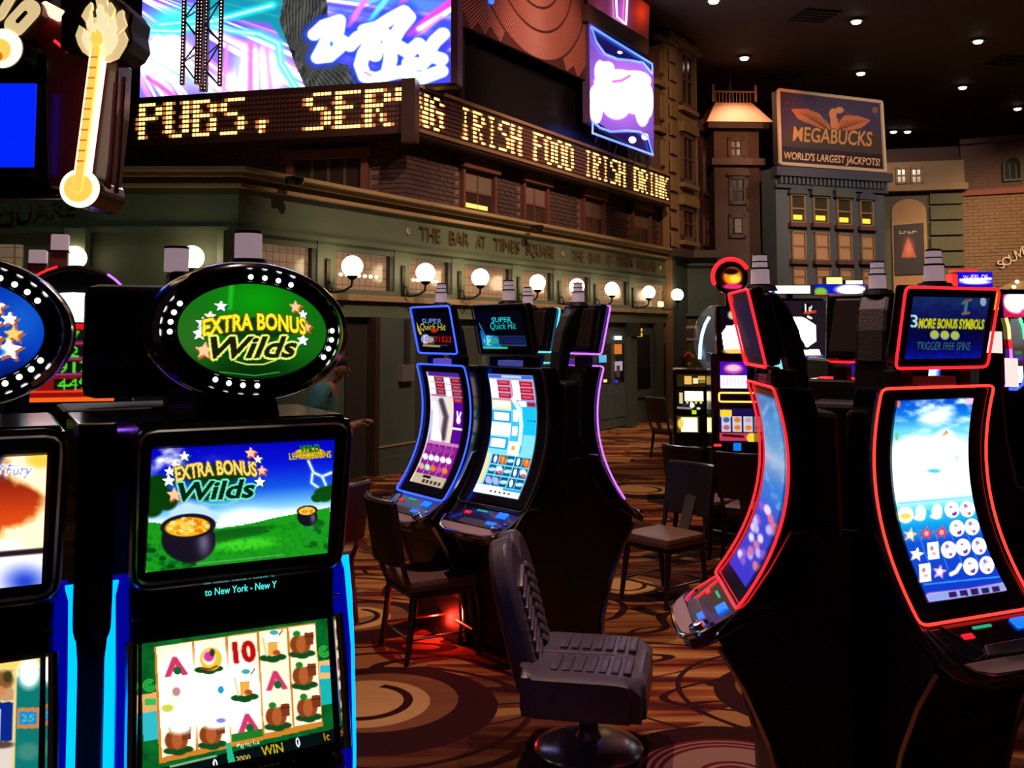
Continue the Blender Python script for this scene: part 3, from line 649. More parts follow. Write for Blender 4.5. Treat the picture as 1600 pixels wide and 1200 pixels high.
for k in range(34):
    u = k/33; pts = [(447+50*u, -60), (440+62*u, 0), (446+46*u, 55), (470+30*u, 90), (480+70*u*u+20*u, 112), (482+98*u, 139)]
    pic.line(pts, 1.5, [(.34, .33, .30), (.07, .08, .09), (.24, .26, .24)][k % 3], 1.2, .85)
for (x0, y0, x1, y1, w_, c_) in [(208, 118, 262, 158, 8, (1, .25, .7)), (208, 100, 285, 160, 5, (1, .6, .9)), (215, 85, 290, 130, 6, (.55, .8, 1)), (345, 60, 340, 150, 7, (1, .5, .85)), (365, 70, 362, 150, 6, (.6, .7, 1)), (385, 60, 386, 150, 9, (1, .35, .75)), (412, 70, 420, 145, 8, (1, .55, .9)), (398, 60, 402, 145, 5, (.6, .55, 1)), (275, 60, 240, 60, 5, (1, 1, 1))]: pic.line([(x0, y0), (x1, y1)], w_, c_, 6, .8)
pic.poly([(520, 20), (706, -60), (706, 140), (590, 140), (560, 105), (505, 88)], (.25, .28, 1), .55)
for (x0, y0, x1, y1, w_, c_) in [(545, 30, 600, -60, 9, (.98, .45, .9)), (575, 30, 630, -50, 8, (.4, .95, 1)), (610, 30, 660, -60, 10, (1, .4, .85)), (640, 48, 706, -5, 12, (1, .25, .8)), (655, 40, 706, 8, 7, (1, 1, 1)), (650, 55, 690, 20, 6, (1, .6, .95)), (640, 112, 704, 76, 5, (1, 1, 1)), (660, 130, 706, 100, 9, (.85, .2, .9))]: pic.line([(x0, y0), (x1, y1)], w_, c_, 4)
pic.line([(690, 60), (704, 120)], 14, (.45, .2, .75), 12)
BL = (.1, .25, 1)
strokes = [[(490, 45), (505, 30), (530, 22), (528, 40), (515, 45), (505, 68), (496, 86), (515, 84), (530, 70), (527, 52)], [(535, 58), (548, 66), (560, 52), (580, 56), (600, 45), (615, 60), (625, 40), (640, 20), (632, 10), (610, 22), (590, 36), (570, 40)],
           [(590, 70), (588, 84), (580, 80), (578, 66), (570, 80), (565, 100), (572, 120), (590, 124), (612, 116), (632, 112)], [(610, 60), (612, 90), (608, 112)], [(625, 70), (640, 80), (655, 66), (668, 82), (680, 62), (692, 50)], [(640, 98), (660, 100), (672, 86), (690, 92)], [(640, 120), (660, 124), (680, 116), (690, 112)]]
for s_ in strokes: pic.line(s_, 34, BL, 16, .85)
for s_ in strokes: pic.line(s_, 20, (1.3, 1.3, 1.35), 5)
pic.line([(497, 80), (508, 50)], 2.5, (.9, .35, .75), 1.5); pic.ell(518, 62, 3, 6, (.1, .6, .7)); pic.line([(571, 112), (582, 119)], 4, (.95, .4, .55), 2)
def surf(U, V): return P0b.x+db.x*L1b*U, P0b.y+db.y*L1b*U, zsT+(zs0-zsT)*V
pic.build('picture', surf, SCREEN, vs_o, 1.5, 1.4)
MV = Matrix.Translation(P0b) @ Matrix.Rotation(a2, 4, 'Z')
MB().box(-1.6, L1b+.05, .01, .2, zs0-.05, zsT+.1, MV).build('cabinet', BOXM, vs_o); MB().box(L1b, L1b+.10, -.05, .2, zs0-.02, zsT+.1, MV).build('edge_frame', mat('purple_frame', (.06, .025, .04), .4), vs_o)

# ================================================================== LIGHTING TRUSS in front of the screen
trp = at(316, 150, corner.y*1.05-.25); tr = thing('lighting_truss', 'tall dark steel lattice truss studded with tiny bulbs in front of the video wall', 'truss', (trp.x, trp.y, zl1+.05), R(8))
STEEL = mat('dark_truss_steel', (.07, .045, .065), .4, .6); TB = mat('truss_bulb', (1, .6, .5), .4, emit=(1, .55, .40), es=2.2, sample=False)
hw = .26; ht = 2.6
chords = [(-hw, -.12), (hw, -.12), (-.02, .22), (-.02, -.2)]
for (x, y) in chords: MB().tube([(x, y, 0), (x, y, ht)], .035 if abs(x) > .1 else .065, 8).build('chord', STEEL, tr)
for (p, q) in ((0, 3), (3, 1), (0, 2), (2, 1)):
    for k in range(8):
        z = k*.32; a, b_ = (p, q) if k % 2 else (q, p)
        MB().tube([(*chords[a], z), (*chords[b_], z+.32)], .012, 5).build('lattice_bar', STEEL, tr)
tbm = MB()
for (x, y) in chords:
    for k in range(52):
        for dx in ((-.02, .02) if abs(x) < .1 else (0,)): tbm.sphere((x+dx, y-.035 if abs(x) > .1 else y-.05, .03+k*.05), .011, 6, 4)
tbm.build('string_bulbs', TB, tr)['kind'] = 'stuff'

# ================================================================== right of the corner: dark screen, fan marquee, neon signs
def plA(off): return c0+nA*off
def Bx(px, py, off): q = onplane(px, py, plA(off), nA); return ((q-c0).dot(dA), q.z)
xa, zb_ = Bx(716, 150, .12); xb, _ = Bx(938, 230, .12); zz = zl1+.02
ds = thing('dark_screen', 'switched-off black video panel between the video wall and the blue neon sign', 'screen', c0, angA)
MB().box(xa, xb, -.12, .05, zz, ZT).build('panel', mat('dead_screen', (.006, .005, .006), .3), ds); MB().box(xa-.05, xa+.06, -.2, .05, zz, ZT).build('edge_frame', BOXM, ds)
MB().box(xa, A(1020, 200)[0], .05, .5, zz-.3, ZT).build('backing_wall', WALLD, ds)
fm = thing('fan_marquee', 'brown fan-ribbed marquee panel hung over the black screen, tiny blue light at top', 'sign', c0, angA)
RIB = mat('marquee_rib', (.42, .17, .12), .5); RIBD = mat('marquee_back', (.085, .026, .022), .6)
pts = [Bx(*p, .42) for p in [(716, -60), (940, -60), (917, 126), (716, 36)]]
MB().prism(pts, -.42, -.36, 'y').build('panel', RIBD, fm)
cx, cz = Bx(835, -70, .43)
def inq(x, z):
    r = True
    for i in range(4):
        (ax, az), (bx_, bz) = pts[i], pts[(i+1) % 4]; r &= ((bx_-ax)*(z-az)-(bz-az)*(x-ax)) <= 0
    return r
if not inq(sum(p[0] for p in pts)/4, sum(p[1] for p in pts)/4):
    pts_ = pts[::-1]
    def inq(x, z):
        r = True
        for i in range(4):
            (ax, az), (bx_, bz) = pts_[i], pts_[(i+1) % 4]; r &= ((bx_-ax)*(z-az)-(bz-az)*(x-ax)) <= 0
        return r
ribs = MB(); radii = [.25, .62, 1.0, 1.45, 2.0, 3.6]
for k in range(len(radii)-1):
    nrib = int(50+k*26)
    for j in range(nrib):
        a = -PI*j/nrib + .001*k; seg = 6; prev = None
        for s_ in range(seg):
            r0_ = radii[k]+(radii[k+1]-radii[k]-.05)*s_/seg; r1_ = radii[k]+(radii[k+1]-radii[k]-.05)*(s_+1)/seg
            p0_ = (cx+r0_*math.cos(a), cz+r0_*math.sin(a)*.9); p1_ = (cx+r1_*math.cos(a), cz+r1_*math.sin(a)*.9)
            if inq(*p0_) and inq(*p1_):
                t = .013; nx_, nz_ = -math.sin(a)*t, math.cos(a)*t
                ribs.add([(p0_[0]-nx_, -.42, p0_[1]-nz_), (p0_[0]+nx_, -.42, p0_[1]+nz_), (p1_[0]+nx_, -.42, p1_[1]+nz_), (p1_[0]-nx_, -.42, p1_[1]-nz_), (p0_[0], -.435, p0_[1]), (p1_[0], -.435, p1_[1])], [(0, 4, 5, 3), (1, 2, 5, 4), (0, 1, 4), (3, 5, 2)])
ribs.build('fan_ribs', RIB, fm)['kind'] = 'stuff'
q = Bx(766, 2, .44); MB().sphere((q[0], -.46, q[1]), .05, 10, 8).build('blue_light', glow('blue_spot', (.2, .4, 1), 2, False), fm)
pk_ = thing('neon_drink_sign', 'blue neon outlined white and violet sign, blown out white in the middle', 'sign', c0, angA)
pn = [Bx(*p, .5) for p in [(920, 35), (1021, 104), (1021, 246), (922, 190)]]
def surfq(q4, y):
    def f(U, V):
        x = (q4[0][0]*(1-U)+q4[1][0]*U)*(1-V)+(q4[3][0]*(1-U)+q4[2][0]*U)*V; z = (q4[0][1]*(1-U)+q4[1][1]*U)*(1-V)+(q4[3][1]*(1-U)+q4[2][1]*U)*V
        return x, y+0*U, z
    return f
pic = Pic([(920, 35), (922, 190)], [(1021, 104), (1021, 246)], 110, 150); pic.fill((.34, .22, .62))
pic.halo(970, 140, 60, 70, (.85, .5, 1), .9)
pic.poly([(924, 42), (1020, 100), (1019, 115), (1000, 96), (970, 93), (945, 85), (930, 62)], (.08, .04, .30)); pic.poly([(925, 186), (925, 208), (1021, 243), (1012, 213), (990, 205), (955, 206)], (.08, .04, .30))
for p in [(936, 112, 8, 18), (946, 104, 10, 9), (962, 116, 22, 9), (985, 118, 24, 9), (1004, 126, 12, 11), (935, 150, 14, 20), (960, 160, 22, 24), (990, 150, 22, 26), (1002, 172, 12, 24), (1014, 158, 6, 24), (950, 128, 22, 14), (985, 130, 20, 14), (930, 170, 9, 22)]: pic.ell(*p, (1.3, 1.2, 1.35), .25)
pic.line([(955, 126), (968, 124), (980, 117)], 6, (.85, .45, 1), 3)
pic.ell(965, 80, 4, 2, (1, .9, 1)); pic.ell(985, 217, 6, 5, (1.2, 1, 1.2)); pic.ell(1006, 213, 6, 5, (1.2, .9, 1.2))
pic.build('picture', surfq(pn, -.505), SCREEN, pk_, 1.3, 1.5)
MB().prism(pn, -.5, -.35, 'y').build('box', mat('violet_box', (.12, .08, .2), .5), pk_)
NB = mat('blue_neon', (.1, .2, .8), .4, emit=(.03, .12, 1.0), es=4); NBC = mat('blue_neon_core', (.5, .6, 1), .4, emit=(.05, .16, 1.0), es=2.6)
def ntube(name, pix, off, r, m, par, closed=True):
    return MB().tube([(Bx(*p, off)[0], -off, Bx(*p, off)[1]) for p in pix], r, 8, closed).build(name, m, par, smooth=True)
ntube('neon_tube', [(924, 42), (970, 70), (1019, 100), (1019, 115), (1005, 98), (985, 94), (965, 92), (945, 84), (932, 66)], .54, .022, NBC, pk_)
ntube('neon_tube', [(926, 190), (926, 208), (970, 224), (1020, 242), (1012, 214), (1000, 206), (978, 204), (955, 206), (938, 200)], .54, .022, NBC, pk_)
for k in range(6): ntube('support_strut', [(935+k*15, 205+k*7), (930+k*15+8*(k % 2), 222+k*9)], .40, .018, STEEL, pk_, False)
us = thing('upper_neon_sign', 'lit violet and orange sign above the blue neon sign, cut by the top edge', 'sign', c0, angA)
pn = [Bx(*p, .5) for p in [(915, -60), (1016, -20), (1013, 62), (918, 5)]]
pic = Pic([(915, -60), (918, 5)], [(1016, -20), (1013, 62)], 60, 40); pic.fill((.32, .10, .10)); pic.halo(965, 20, 16, 40, (.85, .3, .9), .9); pic.halo(1000, 20, 14, 22, (1, .22, .1), .9); pic.halo(935, 10, 12, 20, (.55, .2, .45), .7)
pic.build('picture', surfq(pn, -.505), SCREEN, us, .9); MB().prism(pn, -.5, -.3, 'y').build('box', BOXM, us)
ntube('neon_tube', [(962, -20), (964, 26), (978, 38), (981, -20)], .54, .02, mat('pink_neon', (.8, .5, .8), .4, emit=(1, .55, 1), es=3), us, False)
pn = [Bx(*p, .55) for p in [(917, 5), (1014, 62), (1013, 86), (918, 32)]]; MB().prism(pn, -.55, -.3, 'y').build('name_board', mat('board_brown', (.13, .06, .05), .5), us)

# ================================================================== FAR BUILDINGS
def frame_on(p0, d):
    """local frame with x along d on the ground, -y to the viewer"""
    d = Vector((d[0], d[1], 0)).normalized(); a = math.atan2(d.y, d.x); n = Vector((d.y, -d.x, 0))
    def f(px, py, off=0.0): q = onplane(px, py, Vector(p0)+n*off, n); return ((q-Vector(p0)).dot(d), q.z)
    return a, f
def win(parent, x0, x1, z0, z1, fm_, gm, y=0.0, bars=1, arch=False, hood=None, sill=None, lit=None, fw=.05):
    f = MB(); f.box(x0, x0+fw, y-.07, y, z0, z1); f.box(x1-fw, x1, y-.07, y, z0, z1); f.box(x0, x1, y-.07, y, z1-fw, z1); f.box(x0, x1, y-.07, y, z0, z0+fw)
    wn = f.build('window', fm_, parent); MB().box(x0+fw, x1-fw, y-.02, y-.004, z0+fw, z1-fw).build('pane', gm, wn)
    zm = (z0+z1)/2; MB().box(x0+fw, x1-fw, y-.05, y-.02, zm-.02, zm+.02).build('glazing_bar', fm_, wn)
    if bars > 1: xm = (x0+x1)/2; MB().box(xm-.015, xm+.015, y-.045, y-.02, z0+fw, z1-fw).build('glazing_bar', fm_, wn)
    if sill: MB().box(x0-.06, x1+.06, y-.14, y, z0-.10, z0).build('sill', sill, wn)
    if hood:
        if arch: MB().prism([(x0-.07, z1)]+[((x0+x1)/2-(x1-x0+.14)/2*math.cos(PI*k/10), z1+.20*math.sin(PI*k/10)) for k in range(11)][1:-1]+[(x1+.07, z1)], y-.12, y, 'y').build('hood', hood, wn)
        else: MB().box(x0-.07, x1+.07, y-.14, y, z1, z1+.22).build('hood', hood, wn)
    if lit: a, b_ = lit; MB().bbox(x0+fw+.05, x1-fw-.05, y-.04, y-.021, z0+a, z0+b_, .01).build('lit_lamp', glow('yellow_window_lamp', (1, .85, .25), 1.3, False), wn)
    return wn
# end wall in dark blue-green beyond the doors
pe = c0+dA*LA; ew = thing('end_wall', 'dark blue-green wall with picture ledge beyond the bar doors', 'wall', (pe.x, pe.y, 0), R(4))
a, fe = frame_on((pe.x, pe.y, 0), (math.cos(R(4)), math.sin(R(4))))
EWM = mat('end_wall_bluegreen', (.035, .055, .060), .6, noise=.2); xr = fe(1122, 480)[0]; zt = fe(1080, 400)[1]
MB().box(0, xr, 0, .4, 0, zt).build('wall', EWM, ew); MB().box(-.1, xr+.05, -.2, 0, zt-.05, zt+.12).build('cornice', mat('end_cornice', (.05, .035, .03), .5), ew); MB().box(0, xr, -.1, 0, fe(1080, 412)[1]-.05, fe(1080, 412)[1]).build('cornice_moulding', EWM, ew)
MB().box(0, xr, -.12, 0, fe(1080, 490)[1]-.06, fe(1080, 490)[1]).build('picture_rail', EWM, ew); MB().box(.1, xr, -.03, 0, .5, fe(1080, 497)[1]).build('niche_back', mat('niche_olive', (.05, .045, .025), .6), ew)
x0, z1 = fe(1061, 509); x1, z0 = fe(1090, 532); pf = MB(); pf.box(x0, x1, -.08, -.03, z0, z1)
pf = tag(pf.build('framed_picture', mat('picture_frame_cream', (.32, .27, .24), .5)), 'cream-framed dark picture on the blue-green wall beyond the bar doors', 'picture'); pf.location = ew.location; pf.rotation_euler = ew.rotation_euler
MB().box(x0+.06, x1-.06, -.09, -.08, z0+.06, z1-.06).build('print', mat('dark_print', (.03, .025, .035), .5), pf)
x0, z1 = fe(1046, 573); sb = thing('side_counter', 'dark counter against the blue-green end wall under the picture', 'counter', ew.location, ew.rotation_euler.z); MB().box(x0, x0+1.8, -.55, -.13, 0, z1-.04).build('body', mat('counter_brown', (.03, .018, .014), .5), sb); MB().box(x0-.04, x0+1.84, -.60, -.13, z1-.04, z1).build('top', mat('counter_top', (.10, .07, .055), .3), sb)
xf, zf = fe(1071, 560); fl = thing('flower_vase', 'small red flower arrangement on the dark counter', 'vase', ew.matrix_basis @ Vector((xf, -.35, z1)), 0)
MB().lathe([(0, 0), (.05, 0), (.07, .06), (.045, .12), (0, .12)], 12).build('vase', mat('vase_amber', (.3, .16, .08), .2), fl, smooth=True)
for k in range(7):
    a_ = k*.9; p = (.09*math.cos(a_), .09*math.sin(a_), .22+.04*(k % 3)); MB().tube([(0, 0, .1), p], .006, 5).build('stem', mat('stem_green', (.02, .06, .02), .6), fl); MB().sphere(p, .05, 8, 6).build('flower', mat('flower_red', (.45, .05, .03), .6), fl)
# yellow corner building continuing the bar line
x0, _ = A(1049, 300, .25); x1, _ = A(1091, 300, .25); yb = thing('corner_building', 'tall yellow-brown corner building front with stacked brown windows', 'building', c0+dA*x0+nA*.25, angA)
def Y_(px, py): q = onplane(px, py, c0+nA*.25, nA); return ((q-c0).dot(dA)-x0, q.z)
YEL = mat('yellow_stone', (.21, .125, .062), .7, noise=.25, nscale=2); YELD = mat('brown_stone', (.11, .05, .035), .7, noise=.3, nscale=2)
wd = x1-x0; zc_ = Y_(1052, 14)[1]; zb0 = Y_(1055, 393)[1]
MB().box(0, wd, 0, .8, 0, zc_).build('wall', YEL, yb); MB().box(-.15, wd+.15, -.3, .8, zc_-.35, zc_).build('cornice', YEL, yb); MB().box(-.05, wd+.05, -.12, 0, zc_-.8, zc_-.72).build('string_course', YEL, yb)
MB().box(-.1, wd+.1, -.25, 0, zb0-.12, zb0+.05).build('base_cornice', mat('end_cornice', (.05, .035, .03), .5), yb); MB().box(0, wd, -.05, 0, 0, zb0-.12).build('base_wall', EWM, yb)
for (ya, yb_, p0_, p1_) in ((75, 165, 1059, 1081), (205, 285, 1062, 1082), (320, 375, 1062, 1083)):
    xx0, zt_ = Y_(p0_, ya); xx1, _ = Y_(p1_, ya); _, zb1 = Y_(p0_, yb_); win(yb, xx0, xx1, zb1, zt_, YELD, mat('brown_glass', (.02, .012, .01), .2), 0, 2, False, YEL, YEL, None, .12)
for k in range(14): MB().box(-.06, .22+.08*(k % 2), -.06, 0, zb0+.1+k*.42, zb0+.42+k*.42).build('quoin', YEL, yb)
# reddish sliver of wall left of it and narrow dark red house to the right
x2, _ = A(1022, 200, .05); x3, _ = A(1049, 200, .05); rb = thing('brown_building', 'narrow brown building front rising behind the neon signs', 'building', c0+dA*x2+nA*.05, angA)
MB().box(0, x3-x2, 0, .5, zl1+.1, CEIL-.5).build('wall', YELD, rb)
for k in range(3): MB().box(-.05, x3-x2, -.12, 0, zl1+1.0+k*1.05, zl1+1.12+k*1.05).build('string_course', YEL, rb)
for k in range(3): win(rb, .35, x3-x2-.3, zl1+.25+k*1.05, zl1+.9+k*1.05, YEL, mat('brown_glass', (.02, .012, .01), .2), 0, 2)
x4, _ = A(1092, 300, -.3); x5, _ = A(1120, 300, -.3); dr = thing('dark_red_house', 'narrow dark red house between the yellow building and the tower', 'building', c0+dA*x4-nA*.3, angA)
def D_(px, py): q = onplane(px, py, c0-nA*.3, nA); return ((q-c0).dot(dA)-x4, q.z)
zt = D_(1095, 190)[1]; DRM = mat('dark_red_wall', (.085, .026, .022), .75, noise=.3, nscale=3)
MB().box(0, x5-x4, 0, .5, 0, zt).build('wall', DRM, dr); MB().box(-.05, x5-x4, -.15, 0, zt-.3, zt).build('cornice', DRM, dr)
for (ya, yb_) in ((235, 305), (335, 385)):
    for (pa, pb) in ((1098, 1106), (1109, 1116)):
        xx0, zt_ = D_(pa, ya); xx1, _ = D_(pb, ya); _, zb1 = D_(pa, yb_); win(dr, xx0, xx1, zb1, zt_, mat('dull_rose_trim', (.13, .06, .055), .6), mat('brown_glass', (.02, .012, .01), .2), fw=.09)
# brown tower with lit slanted roof
pt = at(1118, 400, 25.0); tw = thing('brown_tower', 'brown stone tower with an orange-lit sloping roof and balustrade', 'building', (pt.x, pt.y, 0), R(3)); _, ft = frame_on((pt.x, pt.y, 0), (math.cos(R(3)), math.sin(R(3))))
TWM = mat('tower_brown', (.085, .042, .034), .75, noise=.3, nscale=1.5); TWL = mat('tower_trim', (.085, .045, .036), .7)
xw = ft(1187, 300)[0]; zt = ft(1150, 197)[1]; MB().box(0, xw, 0, 1.2, 0, zt).build('wall', TWM, tw)
MB().box(-.2, xw+.2, -.25, 1.4, zt-.1, zt+.05).build('eaves', TWL, tw); z2 = ft(1150, 252)[1]; MB().box(-.1, xw+.1, -.18, 1.3, z2-.12, z2+.05).build('string_course', TWL, tw)
zr = ft(1150, 158)[1]; b = MB(); b.add([(-.25, -.3, zt+.05), (xw+.3, -.3, zt+.05), (xw+.3, 1.4, zt+.05), (-.25, 1.4, zt+.05), (.1, .15, zr), (xw-.12, .15, zr), (xw-.12, 1.1, zr), (.1, 1.1, zr)], [(0, 1, 5, 4), (1, 2, 6, 5), (2, 3, 7, 6), (3, 0, 4, 7), (4, 5, 6, 7), (0, 3, 2, 1)]); b.build('sloping_roof', mat('roof_copper', (.55, .26, .16), .6), tw)
bl = MB(); bl.box(.0, xw, .1, .14, zr+.25, zr+.29); [bl.box(.0+k*.09, .02+k*.09, .1, .13, zr, zr+.27) for k in range(int(xw/.09))]; bl.box(0, .06, .08, .14, zr, zr+.45); bl.box(xw-.06, xw, .08, .14, zr, zr+.45); bl.build('balustrade', mat('rail_copper', (.25, .10, .07), .5), tw)
MB().lathe([(0, 0), (.06, 0), (.05, .5), (.015, 1.0), (0, 1.0)], 8, Matrix.Translation((xw*.5, .5, zr))).build('spire', mat('spire_brown', (.08, .05, .04), .6), tw)
for (pa, pb, ya, yb_, ar_) in ((1136, 1162, 215, 248, False), (1138, 1166, 275, 320, True), (1138, 1164, 335, 372, False)):
    xx0, zt_ = ft(pa, ya); xx1, _ = ft(pb, ya); _, zb1 = ft(pa, yb_); win(tw, xx0, xx1, zb1, zt_, TWL, mat('brown_glass', (.02, .012, .01), .2), 0, 2, ar_, TWL if ar_ else None, None, None, .09)
x0, zt_ = ft(1147, 342); x1, zb1 = ft(1158, 364); MB().box(x0, x1, -.05, -.021, zb1, zt_).build('pale_blind', mat('pale_blind', (.25, .2, .2), .7), tw)
for k in range(3): MB().box(xw, xw+.10, .15+k*.36, .3+k*.36, 0, z2-.2).build('side_pier', TWL, tw)
# blue house with the billboard
pb0 = at(1214, 400, 24.0); dB = Vector((.943, .332, 0)); bb = thing('blue_house', 'blue-grey house front with twelve lit sash windows under the eagle billboard', 'building', (pb0.x, pb0.y, 0), math.atan2(.332, .943)); _, fb = frame_on((pb0.x, pb0.y, 0), dB)
BLU = mat('blue_grey_paint', (.075, .085, .105), .7, noise=.12, nscale=2); BLT = mat('blue_trim', (.055, .055, .085), .6); xw = fb(1383, 350)[0]; zt = fb(1216, 262)[1]
MB().box(0, xw, 0, .6, 0, zt).build('wall', BLU, bb); MB().box(-.1, xw+.1, -.22, 0, zt-.22, zt).build('cornice', BLT, bb); MB().box(-.05, xw+.05, -.10, 0, zt-.5, zt-.42).build('cornice_moulding', BLT, bb)
for k in range(26): MB().box(.05+k*xw/26, .05+(k+.5)*xw/26, -.16, 0, zt-.40, zt-.24).build('dentil', BLU, bb)
WF = mat('window_tan_frame', (.26, .16, .085), .6); AMB = mat('amber_curtain', (.33, .17, .085), .7, emit=(.30, .14, .06), es=.35, sample=False); OLG = mat('olive_glass', (.05, .038, .02), .3); SIL = mat('sill_brown', (.12, .05, .04), .6)
rows = [(0, [(1233, 303, 1256, 348), (1268, 306, 1292, 349), (1305, 309, 1328, 352), (1341, 312, 1362, 354)]), (1, [(1235, 361, 1257, 406), (1271, 363, 1294, 407), (1307, 364, 1329, 407), (1343, 367, 1364, 407)]), (2, [(1237, 417, 1258, 446), (1274, 418, 1296, 446), (1310, 419, 1331, 446), (1345, 421, 1365, 446)])]
for r, ws in rows:
    for k, (x0, y0, x1, y1) in enumerate(ws):
        a_, zt_ = fb(x0, y0); b_, _ = fb(x1, y0); _, zb1 = fb(x0, y1)
        win(bb, a_, b_, zb1, zt_, WF, OLG if r == 0 else AMB, 0, 1, k in (0, 3), (BLT if k in (0, 3) else mat('hood_green', (.07, .085, .075), .6)) if r == 0 else None, SIL, ((.08, .20) if r == 0 else None), .04)
bd = thing('billboard', 'framed billboard with a golden eagle and the words Megabucks on the blue house roof', 'billboard', bb.location, bb.rotation_euler.z)
q4 = [fb(*p, .1) for p in [(1215, 141), (1376, 160), (1382, 268), (1218, 256)]]
MB().prism(q4, -.1, .15, 'y').build('board', mat('board_dark', (.04, .02, .02), .6), bd)
FRM = mat('cream_frame', (.62, .45, .30), .6)
for i in range(4):
    (ax, az), (bx_, bz) = q4[i], q4[(i+1) % 4]; MB().tube([(ax, -.13, az), (bx_, -.13, bz)], .05, 6).build('frame_bar', FRM, bd)
pic = Pic([(1217, 144), (1220, 254)], [(1374, 162), (1380, 266)], 200, 140); sc = .62
pic.fill((.20, .15, .26)); rs = np.random.RandomState(3)
for k in range(40): pic.ell(rs.uniform(1220, 1372), rs.uniform(150, 195), .8, .8, (.38, .33, .42))
for pts in ([(1235, 170), (1260, 170), (1278, 177), (1295, 196), (1297, 206), (1270, 196), (1246, 186)], [(1302, 200), (1318, 180), (1340, 181), (1360, 188), (1345, 200), (1315, 206)]): pic.poly(pts, (.62, .34, .20))
for k in range(6): pic.line([(1250+k*7, 176+k*2), (1292, 203)], 1, (.35, .17, .12)); pic.line([(1352-k*7, 188), (1308, 204)], 1, (.35, .17, .12))
pic.ell(1300, 178, 6, 9, (.70, .42, .28)); pic.ell(1310, 172, 7, 5, (.68, .42, .28)); pic.poly([(1296, 185), (1308, 185), (1306, 206), (1297, 206)], (.68, .40, .24))
pic.poly([(1228, 197), (1375, 208), (1377, 240), (1224, 226)], (.22, .17, .10), .8)
pic.text('MEGABUCKS', 1300, 213, 22, (.66, .46, .28), sx=.68, rot=.07, outline=(1.2, (.25, .14, .08)), bold=.015)
pic.ell(1367, 172, 5, 5, (.40, .30, .20)); pic.line([(1222, 230), (1377, 243)], 3, (.14, .07, .05))
pic.poly([(1219, 229), (1379, 243), (1380, 266), (1220, 254)], (.14, .05, .05)); pic.text("WORLD'S LARGEST JACKPOTS!", 1300, 248, 11, (.78, .60, .46), sx=.68, rot=.075, bold=.012)
pic.C = pic.C*1.0; pic.build('poster_print', surfq([fb(*p, .14) for p in [(1217, 144), (1374, 162), (1380, 266), (1220, 254)]], -.14), PRINT, bd, 1.5)
# stone arcade house
pa0 = at(1381, 400, 27.0); ac = thing('stone_arcade_house', 'tan stone house with a green arched bay beside the blue house', 'building', (pa0.x, pa0.y, 0), R(-14)); _, fa = frame_on((pa0.x, pa0.y, 0), (math.cos(R(-14)), math.sin(R(-14))))
STN = mat('tan_stone', (.24, .155, .085), .75, noise=.2, nscale=2); GRS = mat('green_stone', (.075, .075, .045), .75, noise=.25, nscale=2); BRD = mat('brown_parapet', (.055, .026, .022), .8); xw = fa(1506, 300)[0]; z1 = fa(1480, 252)[1]; z0 = fa(1480, 290)[1]
MB().box(0, xw, 0, .6, 0, z0).build('lower_wall', GRS, ac); MB().box(-.5, xw, -.15, .6, z0, z1).build('upper_wall', STN, ac); MB().box(-.5, xw, .1, .6, z1, fa(1440, 230)[1]).build('parapet', BRD, ac); MB().box(-.5, xw+.05, -.35, 0, z0-.15, z0+.02).build('string_course', STN, ac)
for (pa, pb) in ((1399, 1417), (1422, 1441)):
    x0, zt_ = fa(pa, 262, .15); x1, _ = fa(pb, 262, .15); _, zb1 = fa(pa, 288, .15); win(ac, x0, x1, zb1, zt_, STN, mat('brown_glass', (.02, .012, .01), .2), -.15, 2)
x0, zt_ = fa(1392, 312); x1, _ = fa(1446, 312); MB().prism([(x0, 0), (x1, 0), (x1, zt_-.35)]+[((x0+x1)/2+(x1-x0)/2*math.cos(PI*k/10), zt_-.35+.35*math.sin(PI*k/10)) for k in range(1, 10)]+[(x0, zt_-.35)], -.06, .0, 'y').build('arched_niche', mat('niche_ochre', (.34, .19, .085), .7, noise=.2), ac)
for k in range(7): MB().box(xw*.58, xw-.05, -.10, 0, z0-.5-k*.42, z0-.5-k*.42+.36).build('stone_block', GRS, ac)
ps = thing('theatre_poster', 'dark framed poster with a glowing pink figure in the stone arch', 'poster', ac.location, ac.rotation_euler.z)
q4 = [fa(*p, .1) for p in [(1397, 352), (1443, 348), (1445, 428), (1399, 430)]]; MB().prism(q4, -.1, -.06, 'y').build('frame', DARKW, ps)
pic = Pic([(1397, 352), (1399, 430)], [(1443, 348), (1445, 428)], 50, 80); pic.fill((.10, .04, .05)); pic.poly([(1408, 402), (1419, 370), (1432, 402)], (.55, .26, .22)); pic.halo(1420, 388, 8, 16, (.75, .40, .34), .9); pic.text('ZUMANITY', 1419, 363, 4, (.75, .65, .65)); pic.rect(1399, 404, 1445, 428, (.07, .05, .06)); pic.build('poster_print', surfq(q4, -.105), PRINT, ps, 1.3)
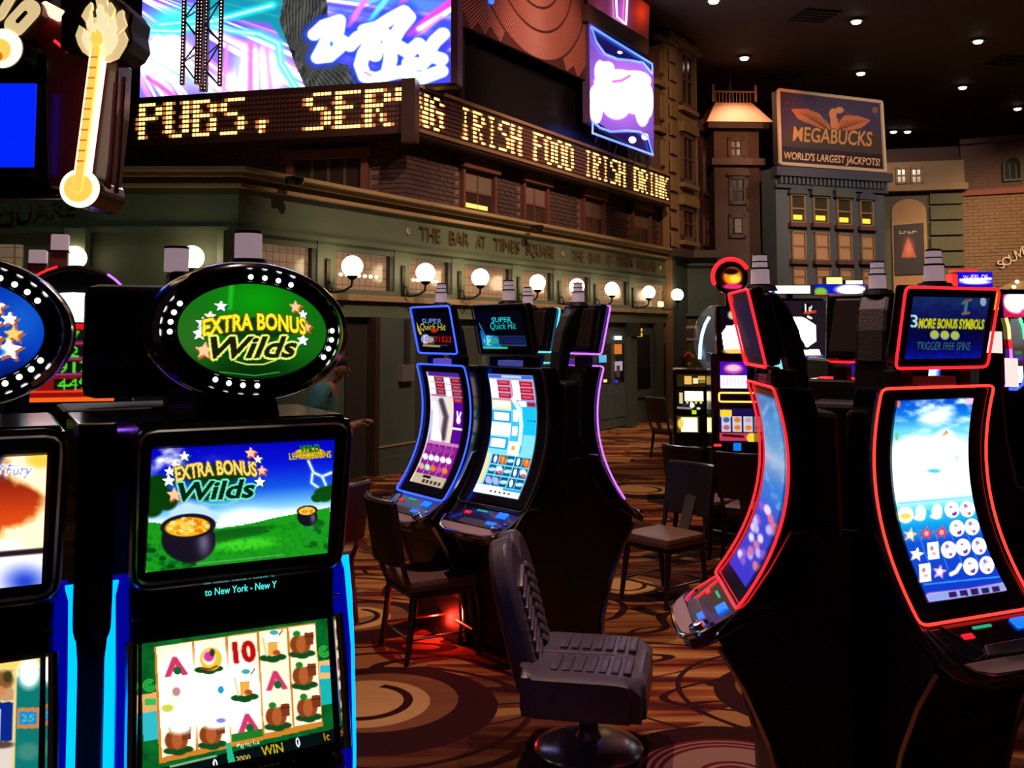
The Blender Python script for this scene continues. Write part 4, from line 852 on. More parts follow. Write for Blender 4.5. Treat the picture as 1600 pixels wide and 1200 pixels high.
# brick souvenir building at the right
pr0 = at(1506, 400, 26.5); br_ = thing('souvenir_building', 'tan brick building front with arched window and curved souvenir lettering', 'building', (pr0.x, pr0.y, 0), R(-28)); _, fr = frame_on((pr0.x, pr0.y, 0), (math.cos(R(-28)), math.sin(R(-28))))
xw = fr(1640, 300)[0]; zt = fr(1506, 238)[1]
MB().box(0, xw+3, .02, .6, 0, zt+.3).build('wall', mat('tan_mortar', (.20, .13, .075), .85), br_)
TBR = mat('tan_brick', (.20, .115, .062), .8, noise=.35, nscale=6)
zr = fr(1506, 303)[1]; bricks('brickwork', Vector((0, .02, 0)), Vector((1, 0, 0)), Vector((0, -1, 0)), xw+.5, 1.6, zr-.06, [], TBR, br_, .26, .09)
bricks('brickwork', Vector((0, .02, 0)), Vector((1, 0, 0)), Vector((0, -1, 0)), xw+.5, zr+.08, zt+.28, [], mat('rose_brick', (.11, .055, .045), .8, noise=.35, nscale=6), br_, .26, .09)
MB().box(0, xw+.5, -.08, .02, zr-.06, zr+.08).build('red_band', mat('red_band', (.22, .055, .035), .6), br_); MB().box(0, xw+.5, -.12, .02, zt+.2, zt+.34).build('coping', DRM, br_)
x0, zt_ = fr(1567, 246); x1, _ = fr(1597, 246); _, zb1 = fr(1567, 284); xm = (x0+x1)/2; rr = (x1-x0)/2
arc = [(x0, zb1)]+[(xm-rr*math.cos(PI*k/12), zt_-rr*.9+rr*.9*math.sin(PI*k/12)) for k in range(13)]+[(x1, zb1)]
wn = MB().prism(arc, -.07, .02, 'y').build('arched_window', mat('teal_frame', (.05, .09, .09), .6), br_); MB().prism([(xm+(p[0]-xm)*.8, zb1+.06+(p[1]-zb1)*.87) for p in arc], -.08, -.06, 'y').build('pane', mat('brown_glass', (.02, .012, .01), .2), wn)
for k in (-.33, .33): MB().box(xm+k*rr-.015, xm+k*rr+.015, -.10, -.08, zb1+.06, zt_-.2).build('glazing_bar', mat('teal_frame', (.05, .09, .09), .6), wn)
LT = mat('grey_letters', (.70, .62, .56), .6); cxs, czs = fr(1625, 478, .05); rad = 2.15
for ch, (px, py) in zip('SOUVENIR', [(1564, 413), (1573, 408), (1583, 402), (1592, 396), (1601, 391), (1610, 388), (1617, 386), (1625, 385)]):
    x, z = fr(px, py, .05); a_ = -math.atan2(x-cxs, z-czs); lettering('letter', ch, .22, LT, br_, Matrix.Translation((x, -.02, z)) @ Matrix.Rotation(a_*.9, 4, 'Y').inverted(), .04)
x, z = fr(1600, 478, .04)
arch = [(x+1.1*math.cos(PI*k/16), z-.6+1.25*math.sin(PI*k/16)) for k in range(17)]; MB().prism(arch, -.06, .02, 'y').build('entrance_arch', mat('arch_lit_tan', (.32, .22, .11), .6), br_)
for (px, py) in ((1584, 448), (1589, 440)): x, z = fr(px, py, .2); MB().sphere((x, -.15, z), .05, 8, 6).build('lamp_bulb', BULB, br_)
# ================================================================== CURVED-SCREEN MACHINES
def prof(z): t = z-1.15; return .3666*t-.7674*t*t+.1527*t**3
WB, ZT_, ZB_ = .29, 1.696, .886
def neon(name, disp, lin, es): return mat(name, (.03, .03, .03), .4, emit=lin, es=es)
NEON = {'red': neon('red_neon', 0, (1.0, .012, .02), 2.2), 'blue': neon('blue_strip', 0, (.02, .06, 1.0), 3.2), 'violet': neon('violet_strip', 0, (.38, .10, 1.0), 2.6), 'cyan': neon('cyan_strip', 0, (.05, .6, 1.0), 2.6), 'off': mat('unlit_strip', (.05, .045, .05), .3)}
NEON['redcore'] = neon('red_neon_core', 0, (1.0, .03, .02), 2.6)
def rounded(pts3, k=.035):
    """closed loop with rounded corners"""
    out = []; n = len(pts3)
    for i in range(n):
        p = Vector(pts3[i]); a = Vector(pts3[i-1]); b = Vector(pts3[(i+1) % n]); out.append((p, (a-p), (b-p)))
    res = []
    for p, da, db_ in out:
        ang_ = da.angle(db_)
        if ang_ > 2.4: res.append(p); continue
        ka = min(k, da.length*.45); kb = min(k, db_.length*.45); A_, B_ = p+da.normalized()*ka, p+db_.normalized()*kb
        for t in (0, .33, .66, 1): res.append(A_*(1-t)**2+p*2*t*(1-t)+B_*t*t)
    return res
SIGNALW = mat('signal_lens_white', (.62, .52, .58), .35, noise=.1, nscale=60, emit=(.75, .52, .60), es=.34, sample=False); SIGB = mat('signal_black', (.02, .018, .02), .4)  # faint emission stands in for light caught by the white lenses
def signal_light(parent, x, y, z, k=1.0):
    s_ = MB().lathe([(0, 0), (.046*k, 0), (.046*k, .012*k), (0, .012*k)], 18, Matrix.Translation((x, y, z))).build('signal_light', SIGB, parent, smooth=True)
    MB().lathe([(0, .012*k), (.040*k, .012*k), (.038*k, .075*k), (0, .075*k)], 18, Matrix.Translation((x, y, z))).build('lower_lens', SIGNALW, s_, smooth=True)
    MB().lathe([(0, .075*k), (.041*k, .075*k), (.041*k, .083*k), (0, .083*k)], 18, Matrix.Translation((x, y, z))).build('collar', SIGB, s_)
    MB().lathe([(0, .083*k), (.032*k, .083*k), (.031*k, .105*k), (0, .105*k)], 18, Matrix.Translation((x, y, z))).build('upper_lens', SIGNALW, s_, smooth=True)
    MB().lathe([(0, .105*k), (.033*k, .105*k), (.033*k, .110*k), (0, .110*k)], 18, Matrix.Translation((x, y, z))).build('collar', SIGB, s_)
    MB().lathe([(0, .110*k), (.031*k, .110*k), (.030*k, .134*k), (0, .134*k)], 18, Matrix.Translation((x, y, z))).build('upper_lens', SIGNALW, s_, smooth=True)
    MB().lathe([(0, .134*k), (.033*k, .134*k), (.030*k, .142*k), (0, .146*k)], 18, Matrix.Translation((x, y, z))).build('cap', SIGB, s_, smooth=True)
DECKM = mat('deck_black', (.012, .010, .016), .2, coat=.6); BTNB = glow('blue_button', (.05, .35, 1), 2.2, False); BTNR = glow('red_slot_light', (1, .12, .18), .9, False); TXG = glow('green_readout', (.12, .75, .55), .8, False)
HUMP = mat('deck_pad', (.09, .075, .08), .35, noise=.2, nscale=40)
def wave_machine(label, loc, yaw, strip, tstrip, pic=None, tpic=None, dead=(.02, .03, .10), group=None):
    t = thing('curved_slot_machine', label, 'slot machine', (loc[0], loc[1], 0), yaw, group)
    zs = np.linspace(ZT_, ZB_, 22); front = [(prof(z)+.004, z) for z in zs]
    back = [(min(prof(z)+.13, .17), z) for z in zs[::-1]]
    MB().prism(front+back, -WB, WB, 'x').build('cabinet_shell', BLACKG, t, bevel=.012)
    MB().prism([(.06, 1.62), (.24, 1.60), (.26, .75), (.0, .75), (.05, 1.1)], -.24, .24, 'x').build('cabinet_back', BLACKM, t, bevel=.02)
    base = [(-.20, .80), (-.22, .755), (-.14, .62), (-.06, .44), (-.01, .28), (.0, .12), (-.02, 0), (.27, 0), (.27, .82)]
    bs = MB().prism(base, -.25, .25, 'x').build('base', BLACKM, t, bevel=.015)
    for s_ in (-1, 1):
        w_ = MB().prism([(.09, 1.16), (.045, 1.16), (-.03, 1.02), (-.12, .90), (-.22, .80), (-.20, .72), (-.10, .55), (.0, .25), (.02, .02), (.25, .02), (.26, 1.14)], s_*.262-.016, s_*.262+.016, 'x').build('side_panel', BLACKM, t)
        MB().tube([(s_*.285, .10, 1.17), (s_*.29, .045, 1.165), (s_*.29, -.03, 1.03), (s_*.29, -.11, .915), (s_*.29, -.20, .825), (s_*.29, -.235, .785)], .011, 6).build('side_trim', CHROMED, w_, smooth=True)
        MB().tube([(s_*.28, -.22, .745), (s_*.28, -.13, .60), (s_*.28, -.05, .42), (s_*.28, .005, .22), (s_*.28, .01, .03)], .016, 6).build('leg_trim', CHROMED, w_, smooth=True)
    # glass face and picture
    fz = np.linspace(ZT_-.02, ZB_+.015, 20); MB().sheet([(prof(z)+.001, z) for z in fz], -WB+.02, WB-.02).build('face_glass', DECKM, t, smooth=True)
    ws, z0, z1 = .197, 1.648, .945
    if pic is not None: pic.build('screen', lambda U, V: (-ws+2*ws*U, prof(z0+(z1-z0)*V)-.004, z0+(z1-z0)*V), SCREEN, t, 1.0, .5)
    else:
        sz = np.linspace(z0, z1, 20); MB().sheet([(prof(z)-.004, z) for z in sz], -ws, ws).build('screen', glow('screen_%s' % strip, dead, 1, False), t, smooth=True)
    loop = [(-WB, prof(z)-.008, z) for z in np.linspace(ZT_, ZB_, 18)] + [(WB, prof(z)-.008, z) for z in np.linspace(ZB_, ZT_, 18)]
    MB().tube(rounded(loop), .0055, 8, True).build('light_strip', NEON[strip], t, smooth=True)
    # topper
    q = Matrix.Translation((0, -.0207, 1.77)) @ Matrix.Rotation(math.atan2(.0656, .2984), 4, 'X'); hh = .3055
    tp = MB().prism([(-.232, .0), (.232, .0), (.238, hh), (-.238, hh)], .004, .055, 'y', q).build('topper', BLACKG, t, bevel=.012)
    MB().prism([(-.225, .005), (.225, .005), (.231, hh-.005), (-.231, hh-.005)], -.002, .003, 'y', q).build('topper_glass', DECKM, tp)
    MB().prism([(-.21, .02), (.21, .02), (.19, hh-.03), (-.19, hh-.03)], .055, .085, 'y', q).build('topper_back', mat('topper_back_brown', (.022, .014, .012), .5), tp, bevel=.01)
    tw_, tb, tt = .197, .035, hh-.035
    if tpic is not None:
        def ts(U, V):
            x = -tw_+2*tw_*U; z = tt+(tb-tt)*V; p = q @ Vector((0, -.004, 0)); ez = (q.to_3x3() @ Vector((0, 0, 1))); return x, p.y+ez.y*z, p.z+ez.z*z
        tpic.build('topper_screen', ts, SCREEN, tp, 1.0, .3)
    else: MB().box(-tw_, tw_, -.005, -.003, tb, tt, q).build('topper_screen', glow('topper_dead', (.03, .03, .09), 1, False), tp)
    lp = [q @ Vector(p) for p in ((-.238, -.006, 0), (.238, -.006, 0), (.242, -.006, hh), (-.242, -.006, hh))]
    MB().tube(rounded(lp, .025), .0055, 8, True).build('light_strip', NEON[tstrip], tp, smooth=True)
    # arm
    armo = [(-.005, 2.075), (.05, 2.055), (.095, 2.0), (.135, 1.91), (.165, 1.77), (.185, 1.60)]; armi = [(.115, 1.60), (.105, 1.70), (.085, 1.81), (.05, 1.91), (.02, 1.965), (.0, 1.98)]
    am = MB().prism(armo+armi, -.065, .065, 'x').build('topper_arm', BLACKM, t, bevel=.008)
    MB().prism([(.053, 2.059), (.099, 2.005), (.139, 1.912), (.168, 1.78), (.160, 1.78), (.130, 1.908), (.091, 1.998), (.047, 2.05)], -.05, .05, 'x').build('ribbed_cover', mat('arm_cover_grey', (.05, .04, .042), .45, bump=.3, nscale=120), am)
    MB().lathe([(0, 0), (.07, 0), (.06, .02), (0, .02)], 16, Matrix.Translation((0, .0, 2.07))).build('light_base', SIGB, t)
    signal_light(t, 0, 0, 2.085, .95)
    for s_ in (-1, 1): MB().bbox(s_*.15-.03, s_*.15+.03, -.0, .10, 1.69, 1.76, .012).build('top_bracket', BLACKM, t)
    MB().bbox(-.10, .10, .0, .06, 1.70, 1.735, .006).build('reader_strip', glow('reader_%s' % tstrip, {'red': (.25, .05, .05), 'blue': (.4, .3, .8), 'violet': (.35, .15, .6), 'cyan': (.2, .4, .7), 'off': (.25, .3, .6)}[tstrip], .8, False), t)
    # button deck
    D = Matrix.Translation((0, -.150, .878)) @ Matrix(((-1, 0, 0, 0), (0, -.863, -.505, 0), (0, -.505, .863, 0), (0, 0, 0, 1))); L = .245
    out = [(-.285, -.01), (.285, -.01), (.285, .12), (.27, .17), (.235, .215), (.17, .24), (0, L), (-.17, .24), (-.235, .215), (-.27, .17), (-.285, .12)]
    dk = MB().prism(out, -.055, .0, 'z', D).build('button_deck', DECKM, t, bevel=.008)
    MB().prism([(-.25, .175), (.25, .175), (.225, .208), (.16, .230), (0, .238), (-.16, .230), (-.225, .208)], .0, .006, 'z', D).build('deck_front', mat('deck_front_sheen', (.42, .28, .28), .35), dk)  # pale zone paints ceiling light caught on the black deck
    MB().tube([D @ Vector((x, y, -.004)) for x, y in out[2:]], .010, 8).build('front_trim', CHROME, dk, smooth=True)
    MB().tube([D @ Vector((x*.985, y*.97+.0, -.05)) for x, y in out[2:]], .008, 6).build('lower_trim', CHROMED, dk, smooth=True)
    # deck items; local +x of the deck is the player's left
    rl = [D @ Vector(p) for p in ((.265, .01, .003), (.20, .01, .003), (.12, .15, .003), (.19, .17, .003), (.25, .12, .003))]
    MB().tube(rounded(rl, .015), .003, 6, True).build('bill_slot_outline', NEON[strip if strip in ('red',) else 'off'], dk)
    MB().box(.10, .15, .06, .08, .0, .006, D).build('ticket_light', BTNR, dk); MB().box(-.02, .07, .035, .045, .0, .004, D).build('readout', TXG, dk)
    MB().bbox(-.20, -.12, .03, .075, .0, .010, .004, D).build('spin_button', BTNB, dk)
    MB().prism([(-.20, .12), (.10, .12), (.13, .165), (.0, .175), (-.19, .17)], .0, .012, 'z', D).build('wrist_pad', HUMP, dk, bevel=.004)
    MB().bbox(-.19, -.11, .125, .15, .012, .018, .004, D).build('pad_light', BTNB, dk)
    for s_ in (-1, 1): MB().box(s_*.24-.012, s_*.24+.012, .105, .118, .0, .005, D).build('deck_seam', CHROME, dk)
    MB().lathe([(0, 0), (.035, 0), (.03, .02), (0, .024)], 16, D @ Matrix.Translation((-.215, .165, 0))).build('cup_ring', CHROME, dk, smooth=True)
    return t
# ---- pictures on the four curved screens, painted from measurements
pR2 = Pic([(1397, 629), (1389.5, 693.6), (1391, 758), (1403.5, 823), (1423, 887.5), (1461, 952)], [(1517, 623), (1510, 684.6), (1511, 746), (1523, 808), (1547, 869.5), (1582, 931)], 130, 260)
p = pR2; p.vgrad([(0, (.02, .30, .85)), (.08, (.05, .50, .95)), (.16, (.45, .88, 1)), (.30, (.75, .97, 1)), (.40, (1.05, 1.1, 1.1)), (.52, (.92, 1.05, 1.1)), (.60, (.25, .88, 1)), (.66, (.05, .65, .95)), (.71, (.10, .5, .9)), (.74, (.08, .32, .85)), (1, (.06, .22, .80))])
n = noise2(p.X*.05, p.Y*.10, 11, 4); p.mix(np.clip((n-.45)*3, 0, 1)*np.clip(1-p.V/.56, 0, 1)*.9, (.95, 1.05, 1.1))
p.ell(1458, 655, 26, 14, (.95, 1.05, 1.1), .9, -.3); p.ell(1472, 690, 14, 12, (1.1, 1.1, 1.15), .8); p.poly([(1464, 690), (1473, 677), (1477, 684), (1470, 689)], (.9, .62, .5)); p.ell(1450, 722, 60, 30, (1.25, 1.25, 1.25), .8)
p.ell(1455, 748, 12, 4, (.4, .85, .95), .9); p.ell(1512, 628, 9, 6, (.95, .75, .9), .6); p.ell(1398, 634, 3, 7, (.9, .5, .5), .6); p.ell(1396, 690, 2.5, 7, (.5, .8, .6), .8); p.ell(1491, 726, 5, 8, (.8, .9, .95), .9)
p.line([(1401, 803), (1519, 790)], 2, (.55, .85, 1), 1)
GR = [[(1413, 821.5), (1436, 818), (1462, 815), (1486, 811.5), (1511, 810)], [(1422, 853), (1447, 850), (1471, 848), (1495.5, 841), (1520, 838)], [(1434, 883), (1458, 878), (1484, 874.5), (1507, 870), (1533, 867.5)], [(1448, 911), (1472, 908), (1498, 905), (1521, 898.5), (1547, 895.5)]]
for c_ in range(4): p.line([((GR[r][c_][0]+GR[r][c_+1][0])/2-(2 if r == 0 else 0), GR[r][c_][1]-4) for r in range(4)], 1.2, (.25, .6, 1), .8)
kinds = ['GWWCP', 'YRRCP', 'SFPCP', 'FpNCP']
for r in range(4):
    for c_ in range(5):
        x, y = GR[r][c_]; k = kinds[r][c_]
        if k in 'CP':
            p.ell(x, y, 12, 13, (1.2, 1.15, 1.2), .1, -.3); p.ell(x, y, 9.5, 10.5, (.95, .97, 1.05) if k == 'C' else (.92, .85, 1), .15, -.3)
            p.ell(x+4, y+6, 4, 4, (.45, .25, .65), .3) if k == 'C' else p.line([(x-4, y-6), (x+1, y+2), (x+4, y+8)], 4, (.55, .45, .62), 2); p.ell(x-2, y-4, 3, 2, (.6, .6, .7), .5); p.ell(x+1, y+1, 4, 4, (1.15, 1.1, 1.15), .5)
        elif k == 'G': p.ell(x, y, 12, 13, (1.2, 1.2, 1.1), .15); p.ell(x, y+2, 9, 5, (1, .9, .4), .4)
        elif k == 'W': p.ell(x, y, 8, 12, (1.15, 1.15, 1.15), .4); p.ell(x-2, y+8, 9, 4, (1.05, 1.05, 1.15), .5)
        elif k in 'YRSp': p.star(x, y, 11.5, {'Y': (1, .85, .55), 'R': (.95, .22, .30), 'S': (1, 1, 1.1), 'p': (.95, .70, .85)}[k], -PI/2+.1); p.ell(x, y, 3.5, 4, {'R': (1, .7, .75)}.get(k, (1.1, 1.05, 1.1)), .4)
        elif k == 'F': p.poly([(x-9, y-13), (x+8, y-15), (x+12, y+10), (x-5, y+13)], (1.1, 1.1, 1.05)); p.ell(x-1, y-5, 3, 4, (.75, .55, .5), .5); p.ell(x+3, y+3, 4, 3, (.95, .7, .75), .5)
        else: p.line([(x-8, y+6), (x, y+2), (x+6, y-8)], 6, (1.05, 1, 1.1), 2)
p.line([(1450, 927), (1568, 912)], 2, (.25, .65, 1), 1); p.line([(1460, 945), (1520, 937), (1576, 926)], 13, (.85, .62, .95), 1.5); p.line([(1462, 945), (1520, 937), (1574, 926)], 9, (.55, .7, .95), 1.5)
for k in range(5): p.poly([(1488+k*17, 937-k*2.6), (1500+k*17, 935-k*2.6), (1503+k*17, 943-k*2.6), (1491+k*17, 945-k*2.6)], (.22, .10, .36))
tR2 = Pic([(1419, 466), (1407.5, 564)], [(1540, 464), (1525, 557.5)], 130, 100); p = tR2; p.vgrad([(0, (.08, .16, .36)), (.3, (.05, .08, .33)), (.6, (.02, .02, .22)), (.85, (.02, .03, .38)), (1, (.03, .08, .62))]); n = noise2(p.X*.15, p.Y*.15, 4, 3); p.C *= (.75+.5*n)[:, None]
p.text('3', 1421, 504, 19, (.75, .85, .88), outline=(1, (.3, .45, .5))); p.line([(1428, 510), (1434, 510)], 3, (.7, .75, .2)); p.text('MORE BONUS SYMBOLS', 1479, 506, 14, (.78, .78, .10), sx=.47, rot=-.02, shear=.15, outline=(.6, (.35, .38, .05)), bold=.03)
for k, x in enumerate((1452, 1468, 1484)): p.ell(x, 524, 7, 7, (.60, .68, .55), .15); p.poly([(x-5, 523), (x, 518), (x+5, 522), (x+4, 526), (x-4, 528)], (.72, .75, .12))
p.text('TRIGGER FREE SPINS', 1467, 541, 12, (.20, .38, .38), sx=.52, rot=-.03, shear=.15); p.line([(1496, 474), (1500, 470), (1509, 468)], 4, (.45, .33, .36)); p.line([(1502, 473), (1500, 486)], 5, (.2, .45, .55)); p.line([(1496, 490), (1506, 488)], 4, (.5, .35, .33)); p.ell(1529, 470, 5, 7, (.55, .65, .72), .3)
pR1 = Pic([(1186, 618), (1201, 686), (1201, 754), (1183, 822), (1145, 890)], [(1206, 624), (1228, 698), (1225, 772), (1207, 847), (1167, 921)], 50, 150); p = pR1
p.vgrad([(0, (.22, .45, .70)), (.15, (.25, .58, .85)), (.28, (.38, .62, .82)), (.36, (.66, .74, .88)), (.42, (.45, .60, .82)), (.5, (.18, .50, .85)), (.60, (.16, .42, .85)), (.68, (.20, .28, .80)), (1, (.22, .18, .80))]); n = noise2(p.X*.15, p.Y*.06, 9, 3); p.mix(np.clip((n-.5)*3, 0, 1)*(p.V < .6)*.7, (.55, .78, .92))
rs = np.random.RandomState(5)
for k in range(26): v_ = rs.uniform(.64, .94); i = np.argmin(abs(p.V-v_)+abs(p.U-rs.rand())); p.ell(p.X[i], p.Y[i], 4, 7, [(.75, .70, .95), (.85, .45, .6), (.85, .80, .95), (.55, .35, .85)][k % 4], .6)
pM2 = Pic([(765.7, 582.6), (771, 630), (769, 677), (758, 725), (738, 772)], [(834.6, 587.5), (841.5, 637), (841, 687), (831, 736), (807, 786)], 90, 200); p = pM2
p.fill((.55, .92, 1.05)); U, V = p.U, p.V
def cell(u0, v0, u1, v1, col, a=1.0): p.mix(((U > u0) & (U < u1) & (V > v0) & (V < v1))*a, col)
cell(0, 0, 1, .035, (.30, .40, .85)); cell(.3, .008, .75, .028, (.75, .8, 1)); cell(0, .035, 1, .26, (.80, .62, .78))
for r in range(3):
    for c_ in range(2):
        v0 = .05+r*.055 + (.0 if c_ == 0 else .004); cell(.18+.5*c_, v0, .46+.5*c_, v0+.042, (.72, .10, .20)); cell(.02+.5*c_, v0-.006, .17+.5*c_, v0+.048, (1.1, 1.05, 1.1)); cell(.22+.5*c_, v0+.012, .42+.5*c_, v0+.03, (.95, .35, .45))
cell(.5, .215, 1, .275, (.25, .65, .95)); cell(.60, .22, .78, .27, (1.1, 1.05, 1.1)); cell(.80, .225, .98, .265, (.72, .10, .20))
cell(.02, .225, .44, .305, (1.1, .98, .65)); cell(.06, .235, .40, .285, (1.2, 1.1, .9)); cell(.0, .315, .44, .415, (.12, .62, .92)); cell(.05, .33, .40, .40, (1.1, 1.15, 1.2)); cell(.0, .42, .44, .53, (1.2, 1.2, 1.2)); cell(0, .54, .42, .645, (.15, .66, .95)); cell(.04, .555, .36, .63, (1.1, 1.2, 1.2))
cell(.45, .24, .64, .60, (.25, .80, 1.0)); cell(.48, .30, .60, .40, (1.1, 1.15, 1.2)); cell(.48, .44, .60, .52, (1.1, 1.1, 1.2)); cell(.45, .57, .7, .68, (1.2, 1.1, .95)); cell(.52, .6, .6, .64, (1, .72, .2))
cell(.70, .27, 1, .66, (.10, .80, .98)); cell(.74, .50, 1, .66, (.55, .92, 1.05)); [cell(.80+.07*k, .375, .84+.07*k, .39, (.1, .3, .55)) for k in range(3)]
p.line([(806, 625), (816, 645), (819, 670), (816, 700)], 5, (1.1, 1.2, 1.2), 3)
for r in range(3):
    for c_ in range(5): cell(.14+.172*c_, .685+.085*r, .30+.172*c_, .765+.085*r, (.03, .34+.06*((r+c_) % 2), .55))
for (r, c_, k) in [(0, 1, 'f'), (0, 4, 'f'), (0, 0, 'w'), (0, 2, 'b'), (0, 3, 'w'), (1, 0, 'b'), (1, 1, 'c'), (1, 2, 'b'), (1, 3, 'w'), (1, 4, 'c'), (2, 0, 'v'), (2, 1, 'v'), (2, 2, 'b'), (2, 3, 'w'), (2, 4, 'b')]:
    i = np.argmin(abs(V-(.725+.085*r))+abs(U-(.22+.172*c_))); x, y = p.X[i], p.Y[i]
    if k == 'f': p.ell(x, y, 6, 7, (.95, .45, .12), .2); p.text('7', x, y, 8, (1, .85, .4))
    elif k == 'w': p.ell(x, y, 2.5, 6, (1.1, 1.1, 1.1), .3, .3)
    elif k == 'c': p.ell(x, y-1, 5, 6, (1, .95, 1), .2); p.ell(x, y+3, 4, 3, (.95, .4, .5), .3)
    elif k == 'v': p.ell(x, y, 5, 6, (.7, .72, .95), .3)
    else: p.ell(x, y, 6.5, 3, (.75, .92, 1.05), .4)
cell(0, .68, .10, .93, (1.05, .92, .6)); cell(0, .935, 1, 1, (1.1, 1.1, 1.05)); cell(.6, .935, 1, .96, (.2, .7, .95)); [cell(.35+.1*k, .965, .41+.1*k, .985, (.35, .22, .2)) for k in range(5)]
pM1 = Pic([(670.5, 581), (678, 639.5), (672, 698), (642.5, 756)], [(718.6, 582.6), (726, 644), (719, 706), (690.5, 768)], 70, 180); p = pM1; U, V = p.U, p.V; p.fill((.30, .05, .55))
cell(0, 0, 1, .035, (.30, .15, .60)); cell(0, .035, 1, .24, (.62, .45, .62))
for r in range(4):
    for c_ in range(2):
        if r == 3 and c_ == 0: continue
        v0 = .045+r*.058+.008*c_; cell(.22+.5*c_, v0, .50+.5*c_, v0+.042, (.55, .10, .16)); cell(.02+.5*c_, v0-.004, .2+.5*c_, v0+.048, (.95, .92, .98)); cell(.26+.5*c_, v0+.01, .45+.5*c_, v0+.03, (.85, .3, .35))
cell(0, .225, .72, .63, (.85, .82, .86)); p.line([(683, 634), (688, 660), (686, 690)], 7, (1.1, 1.05, 1.0), 3); p.line([(694, 628), (702, 655), (698, 690)], 7, (.32, .24, .26), 4); p.line([(704, 622), (713, 655), (707, 695)], 3, (1.05, .92, .6), 2); p.line([(679, 645), (676, 690)], 5, (.4, .5, .85), 3); p.ell(690, 690, 6, 12, (1.1, 1.05, 1), .5)
cell(.72, .27, 1, .62, (.35, .03, .60)); x, y = 720, 660; p.ell(x, y, 3, 6, (1, .95, 1), .3); p.line([(x-1, y-4), (x-2, y-14)], 2.2, (1, .95, 1)); p.line([(x+1, y-4), (x+3, y-13)], 2.2, (1, .95, 1)); cell(.72, .49, 1, .51, (1, .95, 1))
cell(0, .63, 1, .92, (.55, .10, .55)); cell(0, .63, 1, .66, (.85, .5, .75))
for c_ in range(1, 5): cell(.06+.19*c_, .64, .075+.19*c_, .92, (.85, .6, .9))
for c_ in range(5):
    for r in range(3): i = np.argmin(abs(V-(.70+.08*r))+abs(U-(.13+.18*c_))); p.ell(p.X[i], p.Y[i], 4, 5, [(.62, .22, .62), (1.05, .95, 1.05), [(.9, .7, .6), (.7, .95, .85), (.95, .5, .15), (.8, .3, .7), (.95, .55, .2)][c_]][r], .4)
cell(0, .92, 1, 1, (.80, .74, .62)); cell(.3, .925, .55, .945, (.08, .05, .1)); [cell(.35+.12*k, .96, .43+.12*k, .985, (.25, .2, .2)) for k in range(5)]; cell(0, .0, .05, 1, (.92, .88, .82), .8)
def super_topper(L, Rr, c1, c2):
    p = Pic(L, Rr, 90, 80); p.fill((.015, .015, .06)); x0, y0 = L[0]; x1, y1 = Rr[1]; wx = Rr[0][0]-x0; cx_ = x0+wx*.55
    p.text('SUPER', cx_, y0+14, 8, c1, sx=.95, warp=lambda x: -.004*x*x); p.text('Quick Hit', cx_+2, y0+24, 11, c2, sx=.62); p.rect(x0+wx*.30, y0+40, x0+wx*1.1, y0+56, (.20, .24, .32)); return p
tM2 = super_topper([(751, 482), (757, 543)], [(818, 482), (826, 543)], (.08, .85, .95), (.08, .75, .75)); p = tM2
p.poly([(752, 510), (760, 520), (780, 522), (788, 543), (756, 543)], (.05, .45, .75)); p.ell(767, 530, 8, 8, (.4, .85, .95), .3); p.text('12', 766, 530, 11, (.02, .12, .3)); p.ell(777, 530, 6, 5, (.2, .6, .5), .4); p.rect(783, 523, 824, 536, (.05, .10, .28)); p.text('77888888', 804, 530, 7, (.10, .14, .38), sx=.9); p.line([(758, 541), (795, 541)], 3, (.2, .8, .5)); p.line([(752, 500), (760, 518)], 2, (.1, .5, .7))
tM1 = super_topper([(650, 484), (661, 544)], [(698, 482), (711, 544)], (.45, .60, .85), (.75, .72, .30)); p = tM1
p.line([(652, 502), (660, 520)], 4, (.75, .70, .25)); p.ell(681, 514, 5, 4, (.7, .18, .08), .4); p.ell(668, 529, 7, 8, (.75, .75, .95), .3); p.text('10', 667, 529, 9, (.1, .08, .3)); p.ell(676, 530, 5, 5, (.7, .6, .55), .4); p.rect(682, 521, 708, 538, (.12, .02, .03)); p.text('71522', 695, 529, 9, (.75, .10, .12), sx=.8); p.line([(665, 540), (690, 541)], 3, (.7, .6, .25))
tR1 = Pic([(1147, 468), (1168, 562)], [(1160, 466), (1188, 566)], 20, 50); tR1.fill((.05, .05, .14)); tR1.line([(1156, 500), (1170, 545)], 5, (.13, .13, .22), 3)
CW = 'red-lit trio', 'blue and violet bank'
wave_machine('red-lit curved machine facing front with an aqua sky game, nearest on the right', (1.616, 3.792), R(24.5), 'redcore', 'red', pR2, tR2, group='curved machines at right')
wave_machine('red-lit curved machine seen from its side, its deck beside the swivel stool', (1.005, 4.013), R(266.2), 'red', 'red', pR1, tR1, group='curved machines at right')
wave_machine('red-lit curved machine turned away, its black back between the other two at right', (1.63, 4.42), R(146), 'red', 'red', None, None, group='curved machines at right')
wave_machine('blue-lit curved machine with a purple game, left of the centre bank', (-.457, 6.41), R(-54.2), 'blue', 'blue', pM1, tM1, group='curved machines in the centre')
wave_machine('unlit-edged curved machine with a bright aqua game in the centre bank', (-.02, 6.021), R(-47), 'off', 'off', pM2, tM2, group='curved machines in the centre')
wave_machine('violet-lit curved machine seen from behind at the right of the centre bank', (.42, 6.317), R(116.6), 'violet', 'violet', None, None, group='curved machines in the centre')
wave_machine('cyan-edged curved machine turned away, mostly hidden behind the centre bank', (.11, 6.95), R(128), 'cyan', 'cyan', None, None, group='curved machines in the centre')

